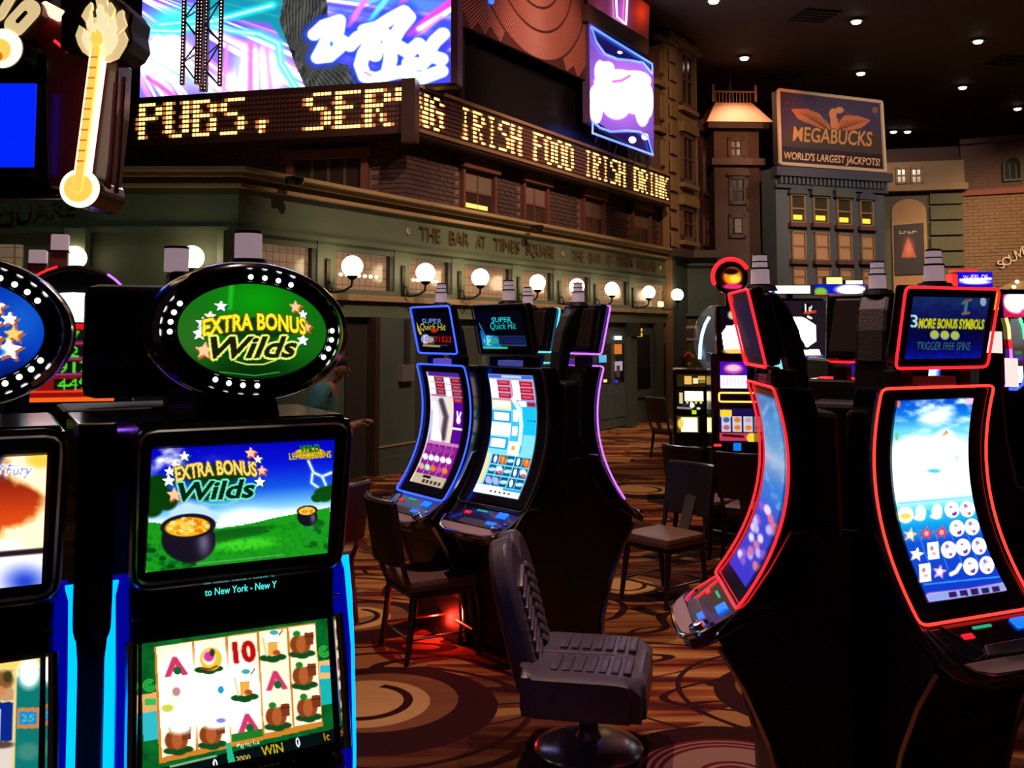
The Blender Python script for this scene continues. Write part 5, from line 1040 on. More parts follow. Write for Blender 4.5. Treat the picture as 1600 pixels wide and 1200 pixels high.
# ================================================================== UPRIGHT TWO-SCREEN MACHINES at the left
CAB = [(-.06, 1.665), (-.056, 1.63), (.014, 1.235), (.03, 1.20), (.03, 1.12), (.014, 1.09), (-.062, .735), (-.10, .70), (-.30, .655), (-.31, .60), (-.12, .56), (-.08, .52), (-.08, 0), (.42, 0), (.42, 1.665)]
STRIPB = mat('blue_cabinet_light', (.03, .03, .05), .4, emit=(.0, .20, 1.0), es=3.4); STRIPH = mat('blue_cabinet_halo', (.0, .0, .25), .35, emit=(.0, .004, 1.0), es=.28)
BEZ = mat('bezel_dark', (.02, .012, .014), .15, coat=.8)
def plane_surf(x0, x1, yT, zT, yB, zB): return lambda U, V: (x0+(x1-x0)*U, yT+(yB-yT)*V, zT+(zB-zT)*V)
def quad_box(b, hw_, yT, zT, yB, zB, th, pad=0):
    n = Vector((0, zT-zB, -(yT-yB))).normalized(); n = -n if n.y > 0 else n; d = Vector((0, yT-yB, zT-zB)).normalized()
    T = Vector((0, yT, zT))+d*pad; B = Vector((0, yB, zB))-d*pad
    b.add([(x, *(q+n*o)[1:]) for o in (0, th) for q in (T, B) for x in (-hw_, hw_)], [(0, 1, 3, 2), (4, 6, 7, 5), (0, 4, 5, 1), (2, 3, 7, 6), (0, 2, 6, 4), (1, 5, 7, 3)]); return b
BULBW = glow('white_ring_bulb', (1, 1, 1), 1.8, False); BULBD = mat('dark_ring_bulb', (.06, .06, .07), .3)
def upright(label, loc, yaw, top, reel, oval, tick, lit_phase, bw=1):
    t = thing('slot_machine', label, 'slot machine', (loc[0], loc[1], 0), yaw, 'upright machines at left')
    MB().prism(CAB, -.285, .285, 'x').build('cabinet', BLACKG, t, bevel=.012)
    # upper bezel as rounded frame
    fr_ = MB(); loop = [(-.29, -.085, 1.650), (.29, -.085, 1.650), (.285, -.012, 1.225), (-.285, -.012, 1.225)]
    for s_ in (-1, 1): MB().add([(s_*.288, -.085, 1.65), (s_*.288, -.012, 1.225), (s_*.288, .03, 1.225), (s_*.288, .0, 1.65), (s_*.262, -.080, 1.65), (s_*.262, -.008, 1.225), (s_*.262, .03, 1.225), (s_*.262, .0, 1.65)], [(0, 1, 2, 3), (4, 7, 6, 5), (0, 4, 5, 1), (1, 5, 6, 2), (2, 6, 7, 3), (3, 7, 4, 0)]).build('side_bezel', BEZ, t)
    MB().box(-.288, .288, -.085, .0, 1.610, 1.652).build('top_bezel', BEZ, t)
    MB().tube(rounded(loop, .05), .012, 8, True).build('chrome_edge', CHROMED, t, smooth=True)
    quad_box(MB(), .262, -.0575, 1.608, .003, 1.245, .003).build('upper_glass', BEZ, t)
    top.build('upper_screen', plane_surf(-.25, .25, -.068, 1.593, -.012, 1.262), SCREEN, t, 1.0, .4)
    if tick: lettering('ticker_text', tick, .019, glow('ticker_cyan', (.35, 1, .95), 1.0, False), t, Matrix.Translation((.005, -.008, 1.19)), .002, sx=.78)
    MB().box(-.27, .27, -.006, .03, 1.10, 1.225).build('ticker_panel', BLACKG, t)
    quad_box(MB(), .27, .008, 1.09, -.074, .738, .003).build('lower_glass', BEZ, t)
    reel.build('reel_screen', plane_surf(-.254, .254, -.005, 1.075, -.086, .757), SCREEN, t, 1.0, .6)
    for s_ in (-1, 1):
        MB().tube([(s_*.281, -.02, 1.09), (s_*.283, -.06, .95), (s_*.285, -.10, .74)], .016, 8).build('lower_chrome_edge', CHROME, t, smooth=True)
        MB().prism([(.05, 1.24), (-.03, 1.0), (-.06, .7), (-.06, 0), (.02, 0), (.02, .7), (.05, 1.0), (.10, 1.24)], s_*.285, s_*.318, 'x').build('halo_fin', STRIPH, t)  # glowing fin imitates the blue halo around the light strip
        MB().tube([(s_*.322, .06, 1.235), (s_*.326, .035, 1.13), (s_*.326, .008, .98), (s_*.326, -.018, .70), (s_*.326, -.02, .35), (s_*.326, -.02, .0)], .017, 8).build('light_strip', STRIPB, t, smooth=True)
        MB().bbox(s_*.27-.012, s_*.27+.012, -.03, -.008, 1.14, 1.148, .002).build('lock_pin', CHROME, t)
    MB().bbox(-.27, .27, -.29, -.10, .655, .70, .012, None).build('button_deck', DECKM, t)
    # oval topper
    O = Matrix.Translation((.025, .06, 1.905)) @ Matrix.Rotation(R(90), 4, 'X') @ Matrix.Rotation(R(-3), 4, 'Z')   # local z towards the player
    tp = MB().prism([(-.115, 1.66), (.115, 1.66), (.09, 1.76), (-.09, 1.76)], .03, .16, 'y').build('topper_neck', BLACKM, t)
    a_, b_ = .285, .197
    rg = MB(); N_ = 64; sec = [(1.0, -.06), (1.03, .0), (1.01, .045), (.97, .078), (.91, .088), (.875, .075)]
    v = []; f = []
    for i in range(N_):
        th = 2*PI*i/N_
        for (k, z) in sec: v.append((a_*k*math.cos(th), (b_-.0)*math.sin(th)*(k if k < 1 else k), z))
    m_ = len(sec)
    for i in range(N_):
        for j in range(m_-1): f.append((i*m_+j, ((i+1) % N_)*m_+j, ((i+1) % N_)*m_+j+1, i*m_+j+1))
    rg.add(v, f, O); rg.build('oval_ring', mat('oval_chrome', (.55, .54, .58), .14, 1.0), t, smooth=True)
    MB().lathe([(0, -.06), (a_, -.06), (a_*.90, -.10), (0, -.10)], 48, O, 1, b_/a_).build('oval_back', BLACKM, t, smooth=True)
    MB().lathe([(.0, .07), (a_*.88, .07), (a_*.88, .074), (0, .074)], 48, O, 1, b_/a_).build('bulb_panel', mat('bulb_panel_black', (.008, .008, .01), .3), t)
    ia, ib = .212, .136
    src = {}
    nb = 36
    for i in range(nb):
        th = 2*PI*(i+.5)/nb; x, y = (ia+.018)*math.cos(th), (ib+.018)*math.sin(th); on = ((i+lit_phase) % 9) < 4
        key = 'lit' if on else 'dark'
        if key not in src: src[key] = MB().lathe([(0, 0), (.0080, 0), (.0065, .003), (0, .004)], 10).build('ring_bulb', BULBW if on else BULBD, t, smooth=True); o = src[key]
        else: o = inst(src[key], t)
        o.location = O @ Vector((x, y, .074)); o.rotation_euler = (R(90), 0, 0)
    # domed picture
    X0, Z0 = 0.0, 1.945
    def os_(U, V):
        r = V; th = 2*PI*U; x = ia*r*np.cos(th); y = ib*r*np.sin(th); z = .078+.03*(1-r*r)
        return O[0][0]*x+O[0][1]*y+O[0][2]*z+O[0][3], O[1][0]*x+O[1][1]*y+O[1][2]*z+O[1][3], O[2][0]*x+O[2][1]*y+O[2][2]*z+O[2][3]
    oval.build('oval_picture', os_, SCREEN, t, 1.0, .4)
    MB().tube([O @ Vector((ia*1.01*math.cos(2*PI*k/60), ib*1.01*math.sin(2*PI*k/60), .079)) for k in range(60)], .004, 6, True).build('inner_rim', CHROMED, t, smooth=True)
    MB().lathe([(0, 0), (.06, 0), (.06, .015), (.05, .03), (0, .03)], 16, Matrix.Translation((0.035, .12, 2.09))).build('light_base', SIGB, t)
    s_ = MB().lathe([(0, 0), (.040, 0), (.040, .075), (0, .075)], 20, Matrix.Translation((0.035, .12, 2.12))).build('signal_light', SIGNALW, t, smooth=True)
    MB().lathe([(0, .075), (.042, .075), (.040, .084), (0, .086)], 20, Matrix.Translation((0.035, .12, 2.12))).build('cap', SIGB, s_, smooth=True)
    return t
# pictures
STARC = [(1, .95, .8), (1, 1, 1), (1, .6, .35)]
def bonus_title(p, k, ox, oy, hy=(1, .88, .42), wc=(.02, .14, .12), gc=(.45, .95, .75), sxf=.70):
    """the game title, drawn about its own centre"""
    def P(x, y): return (ox+x*k, oy+y*k)
    for (x, y, r, c_) in [(-48, -38, 9, 1), (-62, -22, 9, 0), (-72, -12, 9, 1), (-74, 4, 11, 1), (-66, 28, 13, 2), (60, -44, 10, 2), (72, -33, 8, 1), (78, -14, 9, 2), (74, 6, 10, 1)]:
        p.star(*P(x+2, y+2), r*k*1.15, (.85, .35, .12) if c_ == 2 else (.08, .35, .2)); p.star(*P(x, y), r*k, STARC[c_] if c_ < 2 else (1, .82, .62))
    p.ell(*P(2, 22), 52*k, 16*k, (.02, .25, .12), .15, -.06); p.ell(*P(2, -8), 62*k, 16*k, (.05, .22, .08), .2, -.05)
    p.text('EXTRA BONUS', *P(2, -18), 23*k, hy, sx=sxf*.86, rot=-.07, outline=(1.6*k, (.38, .26, .04)), warp=lambda x: -.0016*x*x/k, bold=.035)
    p.text('Wilds', *P(2, 20), 30*k, wc, sx=1.25, rot=-.06, shear=.35, outline=(3.0*k, gc), bold=.03)
    p.line([P(-22, 42), P(-5, 46), P(18, 45), P(36, 38)], 2*k, gc, 1)
def sky_hills(p, U, V):
    p.vgrad([(0, (.02, .02, .75)), (.18, (.02, .08, .85)), (.38, (.08, .35, .92)), (.52, (.45, .78, 1)), (.60, (.9, .98, 1)), (1, (.9, 1, .9))])
eT = Pic([(241, 700), (225, 896)], [(522.5, 684.5), (506, 862.5)], 260, 190); p = eT; sky_hills(p, p.U, p.V)
n = noise2(p.X*.03, p.Y*.05, 3, 4); p.mix(np.clip((n-.5)*4, 0, 1)*np.exp(-((p.X-260)/50)**2-((p.Y-715)/25)**2), (1, 1, 1)); p.mix(np.exp(-(((p.Y-805)-(330-p.X)*-.05)/18)**2)*np.clip((p.X-330)/60, 0, 1)*np.clip((430-p.X)/60, 0, 1), (1.05, 1.08, 1.1))
for pts in ([(478, 718), (486, 736), (500, 742), (515, 736)], [(484, 738), (482, 752), (494, 760)], [(500, 742), (508, 760)]): p.line(pts, 5, (.6, .8, 1), 4); p.line(pts, 2, (1, 1, 1), 1.5)
for (x, y, r) in [(290, 795, 16), (308, 798, 14), (275, 800, 14), (325, 806, 12)]: p.ell(x, y, r, r*.8, (.75, .88, 1), .6)
p.poly([(225, 900), (228, 815), (330, 826), (380, 818), (420, 808), (512, 790), (512, 905)], (.10, .62, .10)); p.poly([(330, 836), (400, 822), (415, 830), (330, 850)], (.06, .42, .08)); p.ell(375, 850, 50, 9, (.25, .85, .15), .8, -.1); p.ell(360, 830, 60, 5, (.05, .38, .08), .6, -.13)
n = noise2(p.X*.2, p.Y*.2, 6, 3); p.mix((p.Y > 815)*np.clip((n-.5)*2, 0, 1)*.6, (.04, .35, .06))
for (x, y, r) in [(240, 765, 22), (258, 780, 17), (236, 790, 18), (250, 752, 12)]: p.ell(x, y, r, r, (.03, .24, .04), .25)
for (x, y, r) in [(502, 770, 16), (515, 765, 14), (490, 776, 9)]: p.ell(x, y, r, r*.75, (.04, .30, .06), .3)
for k in range(60): x = 226+random.random()*75; y = 872+random.random()*26-(x-226)*.0; p.ell(x, y-(20 if x < 248 else 0), 5, 4, random.choice([(.05, .42, .10), (.08, .55, .14), (.03, .28, .06)]), .5)
for k in range(30): p.ell(470+random.random()*38, 810+random.random()*50, 6, 5, random.choice([(.05, .40, .08), (.10, .60, .15)]), .5)
def pot(p, x, y, k):
    p.ell(x, y+22*k, 40*k, 36*k, (.09, .07, .13), .08); p.halo(x+22*k, y+26*k, 9*k, 20*k, (.50, .45, .60), .8); p.ell(x, y, 41*k, 20*k, (.10, .08, .12), .06, -.1); p.ell(x-1*k, y+1*k, 33*k, 15*k, (1, .72, .10), .1, -.1)
    for i in range(int(60*k)+8): a_ = random.random()*6.28; r = math.sqrt(random.random()); p.ell(x+28*k*r*math.cos(a_), y+12*k*r*math.sin(a_), 4*k, 3*k, random.choice([(1, .85, .3), (1, .6, .05), (.9, .5, .05), (1, .92, .55)]), .5)
pot(p, 289, 822, 1.0); pot(p, 474, 796, .42)
bonus_title(p, .92, 331, 746)
p.ell(480, 706, 25, 9, (1, .75, .15), .15, -.05); p.text('WILD', 481, 698, 11, (.15, .65, .15), sx=.8, rot=-.05, outline=(1, (.02, .25, .05))); p.text('LEPRECHAUNS', 481, 709, 10, (.95, .85, .25), sx=.72, rot=-.06, outline=(.8, (.35, .35, .1))); p.line([(300, 882), (435, 866)], 1.3, (.6, .75, .6), 1, .7)
eR = Pic([(221, 1006), (222, 1210)], [(510, 964), (521, 1160)], 270, 200); p = eR; p.fill((.03, .38, .14)); n = noise2(p.X*.08, p.Y*.08, 13, 3); p.C *= (.7+.6*n)[:, None]
for sgn, x0 in ((1, 232), (1, 505)):
    for r in (9, 6, 3): p.line([(x0+r*math.cos(a_/3), (1070 if x0 < 300 else 1018)+r*math.sin(a_/3)) for a_ in range(0, 17)], 1.5, (.25, .85, .3), 1)
p.poly([(222, 1110), (245, 1107), (246, 1150), (223, 1154)], (.2, .75, .8)); p.poly([(496, 1062), (518, 1058), (519, 1100), (498, 1104)], (.1, .72, .72)); p.poly([(493, 1034), (518, 1030), (518, 1060), (495, 1063)], (.95, .75, .45)); p.rect(498, 1040, 515, 1052, (.15, .75, .85)); p.poly([(221, 1084), (243, 1080), (245, 1108), (222, 1112)], (.95, .70, .40)); p.rect(225, 1090, 242, 1100, (.2, .75, .35))
p.poly([(239, 1011), (490, 971), (502, 1136), (246, 1187)], (.85, .52, .16))
cols = [(242, 1011, 294, 1003, 300, 1168, 250, 1178), (298, 1002, 345, 996, 352, 1158, 304, 1167), (349, 995, 394, 988, 403, 1146, 355, 1156), (398, 987, 442, 981, 452, 1137, 406, 1146), (446, 980, 489, 974, 500, 1128, 455, 1136)]
for c_ in cols: p.poly([(c_[0], c_[1]), (c_[2], c_[3]), (c_[4], c_[5]), (c_[6], c_[7])], (1.0, .93, .80))
p.mix(np.clip(1.35-np.hypot((p.X-318)/75, (p.Y-1085)/62), 0, 1)*((p.X > 246) & (p.Y > 1010)), (1.25, 1.22, 1.18))
def sA(x, y, k=1): p.text('A', x, y, 26*k, (.85, .22, .42), sx=1.15, rot=-.1, outline=(1.2, (.95, .55, .65)), bold=.04); p.ell(x+3, y+7, 6, 6, (.05, .42, .18), .2)
def leaf(x, y): [p.ell(x+dx, y+dy, 11, 5, (.08, .30, .12), .25) for dx, dy in ((-11, 2), (0, 4), (11, 0))]
def horse(x, y, f=1): leaf(x, y+15); p.ell(x+3, y, 17, 18, (.95, .80, .25), .15); p.ell(x, y-2, 10, 12, (1.0, .93, .80), .2); p.ell(x, y-4, 8, 8, (.85, .25, .62), .3); p.ell(x+5, y-10, 4, 6, (.25, .2, .15), .4); p.line([(x-12, y+14), (x+2, y+16), (x+12, y+11)], 3, (.6, .25, .08))
def beer(x, y): leaf(x, y+17); p.poly([(x-8, y-14), (x+8, y-16), (x+7, y+14), (x-7, y+16)], (.95, .70, .30)); p.poly([(x-9, y-18), (x+9, y-20), (x+8, y-8), (x-8, y-6)], (1.05, 1.02, .92)); p.ell(x+2, y-22, 7, 4, (.25, .70, .70), .3); p.line([(x-16, y-12), (x-10, y+14)], 4, (.95, .85, .65)); p.ell(x+6, y+10, 6, 4, (.75, .28, .1), .4); p.line([(x+10, y-18), (x+16, y-26)], 2, (.4, .3, .1))
def pumpk(x, y): leaf(x, y+17); [p.ell(x+dx, y+dy, rx, 14, c_, .2) for dx, dy, rx, c_ in ((-9, 3, 11, (.55, .25, .10)), (5, 2, 9, (.60, .28, .12)), (-2, 3, 8, (.72, .38, .18)))]; p.poly([(x+4, y-16), (x+19, y-17), (x+19, y+2), (x+6, y+4)], (.50, .22, .10)); p.line([(x+5, y-10), (x+19, y-11)], 1.5, (.28, .1, .05)); p.ell(x-9, y-14, 6, 5, (.15, .50, .15), .3)
sA(270, 1041); horse(320, 1030); p.text('10', 371, 1019, 30, (.75, .06, .06), sx=.95, rot=-.1, outline=(1.3, (.95, .55, .5)), bold=.04); beer(420, 1010); pumpk(468, 1004)
p.ell(272, 1088, 16, 17, (1.1, .98, .85), .4); p.ell(271, 1080, 6, 7, (.75, .55, .6), .5); p.ell(258, 1105, 9, 6, (.85, .85, .35), .5); p.ell(338, 1078, 5, 6, (.15, .65, .75), .3); beer(375, 1072); sA(425, 1064); pumpk(472, 1054)
pumpk(274, 1150); p.ell(276, 1135, 18, 9, (1.1, 1, .95), .8); pumpk(325, 1143); p.ell(330, 1128, 22, 9, (1.15, 1.1, 1.1), .8); p.ell(338, 1125, 8, 4, (.55, .55, .85), .6); sA(380, 1130); p.poly([(354, 1146), (403, 1138), (404, 1150), (355, 1158)], (.12, .50, .15)); pumpk(428, 1117); pumpk(479, 1104)
p.poly([(222, 1198), (521, 1140), (521, 1163), (223, 1216)], (.02, .07, .07)); p.text('Play For Fun', 380, 1161, 7, (.85, .9, .8), sx=.7, rot=-.17); p.text('0', 460, 1160, 14, (1, 1, 1), sx=.7, rot=-.15); p.text('WIN', 419, 1170, 15, (.85, .75, .1), sx=.8, rot=-.17); p.text('1c', 507, 1152, 12, (1, .65, .1), sx=.7, rot=-.15); p.poly([(345, 1160), (352, 1158), (362, 1195), (350, 1198)], (.15, .75, .55)); p.text('0', 329, 1190, 14, (1, 1, 1), sx=.7, rot=-.15); p.text('2000', 372, 1183, 9, (.9, .8, .4), rot=-.15, sx=.9); p.line([(262, 1192), (330, 1178)], 3, (.6, .8, .6), 2)
class Disc(Pic):
    def __init__(s, cx, cy, rx, ry, nth, nr):
        s.nx, s.ny = nth, nr; u = np.linspace(0, 1, nth+1); v = np.linspace(0.0005, 1, nr+1); s.U = np.tile(u, nr+1); s.V = np.repeat(v, nth+1)
        s.X = cx+rx*s.V*np.cos(2*PI*s.U); s.Y = cy-ry*s.V*np.sin(2*PI*s.U); s.C = np.zeros((len(s.X), 3))
eO = Disc(395, 524, 115, 76, 260, 90); p = eO; p.fill((.05, .45, .06)); p.halo(395, 475, 60, 34, (.04, .62, .04), .9); p.halo(395, 590, 110, 40, (.02, .16, .04), .95); p.halo(300, 540, 40, 50, (.20, .42, .14), .8); p.halo(480, 520, 40, 60, (.10, .40, .08), .6); p.line([(355, 455), (353, 490)], 6, (.15, .75, .15), 5)
bonus_title(p, 1.06, 391, 528, (1, .95, .15), (.10, .12, .05), (.95, 1, .45), .78); p.line([(347, 590), (400, 594), (438, 587)], 1.5, (.3, .65, .25), 1)
upright('upright slot machine with green oval topper and rainbow gold game, front left', (-.763, 2.832), R(28), eT, eR, eO, 'to New York - New Y', 3)
cT = Pic([(-200, 730), (-212, 950)], [(86, 707), (80, 908)], 170, 130); p = cT; p.vgrad([(0, (.15, .15, .45)), (.12, (.35, .25, .35)), (.2, (.60, .15, .06)), (.45, (.88, .28, .08)), (.7, (.95, .42, .12)), (1, (.95, .75, .4))]); n = noise2(p.X*.03+5, p.Y*.03, 21, 4)
edge = 40+25*np.sin(p.Y*.05)+(p.Y-780)*-.15; p.mix(np.clip((p.X-edge)/10+(n-.5)*5, 0, 1)*.9, (1.0, .78, .45)); p.mix(np.clip((p.X-edge-8)/12+(n-.5)*5, 0, 1)*.9, (1.1, 1.02, .85)); p.mix(np.clip((p.Y-838+(p.X-40)*-.2)/8+(n-.5)*4, 0, 1), (1.1, 1.0, .92)); p.ell(78, 715, 18, 12, (1, .85, .3), .8)
p.mix(np.clip(1-abs(p.Y-861+(p.X-40)*.12)/6, 0, 1)*2, (.15, .10, .14)); p.mix((p.Y > 867-(p.X-40)*.12)*1.0, (.97, .97, 1.05)); p.halo(58, 905, 26, 22, (.10, .25, .85), .95)
p.text('Winds Of Fury', 10, 732, 16, (.45, .50, .95), sx=.8, rot=-.03, shear=.3, outline=(1.5, (1, .95, .98)))
cR = Pic([(-230, 1088), (-230, 1330)], [(62, 1034), (64, 1270)], 150, 120); p = cR; p.fill((.05, .48, .45)); p.poly([(-230, 1080), (33, 1045), (33, 1300), (-230, 1300)], (.95, .85, .55)); p.poly([(-230, 1055), (62, 1030), (62, 1050), (-230, 1075)], (1, .88, .45)); p.poly([(-200, 1080), (26, 1053), (28, 1105), (-200, 1120)], (.80, .62, .45)); p.ell(14, 1072, 14, 14, (.55, .35, .18), .3); p.ell(20, 1066, 6, 10, (.25, .25, .12), .4); p.ell(6, 1090, 12, 10, (.85, .55, .35), .4)
p.poly([(-200, 1112), (29, 1108), (29, 1172), (-200, 1190)], (.04, .15, .55)); p.text('J', 7, 1143, 46, (.06, .22, .62), sx=1.3, outline=(2, (.75, .80, .90))); p.poly([(-200, 1180), (30, 1172), (30, 1290), (-200, 1290)], (.85, .80, .75)); p.ell(15, 1178, 16, 6, (.35, .28, .22), .5); p.ell(48, 1060, 14, 24, (1.1, 1.12, 1.1), .7); p.rect(34, 1118, 64, 1152, (.85, .52, .25)); p.rect(37, 1124, 60, 1146, (.15, .55, .75)); p.text('25', 48, 1135, 12, (.3, .8, .9)); p.ell(50, 1190, 14, 14, (.25, .55, .50), .6)
cO = Disc(-42, 522, 110, 80, 200, 60); p = cO; p.fill((.02, .22, .72)); p.halo(40, 590, 40, 30, (.02, .05, .35), .9); p.halo(40, 500, 30, 40, (.08, .40, .85), .8)
for (x, y, r, c_) in [(6, 482, 13, 0), (24, 500, 11, 1), (2, 510, 15, 1), (30, 522, 13, 2), (26, 545, 17, 1), (-15, 560, 16, 0), (8, 530, 12, 2)]: p.star(x+3, y+3, r*1.1, (.75, .40, .08)); p.star(x, y, r, [(1, 1, .95), (1.1, 1.1, 1.1), (1, .85, .45)][c_])
p.ell(5, 550, 18, 8, (.05, .35, .85), .5)
ca = R(28); sp = .752
upright('upright slot machine with blue starry oval topper and fiery cloud game at the left edge', (-.763-sp*math.cos(ca), 2.832-sp*math.sin(ca)), ca, cT, cR, cO, None, 6)
# filler pedestal between the two
mx_ = Vector((-.763-sp/2*math.cos(ca), 2.832-sp/2*math.sin(ca), 0)); fp = thing('filler_panel', 'tall glossy black filler panel between the two upright machines, lit blue at its edges', 'panel', mx_, ca)
MB().prism([(.03, 1.66), (.0, 1.63), (.02, 1.0), (.0, 0), (.45, 0), (.45, 1.66)], -.048, .048, 'x').build('panel', BLACKG, fp, bevel=.006)
lettering('side_lettering', 'wave', .05, mat('grey_print', (.14, .11, .13), .5), fp, Matrix.Translation((0, .008, 1.17)) @ Matrix.Rotation(R(-90), 4, 'Y'), .002)
# ================================================================== SEATING
WOOD = mat('dark_stained_wood', (.018, .010, .008), .35, coat=.3); LEA = mat('mauve_brown_leather', (.16, .085, .075), .42, noise=.2, nscale=18, bump=.15); LEAD = mat('dark_back_leather', (.035, .022, .026), .45, noise=.25, nscale=25, bump=.1); STL = mat('brushed_foot_rail', (.45, .40, .40), .3, 1.0)
SPL = mat('grey_back_splat', (.13, .11, .11), .5)
def side_chair():
    """chair facing -y, origin on the floor"""
    t = thing('side_chair', '', 'chair')
    s = MB().bbox(-.225, .225, -.23, .20, .40, .475, .03).build('seat', LEA, t, smooth=True); MB().bbox(-.21, .21, -.20, .19, .365, .40, .008).build('seat_rail', WOOD, s)
    for (x, y, k) in ((-.19, -.19, -1), (.19, -.19, -1), (-.19, .17, 1), (.19, .17, 1)):
        MB().tube([(x, y, .38), (x*1.05, y+.02*k, .2), (x*1.10, y+.05*k, 0)], [.024, .021, .016], 8).build('leg', WOOD, t, smooth=True)
    z = .14
    for a_, b_ in (((-.205, -.215), (.205, -.215)), ((-.205, .205), (.205, .205)), ((-.205, -.215), (-.205, .205)), ((.205, -.215), (.205, .205))): MB().tube([(*a_, z), (*b_, z)], .009, 6).build('foot_rail', STL, t)
    # gently curved back panel
    cv = lambda x: .235+.05*(1-(x/.22)**2)
    b = MB(); v = []; f = []; nx = 9; zs = [.56, .60, .72, .84, .905, .92]
    for j, z in enumerate(zs):
        for i in range(nx):
            x = -.215+.43*i/(nx-1); lean = (z-.45)*.16; v.append((x, cv(x)+lean-.025, z))
        for i in range(nx):
            x = -.215+.43*i/(nx-1); lean = (z-.45)*.16; v.append((x, cv(x)+lean+.02, z))
    for j in range(len(zs)-1):
        o = j*2*nx; q = (j+1)*2*nx
        for i in range(nx-1): f += [(o+i, o+i+1, q+i+1, q+i), (o+nx+i, q+nx+i, q+nx+i+1, o+nx+i+1)]
        f += [(o, q, q+nx, o+nx), (o+nx-1, o+2*nx-1, q+2*nx-1, q+nx-1)]
    for o in (0, (len(zs)-1)*2*nx): f += [(o+i, o+nx+i, o+nx+i+1, o+i+1) for i in range(nx-1)]
    b.add(v, f); bk = b.build('backrest', LEAD, t, smooth=True)
    MB().tube([(-.215+.43*i/8, cv(-.215+.43*i/8)+.47*.16, .925) for i in range(9)], .014, 6).build('top_rail', mat('top_rail_sheen', (.10, .08, .085), .25, coat=.6), bk, smooth=True)
    for s_ in (-1, 1): MB().tube([(s_*.185, .17, .37), (s_*.195, .225, .5), (s_*.20, .255, .62)], .017, 8).build('back_post', WOOD, t, smooth=True)
    MB().add([(-.045, .20, .45), (.045, .20, .45), (.05, .33, .78), (-.05, .33, .78), (-.045, .215, .45), (.045, .215, .45), (.05, .345, .78), (-.05, .345, .78)], [(0, 1, 2, 3), (7, 6, 5, 4), (0, 4, 5, 1), (1, 5, 6, 2), (2, 6, 7, 3), (3, 7, 4, 0)]).build('back_splat', SPL, t)
    return t
ch0 = side_chair()
def put_chair(px, py, facing, label, first=False, k=1.0):
    o = ch0 if first else copy_tree(ch0); g = ground(px, py); o.location = (g.x, g.y, 0); o.scale = (k, k, k)
    o.rotation_euler = (0, 0, math.atan2(facing[1], facing[0])+PI/2); return tag(o, label, 'chair', 'dark wooden side chairs')
put_chair(668, 1016, (.85, .45), 'dark wooden chair with mauve seat drawn up to the centre bank, nearest of its kind', True)
put_chair(484, 975, (-.8, .6), 'dark wooden chair mostly hidden behind the front left upright machine')
put_chair(1040, 935, (-.72, -.62), 'dark chair with brown seat facing the violet-lit machine')
put_chair(1105, 862, (.75, .6), 'dark chair with a pale-edged curved back, behind the brown-seated chair')
put_chair(1180, 880, (.5, .85), 'dark chair pushed up to the red reel machine, behind the red-lit curve')
put_chair(1048, 716, (.8, .55), 'dark chair farthest back, in front of the yellow-lit machine')

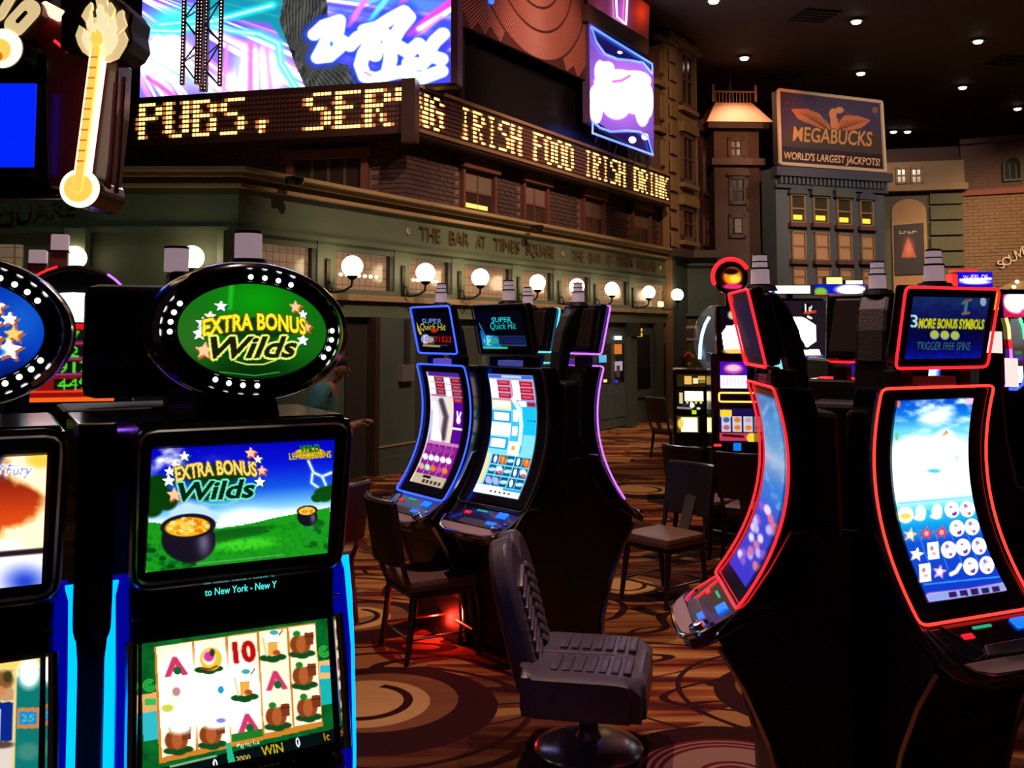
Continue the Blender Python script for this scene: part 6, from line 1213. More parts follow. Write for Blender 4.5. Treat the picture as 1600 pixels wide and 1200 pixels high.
STU = mat('black_stool_leather', (.082, .064, .092), .36, noise=.2, nscale=30, bump=.12)
def stool():
    g = ground(920, 1171); t = thing('swivel_stool', 'black padded swivel stool with ribbed back and chrome disc base in the foreground', 'stool', (g.x, g.y, 0), R(79))   # faces -y locally
    MB().lathe([(0, 0), (.25, 0), (.25, .012), (.235, .028), (.16, .048), (.06, .060), (.045, .09), (0, .09)], 48).build('base', mat('polished_base', (.62, .50, .53), .22, .75), t, smooth=True)
    MB().lathe([(0, .06), (.045, .06), (.045, .30), (0, .30)], 20).build('post', mat('post_grey', (.06, .05, .055), .4, .3), t, smooth=True)
    # seat with dished top
    b = MB(); v = []; f = []; n = 25; m_ = 25; wx, wy = .34, .27
    for j in range(m_):
        for i in range(n):
            x = -1+2*i/(n-1); y = -1+2*j/(m_-1)
            k = 1-.06*max(abs(x), abs(y))**8 if abs(x) > .8 and abs(y) > .8 else 1
            z = .472-.03*abs(x)**8-.05*max(0, -y)**6-.015*(1-abs(x)**2)*(1 if abs(y) < .9 else 0)
            v.append((x*wx*k-.10, y*wy*k-.015, z))
    for j in range(m_-1):
        for i in range(n-1): f.append((j*n+i, j*n+i+1, (j+1)*n+i+1, (j+1)*n+i))
    o = len(v); per = [i for i in range(n)]+[j*n+n-1 for j in range(1, m_)]+[(m_-1)*n+i for i in range(n-2, -1, -1)]+[j*n for j in range(m_-2, 0, -1)]
    for p_ in per: v.append((v[p_][0], v[p_][1], .285))
    for k in range(len(per)): l = (k+1) % len(per); f.append((per[k], o+k, o+l, per[l]))
    f.append(tuple(o+k for k in range(len(per)))); b.add(v, f); st_ = b.build('seat', STU, t, smooth=True)
    rsrc = None
    for c_ in (-1, 1):
        for k in range(7):
            if rsrc is None: rsrc = MB().bbox(-.105, .105, -.0175, .0175, -.012, .008, .007).build('seat_roll', STU, st_, smooth=True); o_ = rsrc
            else: o_ = inst(rsrc, st_)
            o_.location = (c_*.155-.10, -.205+k*.052, .462)
    MB().tube([(-.10, -.22, .452), (-.09, -.1, .458), (-.10, .05, .458), (-.10, .2, .458)], .006, 6).build('centre_seam', STU, st_, smooth=True)
    # back: rounded shield in two padded lobes with slanted ribs
    T = Matrix.Translation((-.06, .235, .44)) @ Matrix.Rotation(R(-14), 4, 'X'); hh = .55
    outl = [(-.22, -.12), (.22, -.12), (.245, .05), (.245, .33), (.225, .43), (.17, hh-.04), (.10, hh), (.05, hh-.015), (0, hh-.085), (-.05, hh-.015), (-.10, hh), (-.17, hh-.04), (-.225, .43), (-.245, .33), (-.245, .05)]
    bk = MB().prism(outl, -.035, .075, 'y', T).build('backrest', STU, t, smooth=True, bevel=.03)
    for c_ in (-1, 1):
        r_ = MB()
        for k in range(8):
            q = T @ Matrix.Translation((c_*.095, -.04, .02+k*.048)) @ Matrix.Rotation(R(28*c_), 4, 'Y'); r_.bbox(-.075, .075, -.010, .008, -.014, .014, .006, q)
        r_.build('back_ribs', mat('rib_sheen_leather', (.16, .14, .17), .3, noise=.2, nscale=30), bk, smooth=True)  # ribs coloured lighter than the leather as painted sheen
    MB().bbox(-.30, .12, -.22, .20, .265, .29, .01).build('seat_pan', BLACKM, t); return t
stool()

# red floor beacon lamp under the centre bank
rl = thing('red_floor_lamp', 'small glowing red lamp on the carpet under the centre machines', 'lamp', ground(690, 992), 0)
MB().lathe([(0, 0), (.05, 0), (.05, .03), (.03, .05), (0, .05)], 16).build('housing', BLACKG, rl, smooth=True); MB().sphere((0, 0, .062), .014, 12, 8).build('lens', glow('red_lens', (1, .25, .15), 12), rl, smooth=True)
g = ground(690, 992); lamp('POINT', (g.x+.0, g.y-.10, .12), 5.0, (1, .03, .015), None, .03)

# ================================================================== PERSON by the bar
def person():
    base = at(505, 640, 9.4); t = thing('person', 'person in a teal polo shirt with bent head and outstretched hand by the bar', 'person', (base.x, base.y, 0), R(0))
    SK = mat('skin', (.34, .16, .11), .6, noise=.1); TEALS = mat('teal_polo', (.055, .22, .27), .8, noise=.2, nscale=20); HAIR = mat('dark_hair', (.015, .010, .008), .7); TR = mat('dark_trousers', (.02, .02, .025), .8)
    # person faces +x; skeleton as a skin mesh
    J = {'pel': (0, 0, .95), 'waist': (-.01, 0, 1.08), 'chest': (0, 0, 1.27), 'neckb': (.05, 0, 1.40), 'neck': (.085, 0, 1.455), 'head0': (.12, 0, 1.50), 'head1': (.155, 0, 1.575), 'head2': (.14, 0, 1.63)}
    verts = [J['pel'], J['waist'], J['chest'], J['neckb'], J['neck'], J['head0'], J['head1'], J['head2']]; rad = [(.155, .13), (.15, .12), (.17, .13), (.085, .075), (.058, .058), (.075, .07), (.095, .08), (.07, .065)]
    edges = [(i, i+1) for i in range(7)]
    for s_ in (-1, 1):
        k = len(verts); verts += [(.02, s_*.19, 1.36), (-.02, s_*.225, 1.10), (.20, s_*.19, 1.01), (.30, s_*.15, 1.03), (.36, s_*.14, 1.05)]; rad += [(.07, .07), (.05, .05), (.042, .042), (.03, .035), (.035, .04)]
        edges += [(3, k), (k, k+1), (k+1, k+2), (k+2, k+3), (k+3, k+4)]
        for j, (dy, dz, L) in enumerate([(-.03, .015, .07), (-.012, .02, .085), (.008, .02, .085), (.026, .012, .07)]):
            q = len(verts); verts += [(.39, s_*.14+dy, 1.055+dz), (.39+L*.5, s_*.14+dy*1.1, 1.05+dz), (.39+L*.75, s_*.14+dy*1.1, 1.03+dz)]; rad += [(.011, .011), (.010, .010), (.008, .008)]; edges += [(k+4, q), (q, q+1), (q+1, q+2)]
        q = len(verts); verts += [(.35, s_*.14-s_*.035, 1.075), (.39, s_*.14-s_*.045, 1.085)]; rad += [(.012, .012), (.010, .010)]; edges += [(k+3, q), (q, q+1)]
        k = len(verts); verts += [(0, s_*.09, .88), (.02, s_*.10, .50), (-.02, s_*.10, .10), (.02, s_*.10, .05), (.15, s_*.11, .035)]; rad += [(.09, .09), (.06, .06), (.045, .045), (.045, .04), (.04, .035)]
        edges += [(0, k), (k, k+1), (k+1, k+2), (k+2, k+3), (k+3, k+4)]
    me = bpy.data.meshes.new('body'); me.from_pydata(verts, edges, []); o = bpy.data.objects.new('body', me); COL.objects.link(o); o.parent = t
    sk = o.modifiers.new('skin', 'SKIN'); sd = me.skin_vertices[0].data
    for i, r in enumerate(rad): sd[i].radius = r; sd[i].use_root = (i == 0)
    o.modifiers.new('sub', 'SUBSURF').levels = 2; o.modifiers['sub'].render_levels = 2; me.materials.append(SK); o.modifiers['skin'].use_smooth_shade = True
    # shirt: a torso shell with sleeves, as its own skinned garment
    def garment(name, vs, es, rs, m):
        g_ = bpy.data.meshes.new(name); g_.from_pydata(vs, es, []); q = bpy.data.objects.new(name, g_); COL.objects.link(q); q.parent = t; q.modifiers.new('skin', 'SKIN').use_smooth_shade = True
        for i, r in enumerate(rs): g_.skin_vertices[0].data[i].radius = r; g_.skin_vertices[0].data[i].use_root = (i == 0)
        q.modifiers.new('sub', 'SUBSURF').levels = 2; q.modifiers['sub'].render_levels = 2; g_.materials.append(m); return q
    garment('polo_shirt', [(0, 0, .90), (-.015, 0, 1.08), (-.01, 0, 1.27), (.04, 0, 1.41), (.01, -.20, 1.355), (-.02, -.235, 1.17), (.01, .20, 1.355), (-.02, .235, 1.17)], [(0, 1), (1, 2), (2, 3), (3, 4), (4, 5), (3, 6), (6, 7)], [(.185, .155), (.185, .15), (.20, .155), (.10, .09), (.085, .085), (.075, .075), (.085, .085), (.075, .075)], TEALS)
    garment('trousers', [(0, 0, .93), (0, -.09, .86), (.02, -.10, .50), (-.02, -.10, .10), (0, .09, .86), (.02, .10, .50), (-.02, .10, .10)], [(0, 1), (1, 2), (2, 3), (0, 4), (4, 5), (5, 6)], [(.17, .15), (.105, .105), (.085, .085), (.07, .07), (.105, .105), (.085, .085), (.07, .07)], TR)
    for s_ in (-1, 1): MB().bbox(-.07, .20, s_*.105-.05, s_*.105+.05, 0, .08, .03).build('shoe', BLACKM, t, smooth=True)
    MB().sphere((.115, 0, 1.625), .105, 18, 12, (1.05, .9, .75)).build('hair', HAIR, t, smooth=True)
    MB().add([(.235, -.012, 1.555), (.235, .012, 1.555), (.265, 0, 1.525), (.235, 0, 1.59)], [(0, 1, 2), (0, 2, 3), (1, 3, 2), (0, 3, 1)]).build('nose', SK, t)
    for s_ in (-1, 1):
        MB().sphere((.13, s_*.088, 1.555), .024, 10, 8, (.7, .35, 1.1)).build('ear', SK, t, smooth=True); MB().sphere((.232, s_*.032, 1.583), .010, 8, 6).build('eye', mat('eye_dark', (.03, .02, .02), .2), t, smooth=True)
    MB().bbox(.222, .236, -.026, .026, 1.500, 1.510, .003).build('mouth', mat('lips', (.22, .08, .07), .6), t)
    ph = tag(MB().bbox(.38, .46, -.175, -.095, 1.075, 1.085, .004).build('phone', BLACKG), 'small dark phone held in the hand of the person in teal', 'phone'); ph.location = t.location
    return t
person()

# ================================================================== BEHIND THE UPRIGHT MACHINES AT THE LEFT
# machine back to back with the front ones, showing its black topper back
q = at(232, 540, 3.62); bm_ = thing('slot_machine', 'dark slot machine turned away, black topper back left of the green oval', 'slot machine', (q.x, q.y, 0), ca)
MB().bbox(-.30, .30, -.04, .42, 0, 1.56, .02).build('cabinet', BLACKG, bm_); MB().bbox(-.28, .28, .0, .40, 1.56, 1.63, .02).build('cabinet_top', BLACKM, bm_); MB().box(-.26, .26, -.045, -.035, 1.555, 1.562).build('violet_line', NEON['violet'], bm_)
MB().bbox(-.20, .27, .10, .28, 1.66, 2.08, .04).build('topper_back', mat('topper_back_brown', (.022, .014, .012), .5), bm_, smooth=True); MB().bbox(.07, .19, .0, .12, 1.62, 2.13, .02).build('pole', BLACKM, bm_)
s_ = MB().lathe([(0, 0), (.045, 0), (.045, .085), (0, .085)], 20, Matrix.Translation((.10, .06, 2.13))).build('signal_light', SIGNALW, bm_, smooth=True); MB().lathe([(0, .085), (.047, .085), (.045, .094), (0, .096)], 20, Matrix.Translation((.10, .06, 2.13))).build('cap', SIGB, s_)
# red arched machine
q = at(112, 560, 5.4); am_ = thing('slot_machine', 'arched slot machine with white arch light and green number panel at far left', 'slot machine', (q.x, q.y, 0), R(18))
MB().bbox(-.32, .32, 0, .55, 0, 1.55, .02).build('cabinet', BLACKG, am_)
arc = [(-.34, 1.55), (.34, 1.55)]+[(.34*math.cos(PI*k/20), 1.90+.36*math.sin(PI*k/20)) for k in range(21)]
MB().prism(arc, .02, .40, 'y').build('arched_top', BLACKG, am_, bevel=.01); MB().tube([(.33*math.cos(PI*k/24), .01, 1.90+.355*math.sin(PI*k/24)) for k in range(25)], .016, 8).build('arch_rim', CHROMED, am_, smooth=True)
MB().tube([(.335*math.cos(PI*k/24), .0, 1.91+.36*math.sin(PI*k/24)) for k in range(3, 9)], .007, 6).build('violet_edge', NEON['violet'], am_, smooth=True); MB().tube([(.335*math.cos(PI*k/24), .0, 1.91+.36*math.sin(PI*k/24)) for k in range(14, 18)], .007, 6).build('red_edge', NEON['red'], am_, smooth=True)
MB().prism([(-.17, 1.96), (.17, 1.96)]+[(.24*math.cos(PI*k/16), 2.0+.12*math.sin(PI*k/16)) for k in range(17)], .0, .02, 'y').build('white_arch_light', glow('white_arch', (1, .98, 1), 3, False), am_)
pic = Pic([(72, 478), (72, 600)], [(160, 482), (160, 600)], 60, 80); p = pic; p.fill((.55, .05, .05)); p.rect(70, 478, 165, 488, (.9, .08, .08))
for k, (y, tx) in enumerate(((498, '7715'), (522, '2217'), (546, '9174'), (572, '4498'))): p.rect(96, y-8, 165, y+9, (.03, .08, .03)); p.text(tx, 122, y+1, 17, (.35, .85, .2), sx=.9); p.line([(90, y+12), (165, y+12)], 2, (.3, .3, .9) if k < 3 else (.9, .9, 1))
p.rect(70, 582, 165, 586, (.95, .25, .1)); p.rect(70, 593, 165, 600, (1, .4, .1)); pic.build('number_panel', lambda U, V: (-.20+.42*U, -.004+0*U, 1.95-.42*V), SCREEN, am_, 1.0)
MB().box(-.29, -.19, -.02, .0, 1.385, 1.43).build('yellow_display', glow('yellow_disp', (.9, .95, .15), 1, False), am_); MB().box(-.17, .05, -.02, .0, 1.385, 1.43).build('white_display', glow('white_disp', (.95, .92, 1), 1.2, False), am_)
for k, (x, z, h) in enumerate(((-.10, 2.26, .19), (-.21, 2.20, .16))):
    s_ = MB().bbox(x-.045, x+.045, .15, .24, z, z+h*.48, .008).build('signal_light', mat('signal_red_tint', (.55, .22, .20), .4), am_); MB().bbox(x-.043, x+.047, .15, .24, z+h*.52, z+h, .008).build('upper_lens', SIGNALW, s_); MB().box(x-.048, x+.05, .145, .245, z+h*.47, z+h*.53).build('collar', SIGB, s_)
# overhead thermometer sign on a post
q = at(150, 160, 4.6); SY = q.y; sg = thing('overhead_game_sign', 'tall black hanging game sign with a glowing flame thermometer and plain blue screen', 'sign', (q.x, SY, 0), 0)
def S_(px, py, dy=0.0): r = at(px, py, SY+dy); return (r.x-q.x, r.z)
WARMW = mat('thermo_white', (1, 1, .9), .4, emit=(1, .90, .62), es=1.5, sample=False); YL = mat('thermo_yellow', (1, .7, .2), .4, emit=(1, .62, .10), es=1.05, sample=False); ORG_ = mat('thermo_orange', (1, .3, .05), .4, emit=(1, .25, .03), es=.7, sample=False); CRM = mat('thermo_cream', (1, .8, .5), .4, emit=(1, .74, .36), es=.72, sample=False); LINE = mat('thermo_line', (.03, .02, .01), .5); REDB = mat('sign_dark_red', (.10, .008, .012), .25, coat=.6)
def cap(a, b, r, n=10):
    """stadium outline between two points"""
    ang_ = math.atan2(b[1]-a[1], b[0]-a[0]); return [(a[0]+r*math.cos(ang_+PI/2+PI*k/n), a[1]+r*math.sin(ang_+PI/2+PI*k/n)) for k in range(n+1)]+[(b[0]+r*math.cos(ang_-PI/2+PI*k/n), b[1]+r*math.sin(ang_-PI/2+PI*k/n)) for k in range(n+1)]
def circ(c, r, n=28): return [(c[0]+r*math.cos(2*PI*k/n), c[1]+r*math.sin(2*PI*k/n)) for k in range(n)]
px1 = SY/F
box_ = [S_(*p_, .28) for p_ in [(48, 40), (112, 25), (175, 60), (207, 110), (203, 190), (190, 300), (100, 300), (96, 100)]]
MB().prism(box_, .10, .28, 'y').build('sign_box', REDB, sg, bevel=.01)
for (p_, q_) in (((180, 112), (168, 298)), ((168, 120), (156, 290))): MB().tube([(S_(*p_)[0], .10, S_(*p_)[1]), (S_(*q_)[0], .10, S_(*q_)[1])], .012, 8).build('box_edge', mat('box_edge_maroon', (.12, .02, .025), .35), sg)
tc_, bc_ = S_(157, 82), S_(129, 296)
MB().prism(circ(bc_, 29*px1), -.02, .30, 'y').build('bulb_drum', BLACKG, sg, bevel=.01)
MB().prism(circ(bc_, 30*px1), -.04, -.02, 'y').build('bulb_white', WARMW, sg); MB().prism(circ(bc_, 22*px1), -.05, -.04, 'y').build('bulb_yellow', YL, sg)
MB().prism(cap(tc_, bc_, 12.5*px1), -.030, -.005, 'y').build('tube_white', WARMW, sg); MB().prism(cap(tc_, bc_, 6*px1), -.056, -.03, 'y').build('tube_mercury', YL, sg)
for k in range(11):
    u = .06+k*.075; x, z = tc_[0]+(bc_[0]-tc_[0])*u, tc_[1]+(bc_[1]-tc_[1])*u; MB().box(x-.017, x+.015, -.060, -.056, z-.004, z+.004).build('tick_mark', ORG_, sg)
FL = [(144, 92), (133, 84), (126, 72), (122, 58), (128, 42), (134, 46), (136, 55), (140, 50), (138, 38), (131, 28), (138, 15), (146, 6), (147, 14), (143, 24), (146, 31), (155, 30), (156, 18), (153, 0), (160, -14), (168, -8), (172, 14), (176, 6), (182, 16), (180, 26), (175, 34), (182, 32), (188, 22), (195, 18), (196, 28), (200, 40), (192, 52), (188, 58), (196, 50), (201, 62), (198, 72), (186, 92), (172, 98), (158, 98)]
blk = MB().prism([S_(*p_, .25) for p_ in [(128, 98), (150, 104), (190, 105), (215, 108), (228, 100), (237, 85), (233, 65), (237, 45), (226, 30), (213, 22), (200, 15), (180, 5), (150, 20), (130, 50)]], -.0, .25, 'y').build('flame_back', BLACKM, sg, bevel=.012)
MB().prism([S_(*p_) for p_ in FL], -.03, .0, 'y').build('flame_white', CRM, sg); MB().prism([(tc_[0]+(S_(*p_)[0]-tc_[0])*.70, S_(158, 70)[1]+(S_(*p_)[1]-S_(158, 70)[1])*.72) for p_ in FL], -.034, -.03, 'y').build('flame_core', mat('flame_pale', (1, .9, .6), .4, emit=(1, .86, .50), es=.95, sample=False), sg)
MB().prism([S_(*p_) for p_ in [(150, 78), (146, 64), (150, 50), (153, 56), (156, 48), (164, 56), (166, 68), (160, 76)]], -.037, -.034, 'y').build('flame_heart', YL, sg)
# numerals and second bulb
for (a_, b_) in (((28, 42), (50, 18)), ((-2, 20), (16, -10))):
    o1, o2 = S_(*a_), S_(*b_); MB().prism(cap(o1, o2, 20*px1), -.02, .05, 'y').build('numeral_line', LINE, sg); MB().prism(cap(o1, o2, 17*px1), -.03, -.02, 'y').build('numeral', CRM, sg); m_ = ((o1[0]+o2[0])/2, (o1[1]+o2[1])/2); d_ = ((o2[0]-o1[0])*.28, (o2[1]-o1[1])*.28)
    MB().prism(cap((m_[0]-d_[0], m_[1]-d_[1]), (m_[0]+d_[0], m_[1]+d_[1]), 3*px1), -.035, -.03, 'y').build('numeral_slot', LINE, sg)
c_ = S_(8, 78); MB().prism(circ(c_, 33*px1), -.02, .12, 'y').build('round_drum', BLACKG, sg); MB().prism(circ(c_, 31*px1), -.035, -.02, 'y').build('round_white', WARMW, sg); MB().prism(circ(S_(6, 82), 18*px1), -.042, -.035, 'y').build('round_yellow', YL, sg); MB().prism(circ(S_(4, 92), 8*px1), -.046, -.042, 'y').build('round_orange', ORG_, sg)
MB().tube([(S_(60, 5)[0], .05, S_(60, 5)[1]), (S_(88, 20)[0], .05, S_(88, 20)[1])], .03, 8).build('red_neon', neon('pinkred_neon', 0, (1, .35, .25), 3), sg); MB().tube([(S_(70, 54)[0], .10, S_(70, 54)[1]), (S_(92, 72)[0], .10, S_(92, 72)[1])], .008, 6).build('red_line', NEON['red'], sg)
# plain blue screen in its housing
b0, b1 = S_(-60, 132), S_(55, 262); MB().box(b0[0], b1[0], -.02, -.01, b1[1], b0[1]).build('blue_screen', glow('blue_blank_screen', (.0, .14, 1), 1, False), sg)
h0, h1 = S_(-80, 100), S_(94, 294); MB().box(h0[0], h1[0], .30, .40, h1[1], h0[1]).build('screen_housing', BLACKG, sg); MB().box(h0[0], S_(58, 0)[0], -.005, .3, S_(0, 272)[1], S_(0, 128)[1]).build('screen_back', BLACKG, sg)
for (a_, b_) in (((94, 100), (94, 294)), ((94, 294), (-80, 296))): o1, o2 = S_(*a_), S_(*b_); MB().tube([(o1[0], .29, o1[1]), (o2[0], .29, o2[1])], .012, 6).build('housing_edge', mat('violet_edge', (.22, .10, .22), .3, .5), sg)
o1, o2 = S_(56, 190), S_(83, 185); MB().tube([(o1[0], .28, o1[1]), (o2[0], .28, o2[1])], .004, 6).build('green_line', glow('green_line', (.1, .9, .3), 1.2, False), sg)
MB().box(S_(40, 0)[0]-.05, S_(40, 0)[0]+.05, .15, .25, S_(0, 60)[1], CEIL).build('ceiling_hanger', BLACKM, sg)
# ================================================================== MACHINES IN THE BACKGROUND AT RIGHT
def upright_far(label, Y, px0, px1, ytop, yaw, panels, depth=.5, name='slot_machine', body=None, yfront=None):
    """simple upright cabinet seen between two pixel columns; panels are (x0,y0,x1,y1,pic-or-colour,name)"""
    a_ = at(px0, 600, Y); b_ = at(px1, 600, Y); t = thing(name, label, 'slot machine', ((a_.x+b_.x)/2, Y, 0), yaw); hw_ = (b_.x-a_.x)/2/max(.5, math.cos(yaw)); zt = at(px0, ytop, Y).z
    MB().bbox(-hw_, hw_, 0, depth, 0, zt, .02).build('cabinet', body or BLACKG, t)
    MB().bbox(-hw_, hw_, -.22, 0, .62, .68, .02).build('button_deck', DECKM, t)
    xc = (a_.x+b_.x)/2
    for (x0, y0, x1, y1, c_, nm) in panels:
        p0_ = at(x0, y0, Y); p1_ = at(x1, y1, Y); X0, X1 = (p0_.x-xc)/math.cos(yaw), (p1_.x-xc)/math.cos(yaw)
        if isinstance(c_, Pic): c_.build(nm, (lambda X0, X1, z0, z1: lambda U, V: (X0+(X1-X0)*U, -.012+0*U, z0+(z1-z0)*V))(X0, X1, p0_.z, p1_.z), SCREEN, t, 1.0, .5)
        else: MB().bbox(X0, X1, -.012, .004, p1_.z, p0_.z, .004).build(nm, glow('far_%s' % nm if False else 'glow_%d_%d_%d' % tuple(int(100*k) for k in c_), c_, 1.0, False), t)
    return t, xc
def quick(x0, y0, x1, y1, nx, ny): return Pic([(x0, y0), (x0, y1)], [(x1, y0), (x1, y1)], nx, ny)
# red reel machine
a = quick(1125, 565, 1167, 607, 40, 40); a.fill((.30, .05, .75)); a.ell(1146, 576, 15, 8, (.85, .35, .6), .3); a.ell(1146, 575, 11, 5, (.95, .75, .9), .4); a.rect(1126, 587, 1167, 606, (1.0, .93, 1.0)); [a.line([(1130+k*6, 590), (1130+k*6, 604)], 1, (.75, .6, .85)) for k in range(6)]
b = quick(1124, 638, 1180, 690, 56, 52); b.fill((.12, .05, .30)); b.rect(1126, 640, 1144, 651, (1, .85, .2)); [b.rect(1128+k*17, 650, 1142+k*17, 674, (.78, .76, .82)) for k in range(3)]; [b.ell(1135+k*17, 656, 5, 4, [(.2, .4, .65), (.9, .5, .15), (.7, .65, .7)][k], .3) for k in range(3)]; [b.ell(1135+k*17, 668, 5, 4, [(.7, .4, .5), (.9, .5, .15), (.95, .5, .2)][k], .3) for k in range(3)]; b.rect(1124, 676, 1180, 688, (.80, .22, .30)); b.line([(1130, 680), (1160, 682)], 4, (.15, .04, .05)); b.ell(1174, 684, 8, 8, (1, .85, .25), .2)
t, xc = upright_far('tall red reel machine with round flame topper and yellow neon bar, behind the red-lit curve', 9.4, 1112, 1190, 552, R(-6), [(1125, 565, 1167, 607, a, 'paytable_screen'), (1124, 638, 1180, 690, b, 'reel_screen'), (1116, 694, 1128, 698, (1, .2, .25), 'red_button'), (1146, 692, 1158, 704, (.05, .5, .95), 'blue_button')])
q0, q1 = at(1125, 614, 9.36), at(1180, 628, 9.36); MB().tube(rounded([(q0.x-xc, -.02, q0.z), (q1.x-xc, -.02, q0.z), (q1.x-xc, -.02, q1.z), (q0.x-xc, -.02, q1.z)], .02), .008, 6, True).build('neon_bar', neon('amber_neon', 0, (1, .45, .08), 2.6), t)
c_ = at(1143, 432, 9.4); ring_ = [(c_.x-xc+.17*math.cos(2*PI*k/28), .05, c_.z+.17*math.sin(2*PI*k/28)) for k in range(28)]; MB().lathe([(0, -.1), (.165, -.1), (.165, .02), (0, .02)], 28, Matrix.Translation((c_.x-xc, .1, c_.z)) @ Matrix.Rotation(R(90), 4, 'X')).build('round_topper', BLACKG, t, smooth=True)
MB().tube(ring_[2:17], .02, 8).build('red_ring', NEON['red'], t, smooth=True); MB().box(c_.x-xc-.05, c_.x-xc+.05, .06, .16, at(1143, 552, 9.4).z-.05, c_.z-.14).build('topper_neck', BLACKM, t)
d = Disc(1145, 440, 20, 20, 60, 20); d.fill((.12, .02, .02)); d.ell(1146, 436, 14, 14, (1, .55, .08), .4); d.ell(1144, 428, 12, 5, (.1, .02, .02), .4); d.ell(1150, 440, 9, 6, (1, .85, .25), .5); d.ell(1147, 452, 16, 4, (.9, .15, .45), .4); d.build('flame_picture', lambda U, V: (c_.x-xc+.01+.12*V*np.cos(2*PI*U), .065+0*U, c_.z-.02+.12*V*np.sin(2*PI*U)), SCREEN, t, 1.2)
MB().box(-.25, -.05, -.33, -.20, .64, .665).build('deck_tray', mat('tray_pink', (.3, .18, .18), .3, .4), t)
# white wheel-game face behind the red curve's topper
a = quick(1128, 468, 1170, 555, 40, 50); a.fill((.05, .03, .08)); a.poly([(1130, 515), (1138, 500), (1165, 498), (1170, 500), (1170, 545), (1133, 545)], (1.2, 1.15, 1.2)); a.ell(1150, 548, 18, 5, (1, .8, .4), .4); a.ell(1146, 480, 6, 8, (.8, .75, .6), .5)
a2_ = at(1150, 510, 9.35); MB().box(at(1122, 500, 9.35).x-xc, at(1180, 500, 9.35).x-xc, .03, .2, at(1122, 556, 9.35).z, at(1122, 478, 9.35).z).build('upper_case', BLACKG, t); a.build('upper_picture', lambda U, V: (at(1128, 500, 9.35).x-xc+(at(1170, 500, 9.35).x-at(1128, 500, 9.35).x)*U, .02+0*U, at(1128, 482, 9.35).z+(at(1128, 555, 9.35).z-at(1128, 482, 9.35).z)*V), SCREEN, t, 1.1, .5)
# dome machine with yellow lit panels
a = quick(1058, 585, 1102, 604, 40, 18); a.fill((.18, .12, .05)); a.rect(1070, 588, 1081, 600, (.95, .75, .35)); a.rect(1083, 591, 1090, 599, (1, .9, .65)); a.rect(1091, 588, 1102, 594, (.85, .65, .3)); a.rect(1092, 595, 1101, 598, (.5, .55, .2))
b = quick(1058, 608, 1100, 640, 40, 32); b.fill((.06, .04, .02)); b.rect(1070, 611, 1098, 626, (1.2, 1.15, .95)); b.rect(1062, 613, 1067, 630, (.9, .8, .6)); [b.rect(1072+k*7, 624, 1075+k*7, 630, (.95, .85, .55)) for k in range(4)]; b.ell(1081, 633, 4, 4, (1.1, 1.1, 1.1), .5); b.rect(1066, 630, 1078, 634, (.1, .15, .3)); b.ell(1091, 638, 3, 2, (.9, .9, .8), .5); b.line([(1055, 637), (1080, 638)], 3, (.6, .55, .5))
e = quick(1058, 650, 1092, 676, 34, 26); e.fill((.3, .22, .05)); e.rect(1065, 652, 1090, 674, (1.25, 1.2, .9)); e.ell(1064, 662, 5, 8, (1, .85, .35), .5)
t, xc = upright_far('low black reel machine with yellow lit panels under a big clear dome', 11.0, 1052, 1108, 577, R(-8), [(1058, 585, 1102, 604, a, 'top_panel'), (1058, 608, 1100, 640, b, 'reel_panel'), (1058, 650, 1092, 676, e, 'belly_panel'), (1081, 641, 1088, 647, (.75, .9, .1), 'green_button')])
c_ = at(1116, 530, 11.2); DOME = mat('clear_dome', (.55, .70, .95), .03, trans=.0, alpha=.28, coat=1.0); MB().sphere((c_.x-xc, .3, c_.z), .26, 28, 18, (1, 1, 1.5)).build('clear_dome', DOME, t, smooth=True)
MB().tube([(c_.x-xc-.20*math.cos(k*.28), .12, c_.z-.22+.52*math.sin(k*.28)) for k in range(0, 5)], .018, 8).build('dome_light', neon('dome_cyan', 0, (.35, .8, 1.0), 3), t, smooth=True); MB().lathe([(0, 0), (.27, 0), (.27, .06), (0, .06)], 24, Matrix.Translation((c_.x-xc, .3, c_.z-.40))).build('dome_ring', BLACKG, t)
MB().box(c_.x-xc-.15, c_.x-xc+.2, .15, .45, 0, c_.z-.38).build('dome_stand', BLACKM, t)
# white hexagon-screen machine
a = quick(1206, 470, 1292, 560, 80, 80); a.fill((.13, .09, .13)); a.poly([(1228, 500), (1238, 495), (1256, 496), (1275, 508), (1275, 533), (1260, 543), (1245, 530), (1236, 518)], (1.3, 1.3, 1.35)); a.poly([(1218, 535), (1225, 522), (1240, 545), (1216, 545)], (1.2, 1.2, 1.25)); a.line([(1226, 502), (1252, 540)], 10, (.02, .02, .05), 2); a.ell(1263, 485, 10, 11, (.03, .03, .03), .2); a.text('1¢', 1263, 481, 12, (.95, .92, .9)); a.line([(1258, 489), (1275, 487)], 4, (.8, .25, .2)); a.line([(1263, 495), (1268, 497)], 4, (.9, .88, .85)); a.poly([(1212, 548), (1280, 546), (1283, 556), (1210, 556)], (1.2, 1.2, 1.3)); a.line([(1210, 557), (1285, 556)], 3, (.35, .3, .8))
b = quick(1208, 562, 1246, 608, 40, 44); b.fill((.35, .85, .90)); b.ell(1225, 575, 18, 10, (.6, .95, .95), .8); b.ell(1232, 590, 13, 14, (.1, .6, .85), .2); b.ell(1232, 591, 9, 10, (.85, .95, 1), .3); b.ell(1219, 585, 5, 8, (.85, .3, .6), .3); b.ell(1214, 601, 8, 7, (.15, .65, .3), .5)
t, xc = upright_far('slot machine with a glowing white hexagon screen and header light boxes, behind the red pair', 8.9, 1202, 1292, 466, R(4), [(1206, 470, 1292, 560, a, 'upper_picture'), (1208, 562, 1246, 608, b, 'game_screen'), (1266, 566, 1275, 606, (.75, .35, .3), 'side_strip')])
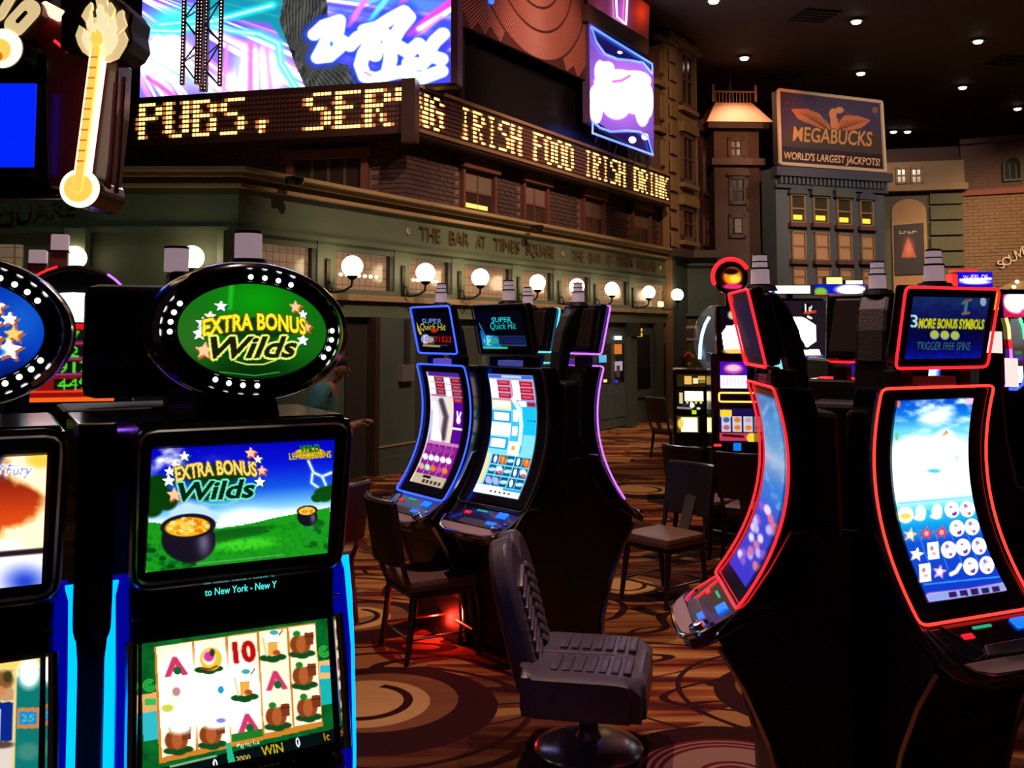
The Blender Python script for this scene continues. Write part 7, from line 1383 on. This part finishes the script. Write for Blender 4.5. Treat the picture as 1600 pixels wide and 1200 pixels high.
hd = quick(1272, 445, 1352, 461, 60, 14); hd.fill((.05, .12, .75)); hd.ell(1282, 456, 10, 6, (.5, .8, .2), .4); hd.ell(1330, 453, 24, 7, (1.2, 1.15, 1.1), .5); hd.line([(1272, 460), (1352, 461)], 2, (.9, .3, .2))
def light_box(px0, y0, px1, y1, Y, c_, label, stand=True):
    p0_, p1_ = at(px0, y0, Y), at(px1, y1, Y); o = thing('light_box_sign', label, 'sign', ((p0_.x+p1_.x)/2, Y, 0), 0); hw_ = (p1_.x-p0_.x)/2
    MB().box(-hw_, hw_, .0, .12, p1_.z, p0_.z).build('case', BLACKM, o)
    if isinstance(c_, Pic): c_.build('lit_face', lambda U, V: (-hw_+2*hw_*U, -.004+0*U, p0_.z+(p1_.z-p0_.z)*V), SCREEN, o, 1.0, .5)
    else: MB().box(-hw_+.008, hw_-.008, -.008, .0, p1_.z+.008, p0_.z-.008).build('lit_face', glow('glow_%d_%d_%d' % tuple(int(100*k) for k in c_), c_, 1.2, False), o)
    if stand: MB().box(-.03, .03, .03, .09, 0, p1_.z).build('post', BLACKM, o)
    return o
light_box(1203, 445, 1267, 460, 9.7, (1, .97, .92), 'plain white light box sign above the hexagon-screen machine'); light_box(1272, 444, 1352, 461, 9.7, hd, 'blue and white lit header sign right of the plain white light box')
light_box(1290, 432, 1317, 445, 10.2, (1, .95, .6), 'small pale yellow light box sign peeking over the header signs'); light_box(1320, 437, 1349, 447, 10.2, (1, .98, .85), 'small cream light box sign at right over the header signs')
sd_ = quick(1192, 453, 1213, 475, 20, 20); sd_.fill((1.1, 1.1, 1.15)); sd_.rect(1205, 455, 1211, 470, (.15, .25, .85)); light_box(1192, 453, 1213, 475, 9.65, sd_, 'small white sign with a blue stripe beside the red curve topper'); light_box(1207, 471, 1222, 483, 9.9, (1, .97, .9), 'tiny white light box below the blue-striped sign'); light_box(1212, 485, 1223, 490, 10.2, (.95, .7, .1), 'tiny amber light strip below the white boxes')
a = quick(1300, 566, 1350, 598, 40, 30); a.fill((.03, .01, .08)); a.ell(1325, 580, 16, 13, (.15, .10, .60), .4); a.ell(1322, 580, 7, 8, (.6, .1, .45), .5); a.ell(1340, 582, 6, 6, (.5, .3, .8), .5)
b = quick(1425, 570, 1492, 602, 50, 28); b.fill((.02, .08, .45)); b.poly([(1425, 575), (1470, 572), (1480, 590), (1440, 596)], (.85, .95, 1.1)); b.ell(1478, 585, 14, 14, (.05, .25, .9), .5); b.line([(1425, 596), (1470, 595), (1492, 601)], 3, (.9, .2, .2))
t, xc = upright_far('dark machine with a small purple screen and red light lines, seen between the red pair', 6.6, 1296, 1365, 560, R(0), [(1300, 566, 1350, 598, a, 'purple_screen'), (1276 + 24, 592, 1346, 594.5, (1, .15, .15), 'red_line'), (1300, 565.5, 1330, 567.5, (1, .15, .15), 'red_line')])
t, xc = upright_far('dark machine with a blue and white screen glimpsed under the red topper at right', 6.6, 1422, 1500, 565, R(0), [(1425, 570, 1492, 602, b, 'blue_screen')])
# small red-blue game sign and the rightmost machines
s_ = quick(1496, 426, 1551, 449, 54, 24); s_.fill((.10, .05, .85)); s_.text('WHEEL OF', 1524, 434, 7, (1, .85, 1), sx=.8, rot=-.03); s_.ell(1524, 441, 24, 3.5, (1, .9, 1), .5); s_.line([(1500, 438), (1548, 436)], 4, (1, .95, 1), 2)
o = light_box(1496, 425, 1551, 449, 8.6, s_, 'blue lit game sign with red side above the right red topper'); p0_, p1_ = at(1487, 428, 8.6), at(1496, 449, 8.6); MB().box(p0_.x-o.location.x, p1_.x-o.location.x, -.01, .12, p1_.z, p0_.z).build('red_side', glow('sign_red', (1, .22, .18), 1, False), o); p0_ = at(1490, 420, 8.6); MB().box(p0_.x-o.location.x, .02, .0, .1, at(0, 425, 8.6).z, at(0, 421, 8.6).z).build('red_top', glow('sign_red', (1, .22, .18), 1, False), o)
a = quick(1566, 460, 1612, 496, 44, 34); a.fill((.85, .08, .30)); a.ell(1587, 472, 20, 17, (1.3, 1.25, 1.3), .3); a.rect(1563, 466, 1567, 496, (.1, .2, .9)); a.ell(1603, 488, 10, 6, (.95, .2, .5), .5)
b = quick(1577, 498, 1600, 572, 24, 70); b.vgrad([(0, (.42, .45, .45)), (.5, (.40, .36, .36)), (.65, (.30, .22, .22)), (.75, (.3, .2, .35)), (1, (.2, .12, .2))]); b.rect(1583, 548, 1596, 553, (.2, .5, .2)); b.rect(1583, 556, 1598, 563, (.35, .2, .6))
e = quick(1579, 572, 1598, 598, 20, 24); e.fill((1.1, .95, 1.05)); e.ell(1588, 585, 6, 8, (1.2, 1.15, 1.15), .5)
t, xc = upright_far('tall machine with rainbow neon curves and pink-white top, at the right edge', 7.2, 1562, 1625, 452, R(0), [(1566, 460, 1612, 496, a, 'top_picture'), (1577, 498, 1600, 572, b, 'game_screen'), (1579, 572, 1598, 598, e, 'lower_picture')])
def far_tube(nm, pts, Y, r, m): MB().tube([(at(*p_, Y).x-xc, -.03, at(*p_, Y).z) for p_ in pts], r, 6).build(nm, m, t, smooth=True)
far_tube('yellow_neon', [(1569, 497), (1573, 512), (1574, 530)], 7.2, .011, neon('yellow_neon', 0, (1, .8, .2), 2)); far_tube('red_neon', [(1574, 530), (1576, 545)], 7.2, .011, NEON['red']); far_tube('violet_neon', [(1576, 545), (1577, 565), (1574, 590), (1568, 605)], 7.2, .011, NEON['violet']); far_tube('blue_neon', [(1568, 607), (1585, 608), (1595, 600), (1600, 580)], 7.2, .011, NEON['blue']); far_tube('green_neon', [(1590, 497), (1596, 512), (1598, 530)], 7.2, .011, neon('green_neon', 0, (.1, 1, .4), 1.5))
pp_ = at(1560, 550, 6.6); lc = thing('light_column', 'tall pink-white lit column beside the right red topper', 'light', (pp_.x, pp_.y, 0), 0); p0_, p1_ = at(1549, 518, 6.6), at(1567, 560, 6.6); MB().box(p0_.x-pp_.x, p1_.x-pp_.x, 0, .1, p1_.z, p0_.z).build('lit_panel', glow('pinkwhite', (1, .88, .85), 1.1, False), lc); MB().box(at(1560, 0, 6.6).x-pp_.x, at(1569, 0, 6.6).x-pp_.x, 0, .1, at(0, 605, 6.6).z, p1_.z).build('lit_panel', glow('pinkwhite', (1, .88, .85), 1.1, False), lc); MB().box(-.06, .06, .0, .1, 0, at(0, 605, 6.6).z).build('stand', BLACKM, lc); p2, p3 = at(1551, 451, 6.6), at(1561, 484, 6.6); MB().box(p2.x-pp_.x, p3.x-pp_.x, .0, .1, p3.z, p2.z).build('yellow_card', glow('yellow_card', (1, .72, .1), .9, False), lc); MB().box(-.02, .02, .03, .09, p0_.z, p3.z).build('riser', BLACKM, lc)
dk = at(1550, 700, 5.6); dc = thing('dark_side_cabinet', 'dark cabinet side with a pale curved edge, right of the red-lit front machine', 'slot machine', (dk.x, dk.y, 0), 0)
ol = [(at(*p_, 5.6).x-dk.x, at(*p_, 5.6).z) for p_ in [(1530, 552), (1566, 552), (1566, 620), (1573, 690), (1585, 740), (1588, 760), (1606, 765), (1606, 830), (1530, 830)]]; MB().prism(ol, 0, .4, 'y').build('body', mat('cabinet_brownblack', (.02, .013, .013), .5), dc); MB().tube([(x, -.004, z) for x, z in ol[1:7]], .008, 6).build('pale_edge', mat('pale_edge', (.25, .21, .18), .4), dc); MB().box(ol[0][0], ol[6][0], .02, .38, 0, ol[8][1]+.01).build('plinth', BLACKM, dc)
